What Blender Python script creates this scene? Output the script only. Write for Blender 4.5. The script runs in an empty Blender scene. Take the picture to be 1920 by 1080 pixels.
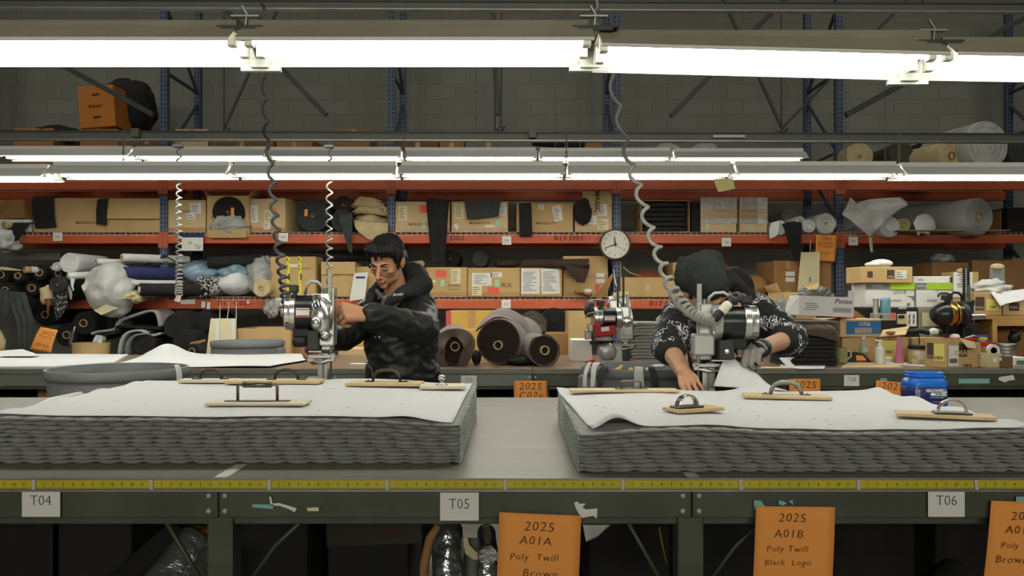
import bpy, bmesh, math, random
from mathutils import Vector, Matrix, Euler, noise as mnoise
random.seed(7)
SC = bpy.context.scene
# ------------------------------------------------------------------ camera, world, exposure
F = 1518.0            # focal length in pixels of the 1920 px frame
ZC = 1.366            # lens height above the floor
HY = 560.0            # row of the horizon
cam_d = bpy.data.cameras.new('camera'); cam = bpy.data.objects.new('camera', cam_d)
SC.collection.objects.link(cam)
cam.location = (0, 0, ZC); cam.rotation_euler = (math.pi/2, 0, 0)
cam_d.sensor_width = 36; cam_d.lens = F/1920*36; cam_d.clip_start = .05
cam_d.shift_y = (HY-540)/1920
SC.camera = cam
W = bpy.data.worlds.new('world'); SC.world = W; W.use_nodes = True
W.node_tree.nodes['Background'].inputs[0].default_value = (.75, .8, .72, 1)
W.node_tree.nodes['Background'].inputs[1].default_value = .02
SC.view_settings.view_transform = 'Standard'; SC.view_settings.look = 'None'
SC.view_settings.gamma = 1; SC.view_settings.use_curve_mapping = False
SC.view_settings.exposure = 0.0
FILL_POWER = 30.0     # watts of each added fill lamp, before its row factor
TUBE_POWER = 18.5     # radiance of the fluorescent tubes
TUBE_COLOR = (1.0, .985, .90)
SC.cycles.max_bounces = 6; SC.cycles.diffuse_bounces = 3; SC.cycles.glossy_bounces = 3
SC.cycles.transmission_bounces = 4; SC.cycles.transparent_max_bounces = 8
SC.cycles.sample_clamp_indirect = 6; SC.cycles.caustics_reflective = False; SC.cycles.caustics_refractive = False
try: SC.cycles.use_denoising = True
except Exception: pass

# ------------------------------------------------------------------ helpers
PI = math.pi
COL = SC.collection
def R(d): return math.radians(d)
def at(px, py, Y):
    "world point seen at photo pixel (px, py) at distance Y"
    return Vector(((px-960)*Y/F, Y, ZC-(py-HY)*Y/F))
def hexc(h):
    h = h.lstrip('#'); o = []
    for i in (0, 2, 4):
        c = int(h[i:i+2], 16)/255
        o.append(c/12.92 if c <= .04045 else ((c+.055)/1.055)**2.4)
    return (*o, 1)
MATS = {}
def mat(name, col, rough=.7, metal=0., var=.12, vs=6., bump=0., bs=40., spec=.4, alpha=1., trans=0., emit=0., aniso=None, stretch=None, sheen=0.):
    "procedural surface: base colour broken up by noise, optional bump"
    if name in MATS: return MATS[name]
    m = bpy.data.materials.new(name); m.use_nodes = True; MATS[name] = m
    nt = m.node_tree; b = nt.nodes['Principled BSDF']
    c = hexc(col) if isinstance(col, str) else (*col, 1)
    b.inputs['Roughness'].default_value = rough; b.inputs['Metallic'].default_value = metal
    b.inputs['Specular IOR Level'].default_value = spec
    b.inputs['Alpha'].default_value = alpha
    b.inputs['Transmission Weight'].default_value = trans
    if sheen: b.inputs['Sheen Weight'].default_value = sheen
    tc = nt.nodes.new('ShaderNodeTexCoord')
    src = tc.outputs['Object']
    if stretch:
        mp = nt.nodes.new('ShaderNodeMapping'); mp.inputs['Scale'].default_value = stretch
        nt.links.new(src, mp.inputs[0]); src = mp.outputs[0]
    if var > 0:
        n = nt.nodes.new('ShaderNodeTexNoise'); n.inputs['Scale'].default_value = vs; n.inputs['Detail'].default_value = 4
        nt.links.new(src, n.inputs['Vector'])
        r = nt.nodes.new('ShaderNodeValToRGB')
        r.color_ramp.elements[0].position = .3; r.color_ramp.elements[1].position = .7
        r.color_ramp.elements[0].color = (*[max(0, x*(1-var)) for x in c[:3]], 1)
        r.color_ramp.elements[1].color = (*[min(1, x*(1+var)) for x in c[:3]], 1)
        nt.links.new(n.outputs['Fac'], r.inputs[0]); nt.links.new(r.outputs[0], b.inputs['Base Color'])
    else: b.inputs['Base Color'].default_value = c
    if bump > 0:
        n2 = nt.nodes.new('ShaderNodeTexNoise'); n2.inputs['Scale'].default_value = bs; n2.inputs['Detail'].default_value = 3
        nt.links.new(src, n2.inputs['Vector'])
        bp = nt.nodes.new('ShaderNodeBump'); bp.inputs['Strength'].default_value = bump; bp.inputs['Distance'].default_value = .02
        nt.links.new(n2.outputs['Fac'], bp.inputs['Height']); nt.links.new(bp.outputs[0], b.inputs['Normal'])
    if emit:
        b.inputs['Emission Color'].default_value = c; b.inputs['Emission Strength'].default_value = emit
    return m

class MB:
    "collects geometry in world coordinates and links it as one mesh object"
    def __init__(s): s.v = []; s.f = []; s.mi = []
    def add(s, vs, fs, mi=0, T=None):
        o = len(s.v)
        s.v += [(T @ Vector(p)) if T else Vector(p) for p in vs]
        s.f += [tuple(i+o for i in f) for f in fs]; s.mi += [mi]*len(fs)
        return s
    def box(s, c, d, rot=None, mi=0, T=None, taper=1.0):
        x, y, z = d[0]/2, d[1]/2, d[2]/2; t = taper
        vs = [Vector(p) for p in ((-x,-y,-z),(x,-y,-z),(x,y,-z),(-x,y,-z),(-x*t,-y*t,z),(x*t,-y*t,z),(x*t,y*t,z),(-x*t,y*t,z))]
        M = Matrix.Translation(c)
        if rot: M = M @ Euler([R(a) for a in rot]).to_matrix().to_4x4()
        if T: M = T @ M
        return s.add(vs, [(0,3,2,1),(4,5,6,7),(0,1,5,4),(1,2,6,5),(2,3,7,6),(3,0,4,7)], mi, M)
    def rng(s, x0, x1, y0, y1, z0, z1, mi=0):
        return s.box(((x0+x1)/2, (y0+y1)/2, (z0+z1)/2), (abs(x1-x0), abs(y1-y0), abs(z1-z0)), mi=mi)
    def tube(s, pts, r, n=10, mi=0, caps=True, closed=False, T=None):
        pts = [Vector(p) for p in pts]
        rs = r if isinstance(r, (list, tuple)) else [r]*len(pts)
        N = len(pts); vs = []; fs = []
        t0 = (pts[1]-pts[0]).normalized()
        up = Vector((0,0,1)) if abs(t0.z) < .9 else Vector((0,1,0))
        nx = t0.cross(up).normalized()
        for i, p in enumerate(pts):
            a = pts[i-1] if i else (pts[-1] if closed else p)
            b = pts[i+1] if i < N-1 else (pts[0] if closed else p)
            t = (b-a).normalized()
            nx = (nx - t*nx.dot(t))
            nx = nx.normalized() if nx.length > 1e-6 else t.orthogonal().normalized()
            ny = t.cross(nx)
            for k in range(n):
                w = 2*PI*k/n
                vs.append(p + (nx*math.cos(w)+ny*math.sin(w))*rs[i])
        for i in range(N if closed else N-1):
            for k in range(n):
                j = (i+1) % N
                fs.append((i*n+k, i*n+(k+1)%n, j*n+(k+1)%n, j*n+k))
        if caps and not closed:
            fs.append(tuple(range(n-1, -1, -1))); fs.append(tuple((N-1)*n+k for k in range(n)))
        return s.add(vs, fs, mi, T)
    def cyl(s, a, b, r, r2=None, n=20, mi=0, T=None):
        return s.tube([a, b], [r, r if r2 is None else r2], n, mi, T=T)
    def lathe(s, prof, o, axis=(0,0,1), n=32, mi=0, wob=0., seed=0, T=None, sx=1., sy=1.):
        "profile of (radius, height) spun about axis through o"
        ax = Vector(axis).normalized(); q = Vector((0,0,1)).rotation_difference(ax).to_matrix().to_4x4()
        M = Matrix.Translation(o) @ q
        if T: M = T @ M
        vs = []; fs = []
        for i, (r, z) in enumerate(prof):
            for k in range(n):
                w = 2*PI*k/n
                rr = r*(1+wob*mnoise.noise(Vector((math.cos(w)*1.3, math.sin(w)*1.3, seed+z*2))))
                vs.append((rr*math.cos(w)*sx, rr*math.sin(w)*sy, z))
        for i in range(len(prof)-1):
            for k in range(n):
                fs.append((i*n+k, i*n+(k+1)%n, (i+1)*n+(k+1)%n, (i+1)*n+k))
        if prof[0][0] > 1e-5: fs.append(tuple(range(n-1, -1, -1)))
        if prof[-1][0] > 1e-5: fs.append(tuple((len(prof)-1)*n+k for k in range(n)))
        return s.add(vs, fs, mi, M)
    def grid(s, fn, nu, nv, mi=0, closeu=False):
        vs = [fn(i/nu, j/nv) for j in range(nv+1) for i in range(nu+1)]
        fs = [(j*(nu+1)+i, j*(nu+1)+i+1, (j+1)*(nu+1)+i+1, (j+1)*(nu+1)+i) for j in range(nv) for i in range(nu)]
        return s.add(vs, fs, mi)
    def ball(s, c, r, nu=16, nv=10, noise=0., ns=3., seed=0., rot=None, mi=0, T=None, flat=None):
        rr = r if isinstance(r, (tuple, list)) else (r, r, r)
        M = Matrix.Translation(c)
        if rot: M = M @ Euler([R(a) for a in rot]).to_matrix().to_4x4()
        if T: M = T @ M
        vs = [(0,0,-rr[2])]; fs = []
        for j in range(1, nv):
            ph = -PI/2+PI*j/nv
            for i in range(nu):
                th = 2*PI*i/nu
                d = Vector((math.cos(ph)*math.cos(th), math.cos(ph)*math.sin(th), math.sin(ph)))
                k = 1+(noise*(mnoise.fractal(d*ns+Vector((seed,seed*1.7,0)), 1., 2., 4)) if noise else 0)
                p = Vector((d.x*rr[0]*k, d.y*rr[1]*k, d.z*rr[2]*k))
                if flat is not None and p.z < -flat: p.z = -flat
                vs.append(p)
        if flat is not None: vs[0] = (0, 0, -flat)
        vs.append((0,0,rr[2]))
        for i in range(nu): fs.append((0, 1+(i+1)%nu, 1+i))
        for j in range(nv-2):
            for i in range(nu):
                a = 1+j*nu
                fs.append((a+i, a+(i+1)%nu, a+nu+(i+1)%nu, a+nu+i))
        a = 1+(nv-2)*nu; t = len(vs)-1
        for i in range(nu): fs.append((a+i, a+(i+1)%nu, t))
        return s.add(vs, fs, mi, M)
    def poly(s, pts, mi=0):
        return s.add(pts, [tuple(range(len(pts)))], mi)
    def prism(s, pts, d, mi=0):
        "closed polygon pushed along vector d"
        n = len(pts); d = Vector(d); P = [Vector(p) for p in pts]
        fs = [tuple(range(n)), tuple(range(2*n-1, n-1, -1))] + [(i, i+n, (i+1)%n+n, (i+1)%n) for i in range(n)]
        return s.add(P+[p+d for p in P], fs, mi)
    def build(s, name, m, parent=None, smooth=False, bev=0., sub=0, sol=0., auto=None, seg=2):
        me = bpy.data.meshes.new(name)
        lo = Vector([min(p[i] for p in s.v) for i in range(3)]); hi = Vector([max(p[i] for p in s.v) for i in range(3)])
        org = Vector(((lo.x+hi.x)/2, (lo.y+hi.y)/2, lo.z))
        me.from_pydata([p-org for p in s.v], [], s.f)
        ms = m if isinstance(m, (list, tuple)) else [m]
        for k in ms: me.materials.append(k)
        if len(ms) > 1: me.polygons.foreach_set('material_index', s.mi)
        bm = bmesh.new(); bm.from_mesh(me); bmesh.ops.recalc_face_normals(bm, faces=bm.faces); bm.to_mesh(me); bm.free()
        if smooth: me.polygons.foreach_set('use_smooth', [True]*len(me.polygons))
        me.update()
        o = bpy.data.objects.new(name, me); COL.objects.link(o)
        o.location = org
        if parent is not None:
            o.parent = parent; o.location = org - world_loc(parent)
        if sol:
            d = o.modifiers.new('thickness', 'SOLIDIFY'); d.thickness = sol; d.offset = 0
        if bev:
            d = o.modifiers.new('bevel', 'BEVEL'); d.width = bev; d.segments = seg; d.limit_method = 'ANGLE'; d.angle_limit = R(40)
            if smooth: d.harden_normals = False
        if sub:
            d = o.modifiers.new('subsurf', 'SUBSURF'); d.levels = sub; d.render_levels = sub
        if auto is not None:
            me.polygons.foreach_set('use_smooth', [True]*len(me.polygons))
            me.set_sharp_from_angle(angle=R(auto))
        return o
def world_loc(o):
    p = Vector(o.location); q = o.parent
    while q is not None: p = p + Vector(q.location); q = q.parent
    return p
def tag(o, label=None, cat=None, group=None, kind=None):
    if label: o['label'] = label
    if cat: o['category'] = cat
    if group: o['group'] = group
    if kind: o['kind'] = kind
    return o
def thing(name, label, cat, loc, group=None):
    o = bpy.data.objects.new(name, None); COL.objects.link(o); o.location = loc
    o.empty_display_size = .05
    return tag(o, label, cat, group)
def struct(o): o['kind'] = 'structure'; return o
def copy_tree(o, parent=None):
    c = o.copy(); COL.objects.link(c)
    if parent is not None: c.parent = parent
    for ch in list(o.children): copy_tree(ch, c)
    return c
FONT_CACHE = {}
def text_mesh(s, size=1., shear=0., space=1., align='CENTER', word=1., offset=0.):
    k = (s, size, shear, space, align, offset)
    if k in FONT_CACHE: return FONT_CACHE[k]
    cu = bpy.data.curves.new('lettering', 'FONT'); cu.body = s; cu.size = size; cu.shear = shear
    cu.space_character = space; cu.align_x = align; cu.align_y = 'CENTER'; cu.resolution_u = 2; cu.offset = offset
    o = bpy.data.objects.new('lettering', cu); COL.objects.link(o)
    dg = bpy.context.evaluated_depsgraph_get(); dg.update()
    me = bpy.data.meshes.new_from_object(o.evaluated_get(dg))
    vs = [v.co.copy() for v in me.vertices]; fs = [tuple(p.vertices) for p in me.polygons]
    bpy.data.objects.remove(o); bpy.data.meshes.remove(me); bpy.data.curves.remove(cu)
    FONT_CACHE[k] = (vs, fs); return vs, fs
def letters(mb, s, c, size, T3=None, shear=0., sx=1., space=1., mi=0, align='CENTER', offset=0., jit=0.):
    "lettering on a plane facing -Y centred on c (T3: extra 3x3 rotation)"
    vs, fs = text_mesh(s, 1., shear, space, align, 1., offset)
    M = T3 if T3 is not None else Matrix.Identity(3)
    rnd = random.Random(len(s)+int(size*1e4))
    out = []
    for v in vs:
        dy = jit*mnoise.noise(Vector((v.x*1.5, len(s), 0)))
        p = M @ Vector((v.x*size*sx, 0, (v.y+dy)*size)); out.append(Vector(c)+p)
    return mb.add(out, fs, mi)
def write(s, c, size, m, parent, name='lettering', **k):
    mb = MB(); letters(mb, s, c, size, **k); return mb.build(name, m, parent)
def fbm(x, y, z=0., o=3): return mnoise.fractal(Vector((x, y, z)), 1., 2., o)
def lerp(a, b, t): return a+(b-a)*t
def along(pts, t):
    "point at fraction t of a polyline, Catmull-Rom smoothed"
    pts = [Vector(p) for p in pts]
    if len(pts) == 2: return pts[0].lerp(pts[1], t)
    n = len(pts)-1; x = min(max(t, 0), .99999)*n; i = int(x); f = x-i
    p0 = pts[max(i-1, 0)]; p1 = pts[i]; p2 = pts[i+1]; p3 = pts[min(i+2, n)]
    return .5*((2*p1)+(p2-p0)*f+(2*p0-5*p1+4*p2-p3)*f*f+(3*p1-p0-3*p2+p3)*f**3)
def sheet(name, left, right, m, parent=None, nu=10, nv=14, wr=.01, ws=6., seed=0, sol=.003, smooth=True, dirn=None, fold=0., folds=3):
    "cloth or paper lofted between two edge lines; wrinkles pushed along dirn"
    mb = MB(); d = Vector(dirn) if dirn else Vector((0,-1,0))
    def fn(u, v):
        p = along(left, v).lerp(along(right, v), u)
        w = wr*fbm(p.x*ws+seed, p.z*ws*.6+p.y*ws, seed*1.3) + fold*math.sin(u*folds*2*PI+seed)*min(1, v*1.5)
        return p+d*w
    mb.grid(fn, nu, nv)
    return mb.build(name, m, parent, smooth=smooth, sol=sol)
def bake(o, disp=None):
    "apply modifiers"
    dg = bpy.context.evaluated_depsgraph_get(); dg.update()
    me = bpy.data.meshes.new_from_object(o.evaluated_get(dg))
    old = o.data; o.modifiers.clear(); o.data = me; me.name = old.name
    if old.users == 0: bpy.data.meshes.remove(old)
    if disp:
        me.calc_loop_triangles() if False else None
        ns = [v.normal.copy() for v in me.vertices]; off = Vector(world_loc(o))
        for v, n in zip(me.vertices, ns): v.co = v.co + n*disp(v.co+off, n)
    me.polygons.foreach_set('use_smooth', [True]*len(me.polygons)); me.update()
    return o
def capsule(mb, a, ra, b, rb, n=14, mi=0):
    a = Vector(a); b = Vector(b); d = (b-a); L = d.length; d.normalize()
    pts = []; rs = []
    for k in range(5):
        w = PI/2*(1-k/4); pts.append(a-d*ra*math.sin(w)); rs.append(max(ra*math.cos(w), .0006))
    for k in range(1, 4): pts.append(a.lerp(b, k/4)); rs.append(lerp(ra, rb, k/4))
    for k in range(5):
        w = PI/2*k/4; pts.append(b+d*rb*math.sin(w)); rs.append(max(rb*math.cos(w), .0006))
    mb.tube(pts, rs, n, mi)
def flesh(name, prims, m, parent=None, voxel=.005, smooth=4, disp=None):
    "one continuous surface grown round capsules and ellipsoids"
    mb = MB()
    for p in prims:
        if p[0] == 'c': capsule(mb, p[1], p[2], p[3], p[4])
        elif p[0] == 'l':
            for i in range(len(p[1])-1): capsule(mb, p[1][i], p[2][i], p[1][i+1], p[2][i+1])
        elif p[0] == 'e': mb.ball(p[1], p[2], 20, 14, rot=(p[3] if len(p) > 3 else None))
        elif p[0] == 'm': mb.add(p[1], p[2])
    o = mb.build(name, m, parent)
    r = o.modifiers.new('remesh', 'REMESH'); r.mode = 'VOXEL'; r.voxel_size = voxel; r.use_smooth_shade = True
    s = o.modifiers.new('smooth', 'SMOOTH'); s.iterations = smooth; s.factor = .5
    return bake(o, disp)
# ------------------------------------------------------------------ room shell
def brick_mat(name, c1, c2, mortar, sx, sy, ms=.015, rough=.9):
    m = mat(name, c1, rough, var=0); nt = m.node_tree; b = nt.nodes['Principled BSDF']
    tc = nt.nodes.new('ShaderNodeTexCoord'); mp = nt.nodes.new('ShaderNodeMapping')
    mp.inputs['Rotation'].default_value = (PI/2, 0, 0)
    br = nt.nodes.new('ShaderNodeTexBrick')
    br.inputs['Scale'].default_value = 1; br.inputs['Brick Width'].default_value = sx; br.inputs['Row Height'].default_value = sy
    br.inputs['Mortar Size'].default_value = ms
    br.inputs['Color1'].default_value = hexc(c1); br.inputs['Color2'].default_value = hexc(c2); br.inputs['Mortar'].default_value = hexc(mortar)
    sp = nt.nodes.new('ShaderNodeSeparateXYZ'); cb = nt.nodes.new('ShaderNodeCombineXYZ')
    nt.links.new(tc.outputs['Object'], sp.inputs[0]); nt.links.new(sp.outputs['X'], cb.inputs['X']); nt.links.new(sp.outputs['Z'], cb.inputs['Y'])
    nt.links.new(cb.outputs[0], br.inputs['Vector']); nt.links.new(br.outputs['Color'], b.inputs['Base Color'])
    return m
m_block = brick_mat('painted_block', '#85877d', '#7f8178', '#78796f', .4, .2, .007)
m_floor = mat('concrete_floor', '#7d776b', .55, var=.25, vs=1.2)
m_ceil = mat('ceiling_deck', '#6f7068', .9, var=.1, vs=.6)
XL, XR, YB, YF, ZT = -9., 9.5, 10.7, -14., 5.6
def wall(name, x0, x1, y0, y1, z0, z1, m):
    mb = MB(); mb.rng(x0, x1, y0, y1, z0, z1); return struct(mb.build(name, m))
wall('floor', XL, XR, YF, YB, -.1, 0, m_floor)
wall('ceiling', XL, XR, YF, YB, ZT, ZT+.1, m_ceil)
wall('wall_back', XL, XR, YB, YB+.1, 0, ZT, m_block)
wall('wall_left', XL-.1, XL, YF, YB, 0, ZT, m_block)
wall('wall_right', XR, XR+.1, YF, YB, 0, ZT, m_block)
wall('wall_front', XL, XR, YF-.1, YF, 0, ZT, m_block)

# unseen lamps added: ambient fill under the ceiling, front fill behind the camera
def fill_lamp(x, y, z, sx, sy, w, rx=0.):
    d = bpy.data.lights.new('unseen_fill_lamp', 'AREA'); d.shape = 'RECTANGLE'; d.size = sx; d.size_y = sy; d.energy = w; d.color = (1., .97, .86)
    o = bpy.data.objects.new('unseen_fill_lamp', d); COL.objects.link(o); o.location = (x, y, z); o.rotation_euler = (R(rx), 0, 0)
for x in (-5, 0, 5):
    for y, z, k, tilt in ((-13.6, 4.7, 11.5, 76), (1.0, ZT-.12, .35, 0), (5.2, ZT-.12, .65, 0), (8.6, ZT-.12, .4, 0)): fill_lamp(x, y, z, 4. if tilt else 2.4, 2. if tilt else .5, FILL_POWER*k, tilt)  # tilted row stands in for low light from behind the camera
# ------------------------------------------------------------------ fluorescent light rows
m_hood = mat('white_enamel_hood', '#dadad2', .45, var=.04, vs=3)
m_hood2 = mat('grey_enamel_hood', '#b3b5b0', .45, var=.04, vs=3)
m_hood_shade = mat('dusty_hood_outside', '#8f8873', .75, var=.12, vs=4)  # tan tone stands in for the weak light on the hood outside
m_tube = mat('lit_tube', (1, 1, 1), .4, var=0); _b = m_tube.node_tree.nodes['Principled BSDF']
_b.inputs['Emission Color'].default_value = (*TUBE_COLOR, 1); _b.inputs['Emission Strength'].default_value = TUBE_POWER
m_tube2 = mat('lit_tube_boosted', (1, 1, 1), .4, var=0); _b = m_tube2.node_tree.nodes['Principled BSDF']  # far-row tubes boosted to brighten the shelves
_b.inputs['Emission Color'].default_value = (*TUBE_COLOR, 1); _b.inputs['Emission Strength'].default_value = TUBE_POWER*1.4
m_bracket = mat('grey_bracket', '#aeb2a6', .5, metal=.0, var=.08)
m_socket = mat('white_lampholder', '#e6e4d6', .5, var=.03)
m_steel = mat('dull_steel', '#8d8f8a', .42, metal=.85, var=.15, vs=8)
m_darksteel = mat('dark_painted_steel', '#3d3f3a', .5, metal=.3, var=.15)
m_chain = mat('galvanised_chain', '#8f9188', .45, metal=.7, var=.1)
m_black = mat('black_plastic', '#1c1c1b', .45, var=.15)
m_grey_rail = mat('grey_bus_rail', '#5a5d56', .5, metal=.2, var=.08)
m_yellowpaper = mat('yellow_paper', '#d8d08a', .8, var=.06)
def light_fixture(x0, x1, y, z, label, group, drop=0., mouth=.32, rise=.066, tubes=2, shade_outer=False):
    "reflector hood open below, two tubes, lampholders; (x0..x1) along X, mouth height z"
    t = thing('fluorescent_light', label, 'light', ((x0+x1)/2, y, z), group)
    hw = mouth/2
    def sec(s):      # hood section: outer lip, slope, flat back
        return [(-hw, 0), (-hw*.45, rise), (hw*.45, rise), (hw, 0)]
    P = sec(0); mb = MB()
    zA, zB = z, z-drop
    vs = []; th = .003
    for (x, zz) in ((x0, zA), (x1, zB)):
        vs += [(x, y+a, zz+b) for a, b in P]
    mb.add(vs, [(i, i+1, 5+i, 4+i) for i in range(3)])
    hood = mb.build('hood', m_hood if y < 4 else m_hood2, t, sol=.004)
    if shade_outer:
        du = MB(); vs = []
        for (x, zz) in ((x0, zA), (x1, zB)): vs += [(x, y-hw-.004, zz+.006), (x, y-hw*.45-.004, zz+rise+.004), (x, y+hw*.45, zz+rise+.005)]
        du.add(vs, [(0, 1, 4, 3), (1, 2, 5, 4)]); du.build('shaded_outside', m_hood_shade, t, sol=.002)
    rl = MB()
    for yy in (-hw, hw):
        rl.add([(x0, y+yy-.004, zA-.005), (x1, y+yy-.004, zB-.005), (x1, y+yy+.004, zB-.005), (x0, y+yy+.004, zA-.005),
                (x0, y+yy-.004, zA+.005), (x1, y+yy-.004, zB+.005), (x1, y+yy+.004, zB+.005), (x0, y+yy+.004, zA+.005)],
               [(0,1,2,3),(4,5,6,7),(0,1,5,4),(2,3,7,6),(1,2,6,5),(3,0,4,7)])
    rl.build('hood_rim', m_hood, t)
    ch = MB(); ch.rng(x0+.01, x1-.01, y-.05, y+.05, z-max(drop,0)*.5+rise-.002, z-max(drop,0)*.5+rise+.035); ch.build('wiring_channel', m_hood_shade if shade_outer else m_hood, t)
    for k in range(tubes):
        yy = y+(k-(tubes-1)/2)*.13
        tb = MB(); tb.cyl((x0+.03, yy, zA+.024), (x1-.03, yy, zB+.024), .0155, n=10)
        tb.build('tube', m_tube if y < 4 else m_tube2, t, smooth=False)
        for (xx, zz) in ((x0+.018, zA), (x1-.018, zB)):
            sk = MB(); sk.box((xx, yy, zz+.03), (.03, .034, .058)); sk.build('lampholder', m_socket, t, bev=.004)
    return t
def chain(x, y, z0, z1, label, group='light chains', dx=0., dy=0.):
    mb = MB(); L = abs(z1-z0); n = max(6, int(L/.05)); 
    for i in range(n):
        f = (i+.5)/n; c = Vector((x+dx*f, y+dy*f, lerp(z0, z1, f))); h = .031; w = .009
        pts = []
        for k in range(8):
            a = 2*PI*k/8; u = math.cos(a)*w; v = math.sin(a)*h
            pts.append(c+(Vector((u, 0, v)) if i % 2 else Vector((0, u, v))))
        mb.tube(pts, .0028, 4, closed=True)
    return tag(mb.build('hanging_chain', m_chain), label, 'chain', group)
# front row: joints seen at px 460, 1113, 1735
L1Y, L1Z = 2.89, 2.243
xs1 = [-3.47, -2.225, -.945, .29, 1.49, 2.72, 3.95]
names1 = ['out past the left picture edge', 'unit above the left end of the grey stack', 'long unit over the man in the hooded jacket',
          'long unit over the man in the beanie', 'unit at the right edge of the picture', 'unit beyond the right edge']
for i in range(1, 5):
    light_fixture(xs1[i]+.012, xs1[i+1]-.012, L1Y, L1Z-(0, .0, .0, .02, .05, .07)[i], 'big fluorescent fixture in nearest row, '+names1[i], 'near row of fluorescent lights', drop=(.0, .0, .0, .03, .02, 0)[i], shade_outer=True)
light_fixture(xs1[0]+.012, xs1[1]-.012, L1Y, L1Z, 'big fluorescent fixture in nearest row, '+names1[0], 'near row of fluorescent lights', shade_outer=True)
light_fixture(xs1[5]+.012, xs1[6]-.012, L1Y, L1Z-.07, 'big fluorescent fixture in nearest row, '+names1[5], 'near row of fluorescent lights')
for i, (x, what) in enumerate(((xs1[2], 'over the left end of the grey stacks'), (xs1[3], 'just left of the thick coiled cord'), (xs1[4], 'at the upper right'))):
    zz = L1Z-(0, .0, .05)[i]
    t = thing('joining_bracket', 'grey bracket joining two near fluorescent fixtures '+what, 'bracket', (x, L1Y, zz), 'light joining brackets')
    mb = MB(); mb.rng(x-.075, x+.075, L1Y+.15, L1Y+.175, zz-.022, zz+.004); mb.build('strap', m_bracket, t, bev=.003)
    mb = MB(); mb.rng(x-.035, x+.035, L1Y+.135, L1Y+.15, zz-.012, zz+.05); mb.build('plate', m_bracket, t, bev=.003)
    mb = MB(); mb.rng(x-.08, x+.08, L1Y-.085, L1Y+.085, zz+.062, zz+.072); mb.rng(x-.06, x+.06, L1Y-.1, L1Y-.05, zz+.048, zz+.06); mb.build('end_cap', m_darksteel, t, bev=.003)
    mb = MB(); mb.tube([(x, L1Y-.02, zz+.072), (x+.006, L1Y-.02, zz+.13), (x-.012, L1Y-.02, zz+.16)], .006, 6); mb.rng(x-.05, x+.05, L1Y-.03, L1Y-.01, zz+.12, zz+.126); mb.build('hook', m_steel, t)
# middle row: joints at px 100, 437, 748, 1060, 1372, 1680
L2Y, L2Z = 5.96, 2.268
xs2 = [-5.85, -4.62, -3.37, -2.05, -.83, .393, 1.617, 2.826, 4.05, 5.27]
for i in range(9):
    light_fixture(xs2[i]+.01, xs2[i+1]-.01, L2Y, L2Z-(.02 if i < 2 else 0)-.008*max(0, i-6),
        'slim fluorescent fixture in middle row, '+['at the far left end', 'cut by the left picture edge', 'left of the thin coiled cord over the bins', 'between the two coiled cords on the left', 'over the dark haired man', 'above the wall clock',
         'with the yellow slip hanging from its right end', 'left of the right hand rolls', 'at the right picture edge'][i], 'middle row of fluorescent lights', mouth=.30)
# far row, ends at px 5 and 1507
L3Y, L3Z = 7.38, 2.648
xs3 = [-4.66, -3.43, -2.21, -.99, .235, 1.45, 2.66]
for i in range(6):
    light_fixture(xs3[i]+.01, xs3[i+1]-.01, L3Y, L3Z-.004*i, 'slim fluorescent fixture in highest far row, '+['leftmost of the row', 'second from the left', 'above the beige canvas roll', 'above the cartons left of the clock', 'second from the right, behind the thick coiled cord', 'rightmost of the row'][i], 'far row of fluorescent lights', mouth=.30)
# cords and chains that carry the lights
for x, y, z0, what in ((-2.86, 5.96, L2Z+.1, 'over the left bins'), (-.79, 5.96, L2Z+.1, 'over the dark haired man'), (.40, 5.96, L2Z+.1, 'right of the dark haired man'), (2.85, 5.96, L2Z+.1, 'near the right rolls')):
    chain(x, y, z0, 2.60, 'short chain holding middle lights '+what)
for x, what in ((-2.70, 'left of the thin coiled cord'), (-2.5, 'right of the pair on the left'), (-.33, 'in the middle above the cartons'), (.395, 'just left of the thick coiled cord'), (.62, 'just beside the thick coiled cord')):
    chain(x, 7.38, L3Z+.1, ZT, 'long thin chain to the far lights '+what)
for x, y, z0, what in ((2.13, 8.2, 2.4, 'above the plastic wrapped cartons'), (3.38, 8.2, 2.4, 'left of the shelf of rolls'), (3.78, 8.2, 2.4, 'above the shelf of rolls')):
    chain(x, y, L3Z-.1, ZT, 'thin chain hanging before the grey block wall '+what)
mb = MB()
p = at(1358, 349, 5.8); mb.poly([p+Vector((-.075, 0, .05)), p+Vector((.06, 0, .055)), p+Vector((.075, -.01, -.02)), p+Vector((-.045, -.015, -.045))])
tag(mb.build('paper_slip', m_yellowpaper, sol=.002), 'pale yellow slip of paper hanging from the middle light row', 'paper slip')

# ------------------------------------------------------------------ bus rails for the machine cords
def rail(name, label, x0, x1, y, z, zr, h=.041, w=.041):
    t = thing(name, label, 'rail', ((x0+x1)/2, y, z)); mb = MB()
    def bar(dz, hh, dy=0, ww=w):
        return [(x0, y-ww/2+dy, z+dz-hh/2), (x1, y-ww/2+dy, zr+dz-hh/2), (x1, y+ww/2+dy, zr+dz-hh/2), (x0, y+ww/2+dy, z+dz-hh/2),
                (x0, y-ww/2+dy, z+dz+hh/2), (x1, y-ww/2+dy, zr+dz+hh/2), (x1, y+ww/2+dy, zr+dz+hh/2), (x0, y+ww/2+dy, z+dz+hh/2)]
    BF = [(0,3,2,1),(4,5,6,7),(0,1,5,4),(1,2,6,5),(2,3,7,6),(3,0,4,7)]
    mb.add(bar(0, h), BF); mb.build('channel', m_grey_rail, t, bev=.003)
    m2 = MB(); m2.add(bar(h*.62, h*.25, 0, w*1.25), BF); m2.build('top_flange', m_darksteel, t)
    m3 = MB(); m3.add(bar(-h*.6, h*.2, 0, w*1.2), BF); m3.build('lower_lip', m_steel, t)
    return t
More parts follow.
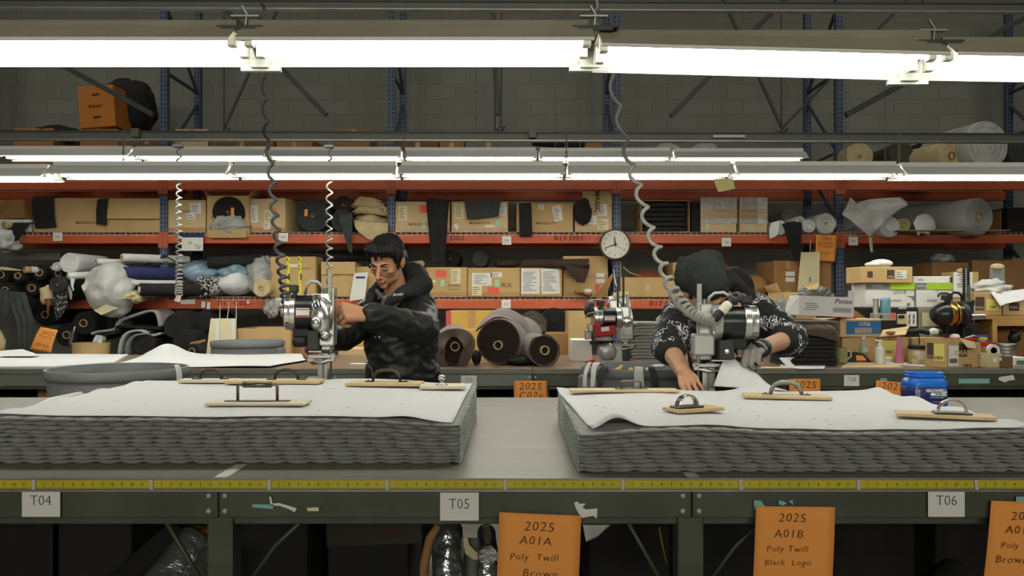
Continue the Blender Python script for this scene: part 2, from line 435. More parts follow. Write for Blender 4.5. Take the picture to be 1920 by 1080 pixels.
r1 = rail('power_rail', 'grey overhead power rail across the very top of the picture', -5.5, 5.5, 4.4, 2.975, 2.93, .034, .034)
r2 = rail('power_rail', 'grey overhead power rail just above the far light rows', -8, 8, 6.3, 2.645, 2.60, .05, .05)
for px, y, z, who in ((257, 6.27, 2.632, 'left'), (998, 6.27, 2.625, 'right')):
    mb = MB(); q = at(px, 252, y); mb.rng(q.x-.03, q.x+.03, y-.045, y+.07, z-.02, z+.045)
    tag(mb.build('rail_coupler', m_grey_rail, bev=.004), 'square coupler clamped on the far power rail, the %s one' % who, 'coupler')
mb = MB(); q = at(1365, 257, 6.27); mb.rng(q.x-.12, q.x+.13, 6.255, 6.273, 2.612, 2.632)
tag(mb.build('rail_nameplate', m_steel), 'pale metal nameplate on the far power rail at the right', 'nameplate')
# hanger drops of the rails
for px, y, zl in ((490, 4.4, 2.95), (1118, 4.4, 2.95), (310, 4.4, 2.95), (1730, 4.4, 2.95), (928, 6.3, 2.66), (420, 6.3, 2.66), (1465, 6.3, 2.66)):
    mb = MB(); q = at(px, 200, y); mb.cyl((q.x, y, zl), (q.x, y, ZT), .006, n=6)
    tag(mb.build('hanger_rod', m_darksteel), 'thin dark hanger rod carrying an overhead rail %s' % {490:'above the dark coiled cord',1118:'above the thick grey coiled cord',310:'above the left blue upright',1730:'at the upper right',928:'in the middle',420:'left of the dark cord',1465:'right of the beanie'}[px], 'rod', 'rail hanger rods')

# ------------------------------------------------------------------ roof bracing seen between the light rows
def brace(a, b, label, r=.02, y2=None, flat=False):
    mb = MB(); A, B = Vector(a), Vector(b)
    t = (B-A).normalized(); n = t.cross(Vector((0,1,0))).normalized()
    w = n*r; d = Vector((0, r*1.2, 0))
    mb.add([A-w-d, A+w-d, A+w+d, A-w+d, B-w-d, B+w-d, B+w+d, B-w+d], [(0,1,2,3),(4,5,6,7),(0,1,5,4),(1,2,6,5),(2,3,7,6),(3,0,4,7)])
    return tag(mb.build('roof_brace', m_darksteel, bev=.004), label, 'brace', 'steel roof braces')
YBR = 6.9
def ext(a, b):     # carry a brace on up to the ceiling
    a, b = Vector(a), Vector(b); k = (ZT-b.z)/(a.z-b.z); return b+(a-b)*k
for (x0, y0, x1, y1, r, lab) in ((122, 125, 287, 215, .022, 'dark flat steel brace slanting down past the tilted orange carton'),
        (530, 130, 612, 216, .02, 'dark steel brace slanting down right of the dark coiled cord'),
        (1345, 128, 1257, 218, .02, 'dark steel brace slanting down to the left of the two uprights at the right'),
        (1738, 133, 1586, 216, .024, 'thick dark steel brace slanting across the pale blocks at the upper right'),
        (470, 130, 420, 242, .010, 'thin rod brace ending in a shackle left of the dark coiled cord'),
        (1414, 125, 1468, 243, .012, 'thin dark rod forming the left side of the V at the right'),
        (1572, 132, 1462, 245, .010, 'thin pale rod forming the right side of the V at the right'),
        (929, 125, 933, 216, .022, 'short flat bar hanging beside the chain in the middle'),
        (940, 125, 939, 240, .010, 'plain vertical rod hanging in the middle above the cartons')):
    a, b = at(x0, y0, YBR), at(x1, y1, YBR)
    brace(ext(a, b), b, lab, r)
for px, py, lab in ((420, 243, 'left'), (936, 240, 'middle'), (1466, 244, 'right')):
    c = at(px, py, YBR); t = thing('rod_shackle', 'dark steel shackle at the lower end of the roof rods, %s of three' % lab, 'shackle', c, 'roof rod shackles')
    mb = MB(); mb.tube([c+Vector((-.035, 0, -.0)), c+Vector((-.01, 0, -.022)), c+Vector((.03, 0, -.015)), c+Vector((.045, 0, .012))], .009, 8); mb.build('clevis', m_darksteel, t)
    mb = MB(); mb.ball(c+Vector((-.02, -.012, .0)), .016, 10, 6); mb.build('nut', m_steel, t)
    mb = MB(); mb.box(c+Vector((.015, 0, -.03)), (.05, .03, .02)); mb.build('foot_plate', m_darksteel, t, bev=.003)
# ------------------------------------------------------------------ pallet rack along the back wall
def punched_mat(name, col, hole):
    "painted upright with two columns of tear-drop slots"
    m = mat(name, col, .5, metal=.1, var=0); nt = m.node_tree; b = nt.nodes['Principled BSDF']
    tc = nt.nodes.new('ShaderNodeTexCoord'); sp = nt.nodes.new('ShaderNodeSeparateXYZ'); nt.links.new(tc.outputs['Object'], sp.inputs[0])
    def math_(op, a, v=None, w=None):
        n = nt.nodes.new('ShaderNodeMath'); n.operation = op
        if isinstance(a, (int, float)): n.inputs[0].default_value = a
        else: nt.links.new(a, n.inputs[0])
        if v is not None:
            if isinstance(v, (int, float)): n.inputs[1].default_value = v
            else: nt.links.new(v, n.inputs[1])
        if w is not None: n.inputs[2].default_value = w
        return n.outputs[0]
    fx = math_('ABSOLUTE', math_('SUBTRACT', math_('ABSOLUTE', sp.outputs['X']), .019))
    zz = math_('ABSOLUTE', math_('SUBTRACT', math_('FRACT', math_('MULTIPLY', sp.outputs['Z'], 1/.0508)), .5))
    a = math_('LESS_THAN', fx, .0075); c = math_('LESS_THAN', zz, .28)
    k = math_('MULTIPLY', a, c)
    mx = nt.nodes.new('ShaderNodeMix'); mx.data_type = 'RGBA'
    nt.links.new(k, mx.inputs['Factor']); mx.inputs['A'].default_value = hexc(col); mx.inputs['B'].default_value = hexc(hole)
    nt.links.new(mx.outputs['Result'], b.inputs['Base Color'])
    return m
m_upright = punched_mat('blue_upright', '#4d5a72', '#15171c')
m_upright_plain = mat('blue_upright_brace', '#424c5e', .5, metal=.1, var=.12)
m_beam = mat('orange_beam', '#c05a34', .5, var=.1, vs=3)
m_beamplate = mat('orange_beam_plate', '#b25635', .5, var=.12, vs=8)
m_mesh = mat('galvanised_deck_wire', '#b9b6aa', .45, metal=.35, var=.05)
m_ink = mat('black_marker_ink', '#26211c', .8, var=0)
RY0, RY1 = 9.0, 10.0        # front and rear uprights
PX = [-6.41, -3.877, -1.346, 1.168, 3.646, 6.13]
# top of beam per level, beam height
LV = [(1.378, .125), (2.098, .118), (2.70, .125)]
rack = thing('pallet_rack', 'long blue and orange pallet rack along the back wall, loaded with cartons and fabric', 'rack', (0, 9.5, 0))
for i, x in enumerate(PX):
    for y in (RY0+.04, RY1):
        mb = MB(); mb.rng(x-.04, x+.04, y-.0375, y+.0375, 0, 4.9); mb.build('upright', m_upright, rack)
    mb = MB()
    for z in (.15, 1.25, 2.2, 3.0, 3.9):
        z2 = z+.75; up = (z*10) % 2 < 1
        A = Vector((x, RY0+.07, z if up else z2)); B = Vector((x, RY1-.03, z2 if up else z))
        mb.tube([A, B], .02, 6); mb.tube([(x, RY0+.07, z), (x, RY1-.03, z)], .02, 6)
    mb.build('frame_lacing', m_upright_plain, rack)
for i in range(5):
    x0, x1 = PX[i]+.042, PX[i+1]-.042
    for li, (zt, h) in enumerate(LV):
        for y in (RY0+.02, RY1+.0):
            mb = MB(); mb.rng(x0, x1, y-.025, y+.025, zt-h, zt-.012); mb.build('beam', m_beam, rack, bev=.006)
        for xx in (x0, x1):
            s = 1 if xx == x0 else -1
            mb = MB(); mb.rng(xx-s*.041, xx+s*.012, RY0-.012, RY0-.003, zt-h-.05, zt+.012); mb.build('beam_plate', m_beamplate, rack, bev=.002)
    for li, (zt, h) in enumerate(LV):
        mb = MB(); n = 40
        for k in range(n+1):
            x = lerp(x0+.01, x1-.01, k/n)
            mb.tube([(x, RY0-.006, zt-.03), (x, RY0-.004, zt+.004), (x, RY0+.3, zt+.004), (x, RY1, zt+.004)], .0032, 4)
        for y in (RY0-.005, RY0+.12, RY0+.3, RY0+.5, RY0+.7, RY0+.9):
            mb.tube([(x0, y, zt+.001 if y > RY0 else zt+.006), (x1, y, zt+.001 if y > RY0 else zt+.006)], .0035, 4)
        mb.tube([(x0, RY0-.006, zt-.032), (x1, RY0-.006, zt-.032)], .0035, 4)
        mb.build('wire_deck', m_mesh, rack)
# marker writing and location cards on the beams
for s, px, py, lv in (('B13  D02', 840, 448, 1), ('B13 D01', 1066, 450, 1), ('B13 C02', 436, 567, 0), ('B13 C01', 1245, 575, 0)):
    p = at(px, py, RY0-.008); mb = MB(); letters(mb, s, (p.x, RY0-.0075, LV[lv][0]-LV[lv][1]*.52), .075, sx=1.25, jit=.12, shear=.1)
    mb.build('beam_writing', m_ink, rack)
m_card = mat('white_card', '#e4e3da', .6, var=.03)
m_cardink = mat('grey_print', '#5b5c5e', .7, var=0)
def beam_card(px, py, s, label, w=.105, h=.095, lean=0):
    p = at(px, py, RY0-.02); t = thing('location_card', label, 'card', p, 'rack location cards'); mb = MB()
    mb.box((p.x, RY0-.019, p.z), (w, .004, h), rot=(0, lean, 0)); mb.build('card', m_card, t, bev=.008)
    write(s, (p.x, RY0-.0225, p.z), .032, m_cardink, t)
beam_card(108, 444, '23A', 'small white location card on the upper beam left of the first blue upright')
beam_card(531, 445, '23B', 'small white location card on the upper beam behind the dark coiled cord')
beam_card(950, 451, '23B', 'small white location card on the upper beam left of the clock')
beam_card(1362, 454, '22B', 'small white location card on the upper beam above the beanie')
beam_card(1600, 452, '22A', 'small dim location card on the upper beam below the white rolls')
beam_card(525, 566, '23C', 'small white location card on the lower beam behind the left cutting machine')
beam_card(949, 570, '23C', 'small white location card on the lower beam right of the dark haired man')
for px, w in ((352, .16),):
    p = at(px, 566, RY0-.02); mb = MB(); mb.box((p.x, RY0-.016, p.z), (w, .004, .05))
    tag(mb.build('paper_strip', m_card), 'blank pale paper strip stuck on the lower beam at the left', 'paper strip')
# ------------------------------------------------------------------ cutting tables
m_top = mat('worn_hardboard_top', '#7a766a', .38, var=.12, vs=5, bump=.03, bs=60, spec=.45, stretch=(.35, 2., 1))
m_topedge = mat('hardboard_edge', '#7a6551', .6, var=.25, vs=30, stretch=(.3, 1, 6))
m_olive = mat('olive_painted_steel', '#454a3b', .45, metal=.1, var=.24, vs=5, bump=.02, bs=25)
m_olive2 = mat('grey_green_painted_steel', '#6b7067', .5, metal=.1, var=.1, vs=4)
m_bolt = mat('zinc_bolt', '#a6a79f', .4, metal=.4, var=.1)
m_tape = mat('yellow_measuring_tape', '#b9a92c', .45, var=.08, vs=12)
m_tapeink = mat('black_tape_print', '#2a2618', .6, var=0)
m_tabs = mat('white_tape_tab', '#b9b8b0', .6, var=.1, vs=20)
m_seal = mat('white_seam_tape', '#c9c7bb', .6, var=.15, vs=14)
TZ = .9
FY0, FY1 = 2.1, 3.82
def px2x(px, Y=FY0): return (px-960)*Y/F
table = thing('cutting_table', 'long olive steel cutting table with hardboard top in the foreground', 'table', (0, (FY0+FY1)/2, 0))
seams = [px2x(408)-1.231*2, px2x(408)-1.231, px2x(408), px2x(1298), px2x(1298)+1.231, px2x(1298)+2.462]
for i in range(5):
    x0, x1 = seams[i], seams[i+1]
    mb = MB(); mb.rng(x0+.0008, x1-.0008, FY0, FY1, TZ-.008, TZ); mb.build('tabletop', m_top, table)
    mb = MB(); mb.rng(x0+.0005, x1-.0005, FY0+.003, FY1-.003, TZ-.03, TZ-.008); mb.build('tabletop_core', m_topedge, table)
    for y in (FY0+.012, FY1-.012):
        mb = MB(); mb.rng(x0+.001, x1-.001, y-.008, y+.008, TZ-.105, TZ-.03); mb.build('side_rail', m_olive, table, bev=.004)
    mb = MB(); mb.rng(x0+.001, x1-.001, FY0+.028, FY0+.05, TZ-.127, TZ-.098); mb.build('lower_chord', m_olive, table, bev=.003)
    for y in (FY0+.05, FY1-.06):
        s = x1 - .0
        mb = MB(); mb.rng(s-.034, s+.034, y-.034, y+.034, 0, TZ-.105); mb.build('leg', m_olive, table, bev=.004)
    for dx in (-.024, .018):
        for dz in (-.046, -.086):
            mb = MB(); mb.lathe([(.0075, 0), (.0075, .003), (.005, .0055), (0.0, .006)], (x1+dx, FY0+.004, TZ+dz), axis=(0,-1,0), n=12); mb.build('bolt', m_bolt, table, smooth=False)
# diagonal leg braces under the front edge
for (x, s) in ((seams[2], -1), (seams[3], -1), (seams[3], 1), (seams[2], 1)):
    mb = MB(); a = Vector((x+s*(.17 if s < 0 else .22), FY0+.06, TZ-.11)); b = Vector((x+s*.04, FY0+.07, TZ-.34 if s < 0 else TZ-.32)); 
    mid = (a+b)/2+Vector((0, 0, .02*(1 if s > 0 else 0)))
    mb.tube([a, mid, b], .006, 6); mb.build('leg_brace', m_olive, table, smooth=True)
# yellow measuring tape let into the front edge, inch numbers, taped down every foot
tp = MB(); tp.rng(seams[0], seams[5], FY0-.0035, FY0-.001, TZ-.0265, TZ-.004); tape = tp.build('measuring_tape', m_tape, table)
lip = MB(); lip.rng(seams[0], seams[5], FY0-.006, FY0+.004, TZ-.0335, TZ-.0275); lip.rng(seams[0], seams[5], FY0-.004, FY0+.004, TZ-.003, TZ+.0015); lip.build('tape_channel', m_steel, table)
inch = .3048/12; k0 = px2x(65)
mb = MB(); dots = MB()
j = int((-1.45-k0)/inch)
for k in range(j, int((1.45-k0)/inch)+1):
    x = k0+k*inch; n = k % 12
    if n: letters(mb, str(n), (x, FY0-.0042, TZ-.0150), .0095, sx=1.15, offset=.006)
    for q in range(4):
        h = .0055 if q == 0 else .003
        dots.rng(x+q*inch/4-.0004, x+q*inch/4+.0004, FY0-.0042, FY0-.0036, TZ-.0258, TZ-.0258+h)
mb.build('tape_numbers', m_tapeink, tape); dots.build('tape_ticks', m_tapeink, tape)
for k in range(-5, 6):
    x = k0+k*.3048+1.22
    if -1.5 < x < 1.5:
        mb = MB(); mb.box((x, FY0-.006, TZ-.0155), (.0095, .004, .026), rot=(0, random.uniform(-6, 6), 0)); mb.build('tape_tab', m_tabs, table, bev=.003)
# strips of pale tape across the top seams
for x, dx in ((seams[2], .06), (seams[3], -.03)):
    mb = MB(); mb.add([(x-.012, FY0+.002, TZ+.0012), (x+.022, FY0+.002, TZ+.0012), (x+.026, FY1, TZ+.0012), (x-.01, FY1, TZ+.0012)], [(0,1,2,3)])
    mb.build('seam_tape', m_seal, table)
# number cards, orange sheets and scraps on the front rail
m_plain = mat('white_sheet', '#d7d7d0', .7, var=.03)
m_print = mat('dark_print', '#35373a', .8, var=0)
m_orange = mat('orange_paper', '#ea9848', .75, var=.05, vs=3)
m_marker = mat('brown_black_marker', '#3a2213', .8, var=0)
def num_card(s, px0, py0, px1, py1, Y, label, size=.036):
    a, b = at(px0, py0, Y), at(px1, py1, Y); c = (a+b)/2; t = thing('number_card', label, 'card', (c.x, Y, b.z), 'table number cards')
    mb = MB(); mb.box((c.x, Y-.002, c.z), (b.x-a.x, .003, a.z-b.z)); mb.build('card', m_plain, t, bev=.002)
    write(s, (c.x, Y-.0042, c.z+.006*(size/.036)), size, m_print, t, sx=.92, offset=-.014)
num_card('T04', 42, 917, 114, 969, FY0-.002, 'white number card reading T04 on the front table rail', .038)
num_card('T05', 825, 923, 898, 976, FY0-.002, 'white number card reading T05 on the front table rail', .038)
num_card('T06', 1739, 917, 1808, 969, FY0-.002, 'white number card reading T06 on the front table rail', .038)
def orange_sheet(pts, Y, lines, label, size=.03, seed=0, bow=.004, mt=None):
    P = [at(x, y, Y) for x, y in pts]     # tl, tr, br, bl
    c = sum(P, Vector())/4; t = thing('orange_note', label, 'paper note', (c.x, Y, P[3].z), 'orange paper notes')
    mb = MB()
    def surf(u, v):
        q = P[0].lerp(P[1], u).lerp(P[3].lerp(P[2], u), v); return q+Vector((0, -bow*math.sin(v*PI)-.006*v*v-.002*math.sin(u*4+seed), 0))
    mb.grid(surf, 8, 10); mb.build('paper', mt or m_orange, t, smooth=True, sol=.0012)
    ux = (P[1]-P[0]).normalized(); uz = Vector((-ux.z, 0, ux.x))
    M3 = Matrix((ux, (0, 1, 0), uz)).transposed()
    for s, u, v, k in lines:
        w = MB(); q = surf(u, v)+Vector((0, -.0045, 0)); letters(w, s, q, size*k, T3=M3, shear=.12, sx=1.05, space=1.12, jit=.1, offset=-.014); w.build('handwriting', m_marker, t)
    return t
orange_sheet([(936, 960), (1090, 967), (1084, 1110), (931, 1106)], FY0-.012, (('2025', .49, .16, 1.15), ('A01A', .45, .34, 1.05), ('Poly  Twill', .44, .55, .82), ('Brown', .52, .76, .98)), 'orange note reading 2025 A01A Poly Twill Brown on the front rail', .030)
orange_sheet([(1417, 949), (1566, 951), (1558, 1110), (1409, 1108)], FY0-.012, (('2025', .46, .13, 1.05), ('A01B', .42, .315, 1.0), ('Poly Twill', .41, .49, .76), ('Black  Logo', .42, .65, .72)), 'orange note reading 2025 A01B Poly Twill Black Logo on the front rail', .030, 2)
orange_sheet([(1859, 939), (2010, 945), (1996, 1110), (1840, 1104)], FY0-.012, (('2025', .42, .16, 1.05), ('A01C', .38, .315, 1.0), ('Poly Twill', .41, .49, .76), ('Brown', .3, .65, .9)), 'orange note cut off by the right picture edge on the front rail', .030, 4)
m_teal = mat('teal_tape', '#7fb0ac', .6, var=.06)
for pts, m, lab in (([(474, 945), (514, 946), (512, 954), (473, 951)], m_teal, 'torn teal tape strip left of the frayed scrap on the front rail'),
        ([(505, 931), (509, 932), (511, 944), (524, 943), (545, 949), (557, 953), (553, 960), (541, 954), (524, 948), (508, 948)], m_plain, 'frayed white scrap of tape on the front rail'),
        ([(576, 952), (598, 951), (598, 958), (577, 958)], mat('cream_tape', '#d8d2b0', .7, var=.04), 'cream tape piece beside the frayed scrap on the front rail'),
        ([(1076, 942), (1083, 940), (1086, 944), (1098, 944), (1092, 951), (1098, 955), (1120, 953), (1119, 972), (1112, 967), (1090, 971), (1080, 954)], m_plain, 'torn white sticker remains right of the first orange note'),
        ([(1413, 938), (1427, 939), (1434, 949), (1414, 955)], m_teal, 'teal tape corner above the second orange note'),
        ([(1459, 938), (1470, 940), (1475, 944), (1467, 948), (1460, 945)], m_teal, 'small teal fragment above the second orange note, left one'),
        ([(1478, 939), (1486, 938), (1487, 947)], m_teal, 'small teal fragment above the second orange note, right one'),
        ([(1905, 931), (1935, 931), (1935, 942), (1904, 942)], m_teal, 'teal tape above the third orange note')):
    mb = MB(); mb.prism([at(x, y, FY0-.003) for x, y in pts], (0, -.0015, 0))
    tag(mb.build('tape_scrap', m), lab, 'tape scrap', 'scraps on the front rail')
# ------------------------------------------------------------------ back table
BY0, BY1 = 5.38, 6.72
m_top2 = mat('brown_masonite_top', '#7a6653', .3, var=.2, vs=3, spec=.5)
back = thing('cutting_table', 'long grey green cutting table behind the two workers, cluttered on the right', 'table', (0, (BY0+BY1)/2, 0))
bx = [-5.3, -3.94, -2.59, -1.225, .136, 1.497, 2.858, 4.22, 5.58]
for i in range(8):
    x0, x1 = bx[i], bx[i+1]
    mb = MB(); mb.rng(x0+.001, x1-.001, BY0, BY1, TZ-.028, TZ); mb.build('tabletop', m_top2, back, bev=.002)
    mb = MB(); mb.rng(x0+.001, x1-.001, BY0-.004, BY0+.01, TZ-.033, TZ-.004); mb.build('edge_strip', m_olive2, back)
    for y in (BY0+.02, BY1-.02):
        mb = MB(); mb.rng(x0+.002, x1-.002, y-.01, y+.01, TZ-.118, TZ-.034); mb.build('side_rail', m_olive2 if x1 < .2 else m_olive, back, bev=.004)
    mb = MB(); mb.rng(x0+.002, x1-.002, BY0+.035, BY0+.06, TZ-.14, TZ-.115); mb.build('lower_chord', m_olive, back)
    for y in (BY0+.06, BY1-.06):
        mb = MB(); mb.rng(x1-.035, x1+.035, y-.035, y+.035, 0, TZ-.118); mb.build('leg', m_olive2, back, bev=.004)
    for dx in (-.02, .02):
        for dz in (-.055, -.095):
            mb = MB(); mb.cyl((x1+dx, BY0+.01, TZ+dz), (x1+dx, BY0+.004, TZ+dz), .007, n=8); mb.build('bolt', m_bolt, back)
num_card('T26', 864, 704, 894, 724, BY0+.006, 'small white number card reading T26 on the back table rail', .036)
num_card('T28', 1582, 703, 1611, 724, BY0+.006, 'small white number card reading T28 on the back table rail', .038)
mb = MB(); a = at(578, 706, BY0+.006); b = at(606, 717, BY0+.006); mb.rng(a.x, b.x, BY0+.002, BY0+.006, b.z, a.z); tag(mb.build('number_card', m_plain), 'plain white card on the back rail behind the left cutting machine', 'card', 'table number cards')
orange_sheet([(963, 714), (1025, 714), (1026, 752), (964, 752)], BY0-.004, (('2025', .5, .28, 1.2), ('C02g', .5, .72, 1.2)), 'orange note reading 2025 C02g on the back table rail', .055)
orange_sheet([(1479, 710), (1538, 710), (1538, 733), (1479, 735)], BY0-.004, (('2025', .5, .48, 1.2),), 'orange note on the back rail left of the T28 card', .055, 1)
orange_sheet([(1642, 713), (1701, 718), (1691, 746), (1640, 736)], BY0-.004, (('2025', .55, .35, 1.2),), 'tilted orange note on the back rail beside the blue canister', .055, 3)
for (x0, y0, x1, y1), m, lab in (((1797, 710, 1855, 719), m_teal, 'long teal tape strip on the back rail at the right'), ((1650, 709, 1663, 715), m_teal, 'small teal tape corner behind the tilted orange note')):
    a, b = at(x0, y0, BY0+.006), at(x1, y1, BY0+.006); mb = MB(); mb.rng(a.x, b.x, BY0+.004, BY0+.008, b.z, a.z)
    tag(mb.build('tape_scrap', m), lab, 'tape scrap', 'scraps on the back rail')
mb = MB(); mb.prism([at(x, y, BY0+.004) for x, y in ((1874, 707), (1900, 703), (1903, 712), (1890, 714), (1884, 717), (1872, 712))], (0, .002, 0)); tag(mb.build('sticker_remains', m_plain), 'torn white sticker remains at the right end of the back rail', 'sticker')
# ------------------------------------------------------------------ the two stacks of grey felt plies, paper on top
m_felt = mat('grey_felt', '#80837c', .95, var=.16, vs=60, bump=.25, bs=350, sheen=.3)
m_fringe = mat('felt_cut_side', '#9da29b', .95, var=.45, vs=90, bump=.5, bs=200)
m_kraft_sheet = mat('brown_base_paper', '#6d5142', .8, var=.1)
m_pattern = mat('white_pattern_paper', '#cfd0d0', .75, var=.02, vs=3, bump=.06, bs=5)
def felt_stack(x0, x1, y0, y1, n, h, side, seed, topf, gname, where):
    "n plies, front edges bulging in rows; topf(x, y) = height of the stack top"
    step = .067
    bp = MB(); bp.rng(x0+.03, x1-.02, y0+.014, y1-.02, TZ+.0005, TZ+.003)
    tag(bp.build('base_paper', m_kraft_sheet), 'brown base paper under the %s grey felt stack' % where, 'paper')
    nx = int((x1-x0)/.0085)
    ords = ['bottom', 'second from bottom', 'third from bottom', 'fourth from bottom', 'fifth from bottom', 'sixth from bottom', 'seventh from bottom', 'eighth from bottom', 'ninth from bottom', 'tenth from bottom', 'eleventh from bottom']
    for k in range(n):
        f0, f1 = k/n, (k+1)/n
        ph = seed*.37+.12*k+.10*math.sin(k*1.7+seed)+(.3 if k > n-4 else 0)*(k-n+4)
        mb = MB(); ny = 12
        edge = .006*math.sin(k*2.1+seed)
        def cell(x, k=k, ph=ph):
            u = (x+.012*mnoise.noise(Vector((x*4, k*.22, seed))))/step+ph
            fr = u-math.floor(u); return math.sin(PI*fr)**.7
        def zb(x, y, fr):     # mid height of a boundary level at fraction fr
            return TZ+.003+fr*(topf(x, y)-TZ-.003)
        xs = [lerp(x0, x1, i/nx) for i in range(nx+1)]
        prof = [(-.5, 0.0), (-.40, .62), (0, 1.0), (.40, .62), (.5, 0.0)]
        vs = []; fs = []
        ysb = [0, .012, .03, .5, 1]
        rows = []
        # section running from the back bottom round the front edge to the back top
        for i, x in enumerate(xs):
            c = cell(x); t = (f1-f0)
            yj = .004*mnoise.noise(Vector((x*9, k*1.3, seed)))+edge
            bulge = .006+.012*c
            open_ = .38*(1-c)        # gap that opens where neighbours pinch
            col = []
            mid = (f0+f1)/2; hh = t*(.5-open_)
            col += [Vector((x, y1, zb(x, y1, f0+.001))), Vector((x, y0+.13, zb(x, y0+.13, f0+.001))), Vector((x, y0+.08, zb(x, y0, mid-hh)))]
            for a, b in ((-1., .0), (-.94, .55), (-.6, .9), (0, 1.0), (.6, .9), (.94, .55), (1., .0)):
                y = y0+yj+.016-bulge*b
                dz = .0015*mnoise.noise(Vector((x*14, k*3.1, 5)))
                col.append(Vector((x, y, zb(x, y0, mid+a*hh)+dz)))
            col += [Vector((x, y0+.08, zb(x, y0, mid+hh))), Vector((x, y0+.13, zb(x, y0+.13, f1-.001))), Vector((x, y1, zb(x, y1, f1-.001)))]
            rows.append(col)
        m = len(rows[0])
        for col in rows: vs += col
        for i in range(len(rows)-1):
            for j in range(m-1): fs.append((i*m+j, (i+1)*m+j, (i+1)*m+j+1, i*m+j+1))
        fs.append(tuple(range(m))); fs.append(tuple((len(rows)-1)*m+j for j in range(m-1, -1, -1)))
        mi = [0]*(len(fs))
        mb.add(vs, fs)
        lab = 'grey felt sheet, %s in the %s stack' % ('topmost' if k == n-1 else ords[k], where)
        o = mb.build('felt_ply', [m_felt], smooth=True)
        o.data.set_sharp_from_angle(angle=R(70))
        tag(o, lab, 'felt sheet', gname)
        # frayed cut side with its stitched look: small loops along the side face
        if side is not None:
            fr = MB(); xs_ = x1 if side > 0 else x0
            cnt = 46
            for q in range(cnt):
                y = lerp(y0+.02, y1-.02, (q+.5*(k % 2))/cnt)
                zc = zb(xs_, y, (f0+f1)/2); hh = (topf(xs_, y)-TZ)*(f1-f0)*.5
                d = side*(.003+.004*abs(mnoise.noise(Vector((q*.9, k, seed)))))
                fr.tube([(xs_+side*.001, y-.008, zc-hh*.8), (xs_+d*1.6, y, zc+hh*.1), (xs_+side*.001, y+.008, zc+hh*.9)], [.003, .0045, .003], 5)
            p = fr.build('cut_edge_fringe', m_fringe, o, smooth=True); p['kind'] = 'stuff'
LX0, LX1, LY0, LY1 = -1.478, -.150, 2.262, 3.235
RX0, RX1, RY_0, RY_1 = .182, 1.405, 2.155, 3.085
def sm(a, b, x):
    t = min(max((x-a)/(b-a), 0), 1); return t*t*(3-2*t)
def ltop(x, y):
    d = .131-.016*sm(-.42, -.15, x)*(1-.5*sm(2.3, 2.9, y))+.006*sm(-1.0, -1.45, x)+.003*math.sin(x*7+1)
    d += -.008*math.exp(-((x+.83)/.12)**2)*(1-sm(2.3, 2.5, y))
    return TZ+d
def rtop(x, y):
    d = .112+.004*math.sin(x*5)-.010*sm(.36, .19, x)*(1-.6*sm(2.2, 2.7, y))
    d += .006*math.exp(-((x-.52)/.14)**2)
    return TZ+d
felt_stack(LX0, LX1, LY0, LY1, 11, .13, 1, 1, ltop, 'felt sheets of the left stack', 'left')
felt_stack(RX0, RX1, RY_0, RY_1, 10, .11, -1, 3, rtop, 'felt sheets of the right stack', 'right')
# pattern paper over each stack
def paper_top(name, label, cor, topf, lift, marks, seed):
    "cor: front-left, front-right, back-right, back-left (x, y)"
    c = [Vector((a, b, 0)) for a, b in cor]
    t = thing(name, label, 'paper', (c[0].lerp(c[2], .5).x, c[0].lerp(c[2], .5).y, TZ+.11))
    def fn(u, v):
        p = c[0].lerp(c[1], u).lerp(c[3].lerp(c[2], u), v)
        z = topf(p.x, p.y)+.0022+.0012*fbm(p.x*3+seed, p.y*3, seed)+.001+lift(p.x, p.y, u, v)
        return Vector((p.x, p.y, z))
    mb = MB(); mb.grid(fn, 110, 70); o = mb.build('sheet', m_pattern, t, smooth=True, sol=.0008)
    mk = MB()
    rnd = random.Random(seed)
    for k in range(marks):
        u, v = rnd.uniform(.06, .95), rnd.uniform(.08, .9)
        q = fn(u, v); w = rnd.uniform(.004, .011); a = rnd.uniform(-.4, .4)
        mk.box(q+Vector((0, 0, .0012)), (w, .0016, .0003), rot=(0, 0, math.degrees(a))); mk.box(q+Vector((w*.2, .003, .0012)), (w*.5, .0012, .0003))
    mk.build('printed_marks', m_cardink, t)["kind"] = 'stuff'
    return fn
def lift_l(x, y, u, v):
    c = .024*math.exp(-((u-1)/.05)**2)*math.exp(-((v)/.10)**2)*0
    e = .010*math.exp(-((u-.90)/.045)**2)*math.exp(-((v)/.10)**2)      # lifted fold near the right front corner
    w = .0018*math.exp(-(v/.05)**2)*(1+math.sin(u*26+1)*.6)*(1-sm(.93, 1, u))
    s = .006*math.exp(-(u/.025)**2)*math.sin(v*23)
    b = .012*math.exp(-((v-1)/.08)**2)*max(0, math.sin(u*7.5-3.6))*sm(.45, .6, u)*(1-sm(.8, .9, u))
    return max(-.0005, e+w+s+b)
lpap = paper_top('pattern_paper', 'large white pattern paper covering the left felt stack', [(-1.468, LY0+.022), (-.168, LY0+.012), (-.158, LY1+.01), (-1.462, LY1+.0)], ltop, lift_l, 34, 5)
def lift_r(x, y, u, v):
    curl = .040*math.exp(-((u-.055)/.040)**2)*math.exp(-((v-.03)/.055)**2)    # curled front-left corner
    s = .007*math.exp(-((u-1)/.03)**2)*(math.sin(v*21)+.6)
    f = .0018*math.exp(-(v/.04)**2)*(1+math.sin(u*30)*.7)*sm(.15, .3, u)
    b = .034*math.exp(-((v-.93)/.08)**2)*math.exp(-((u-.60)/.055)**2)  # paper pushed up behind the knife
    bl = .012*math.exp(-(u/.05)**2)*math.exp(-((v-1)/.06)**2)
    return max(-.0005, curl+s+f+b+bl)
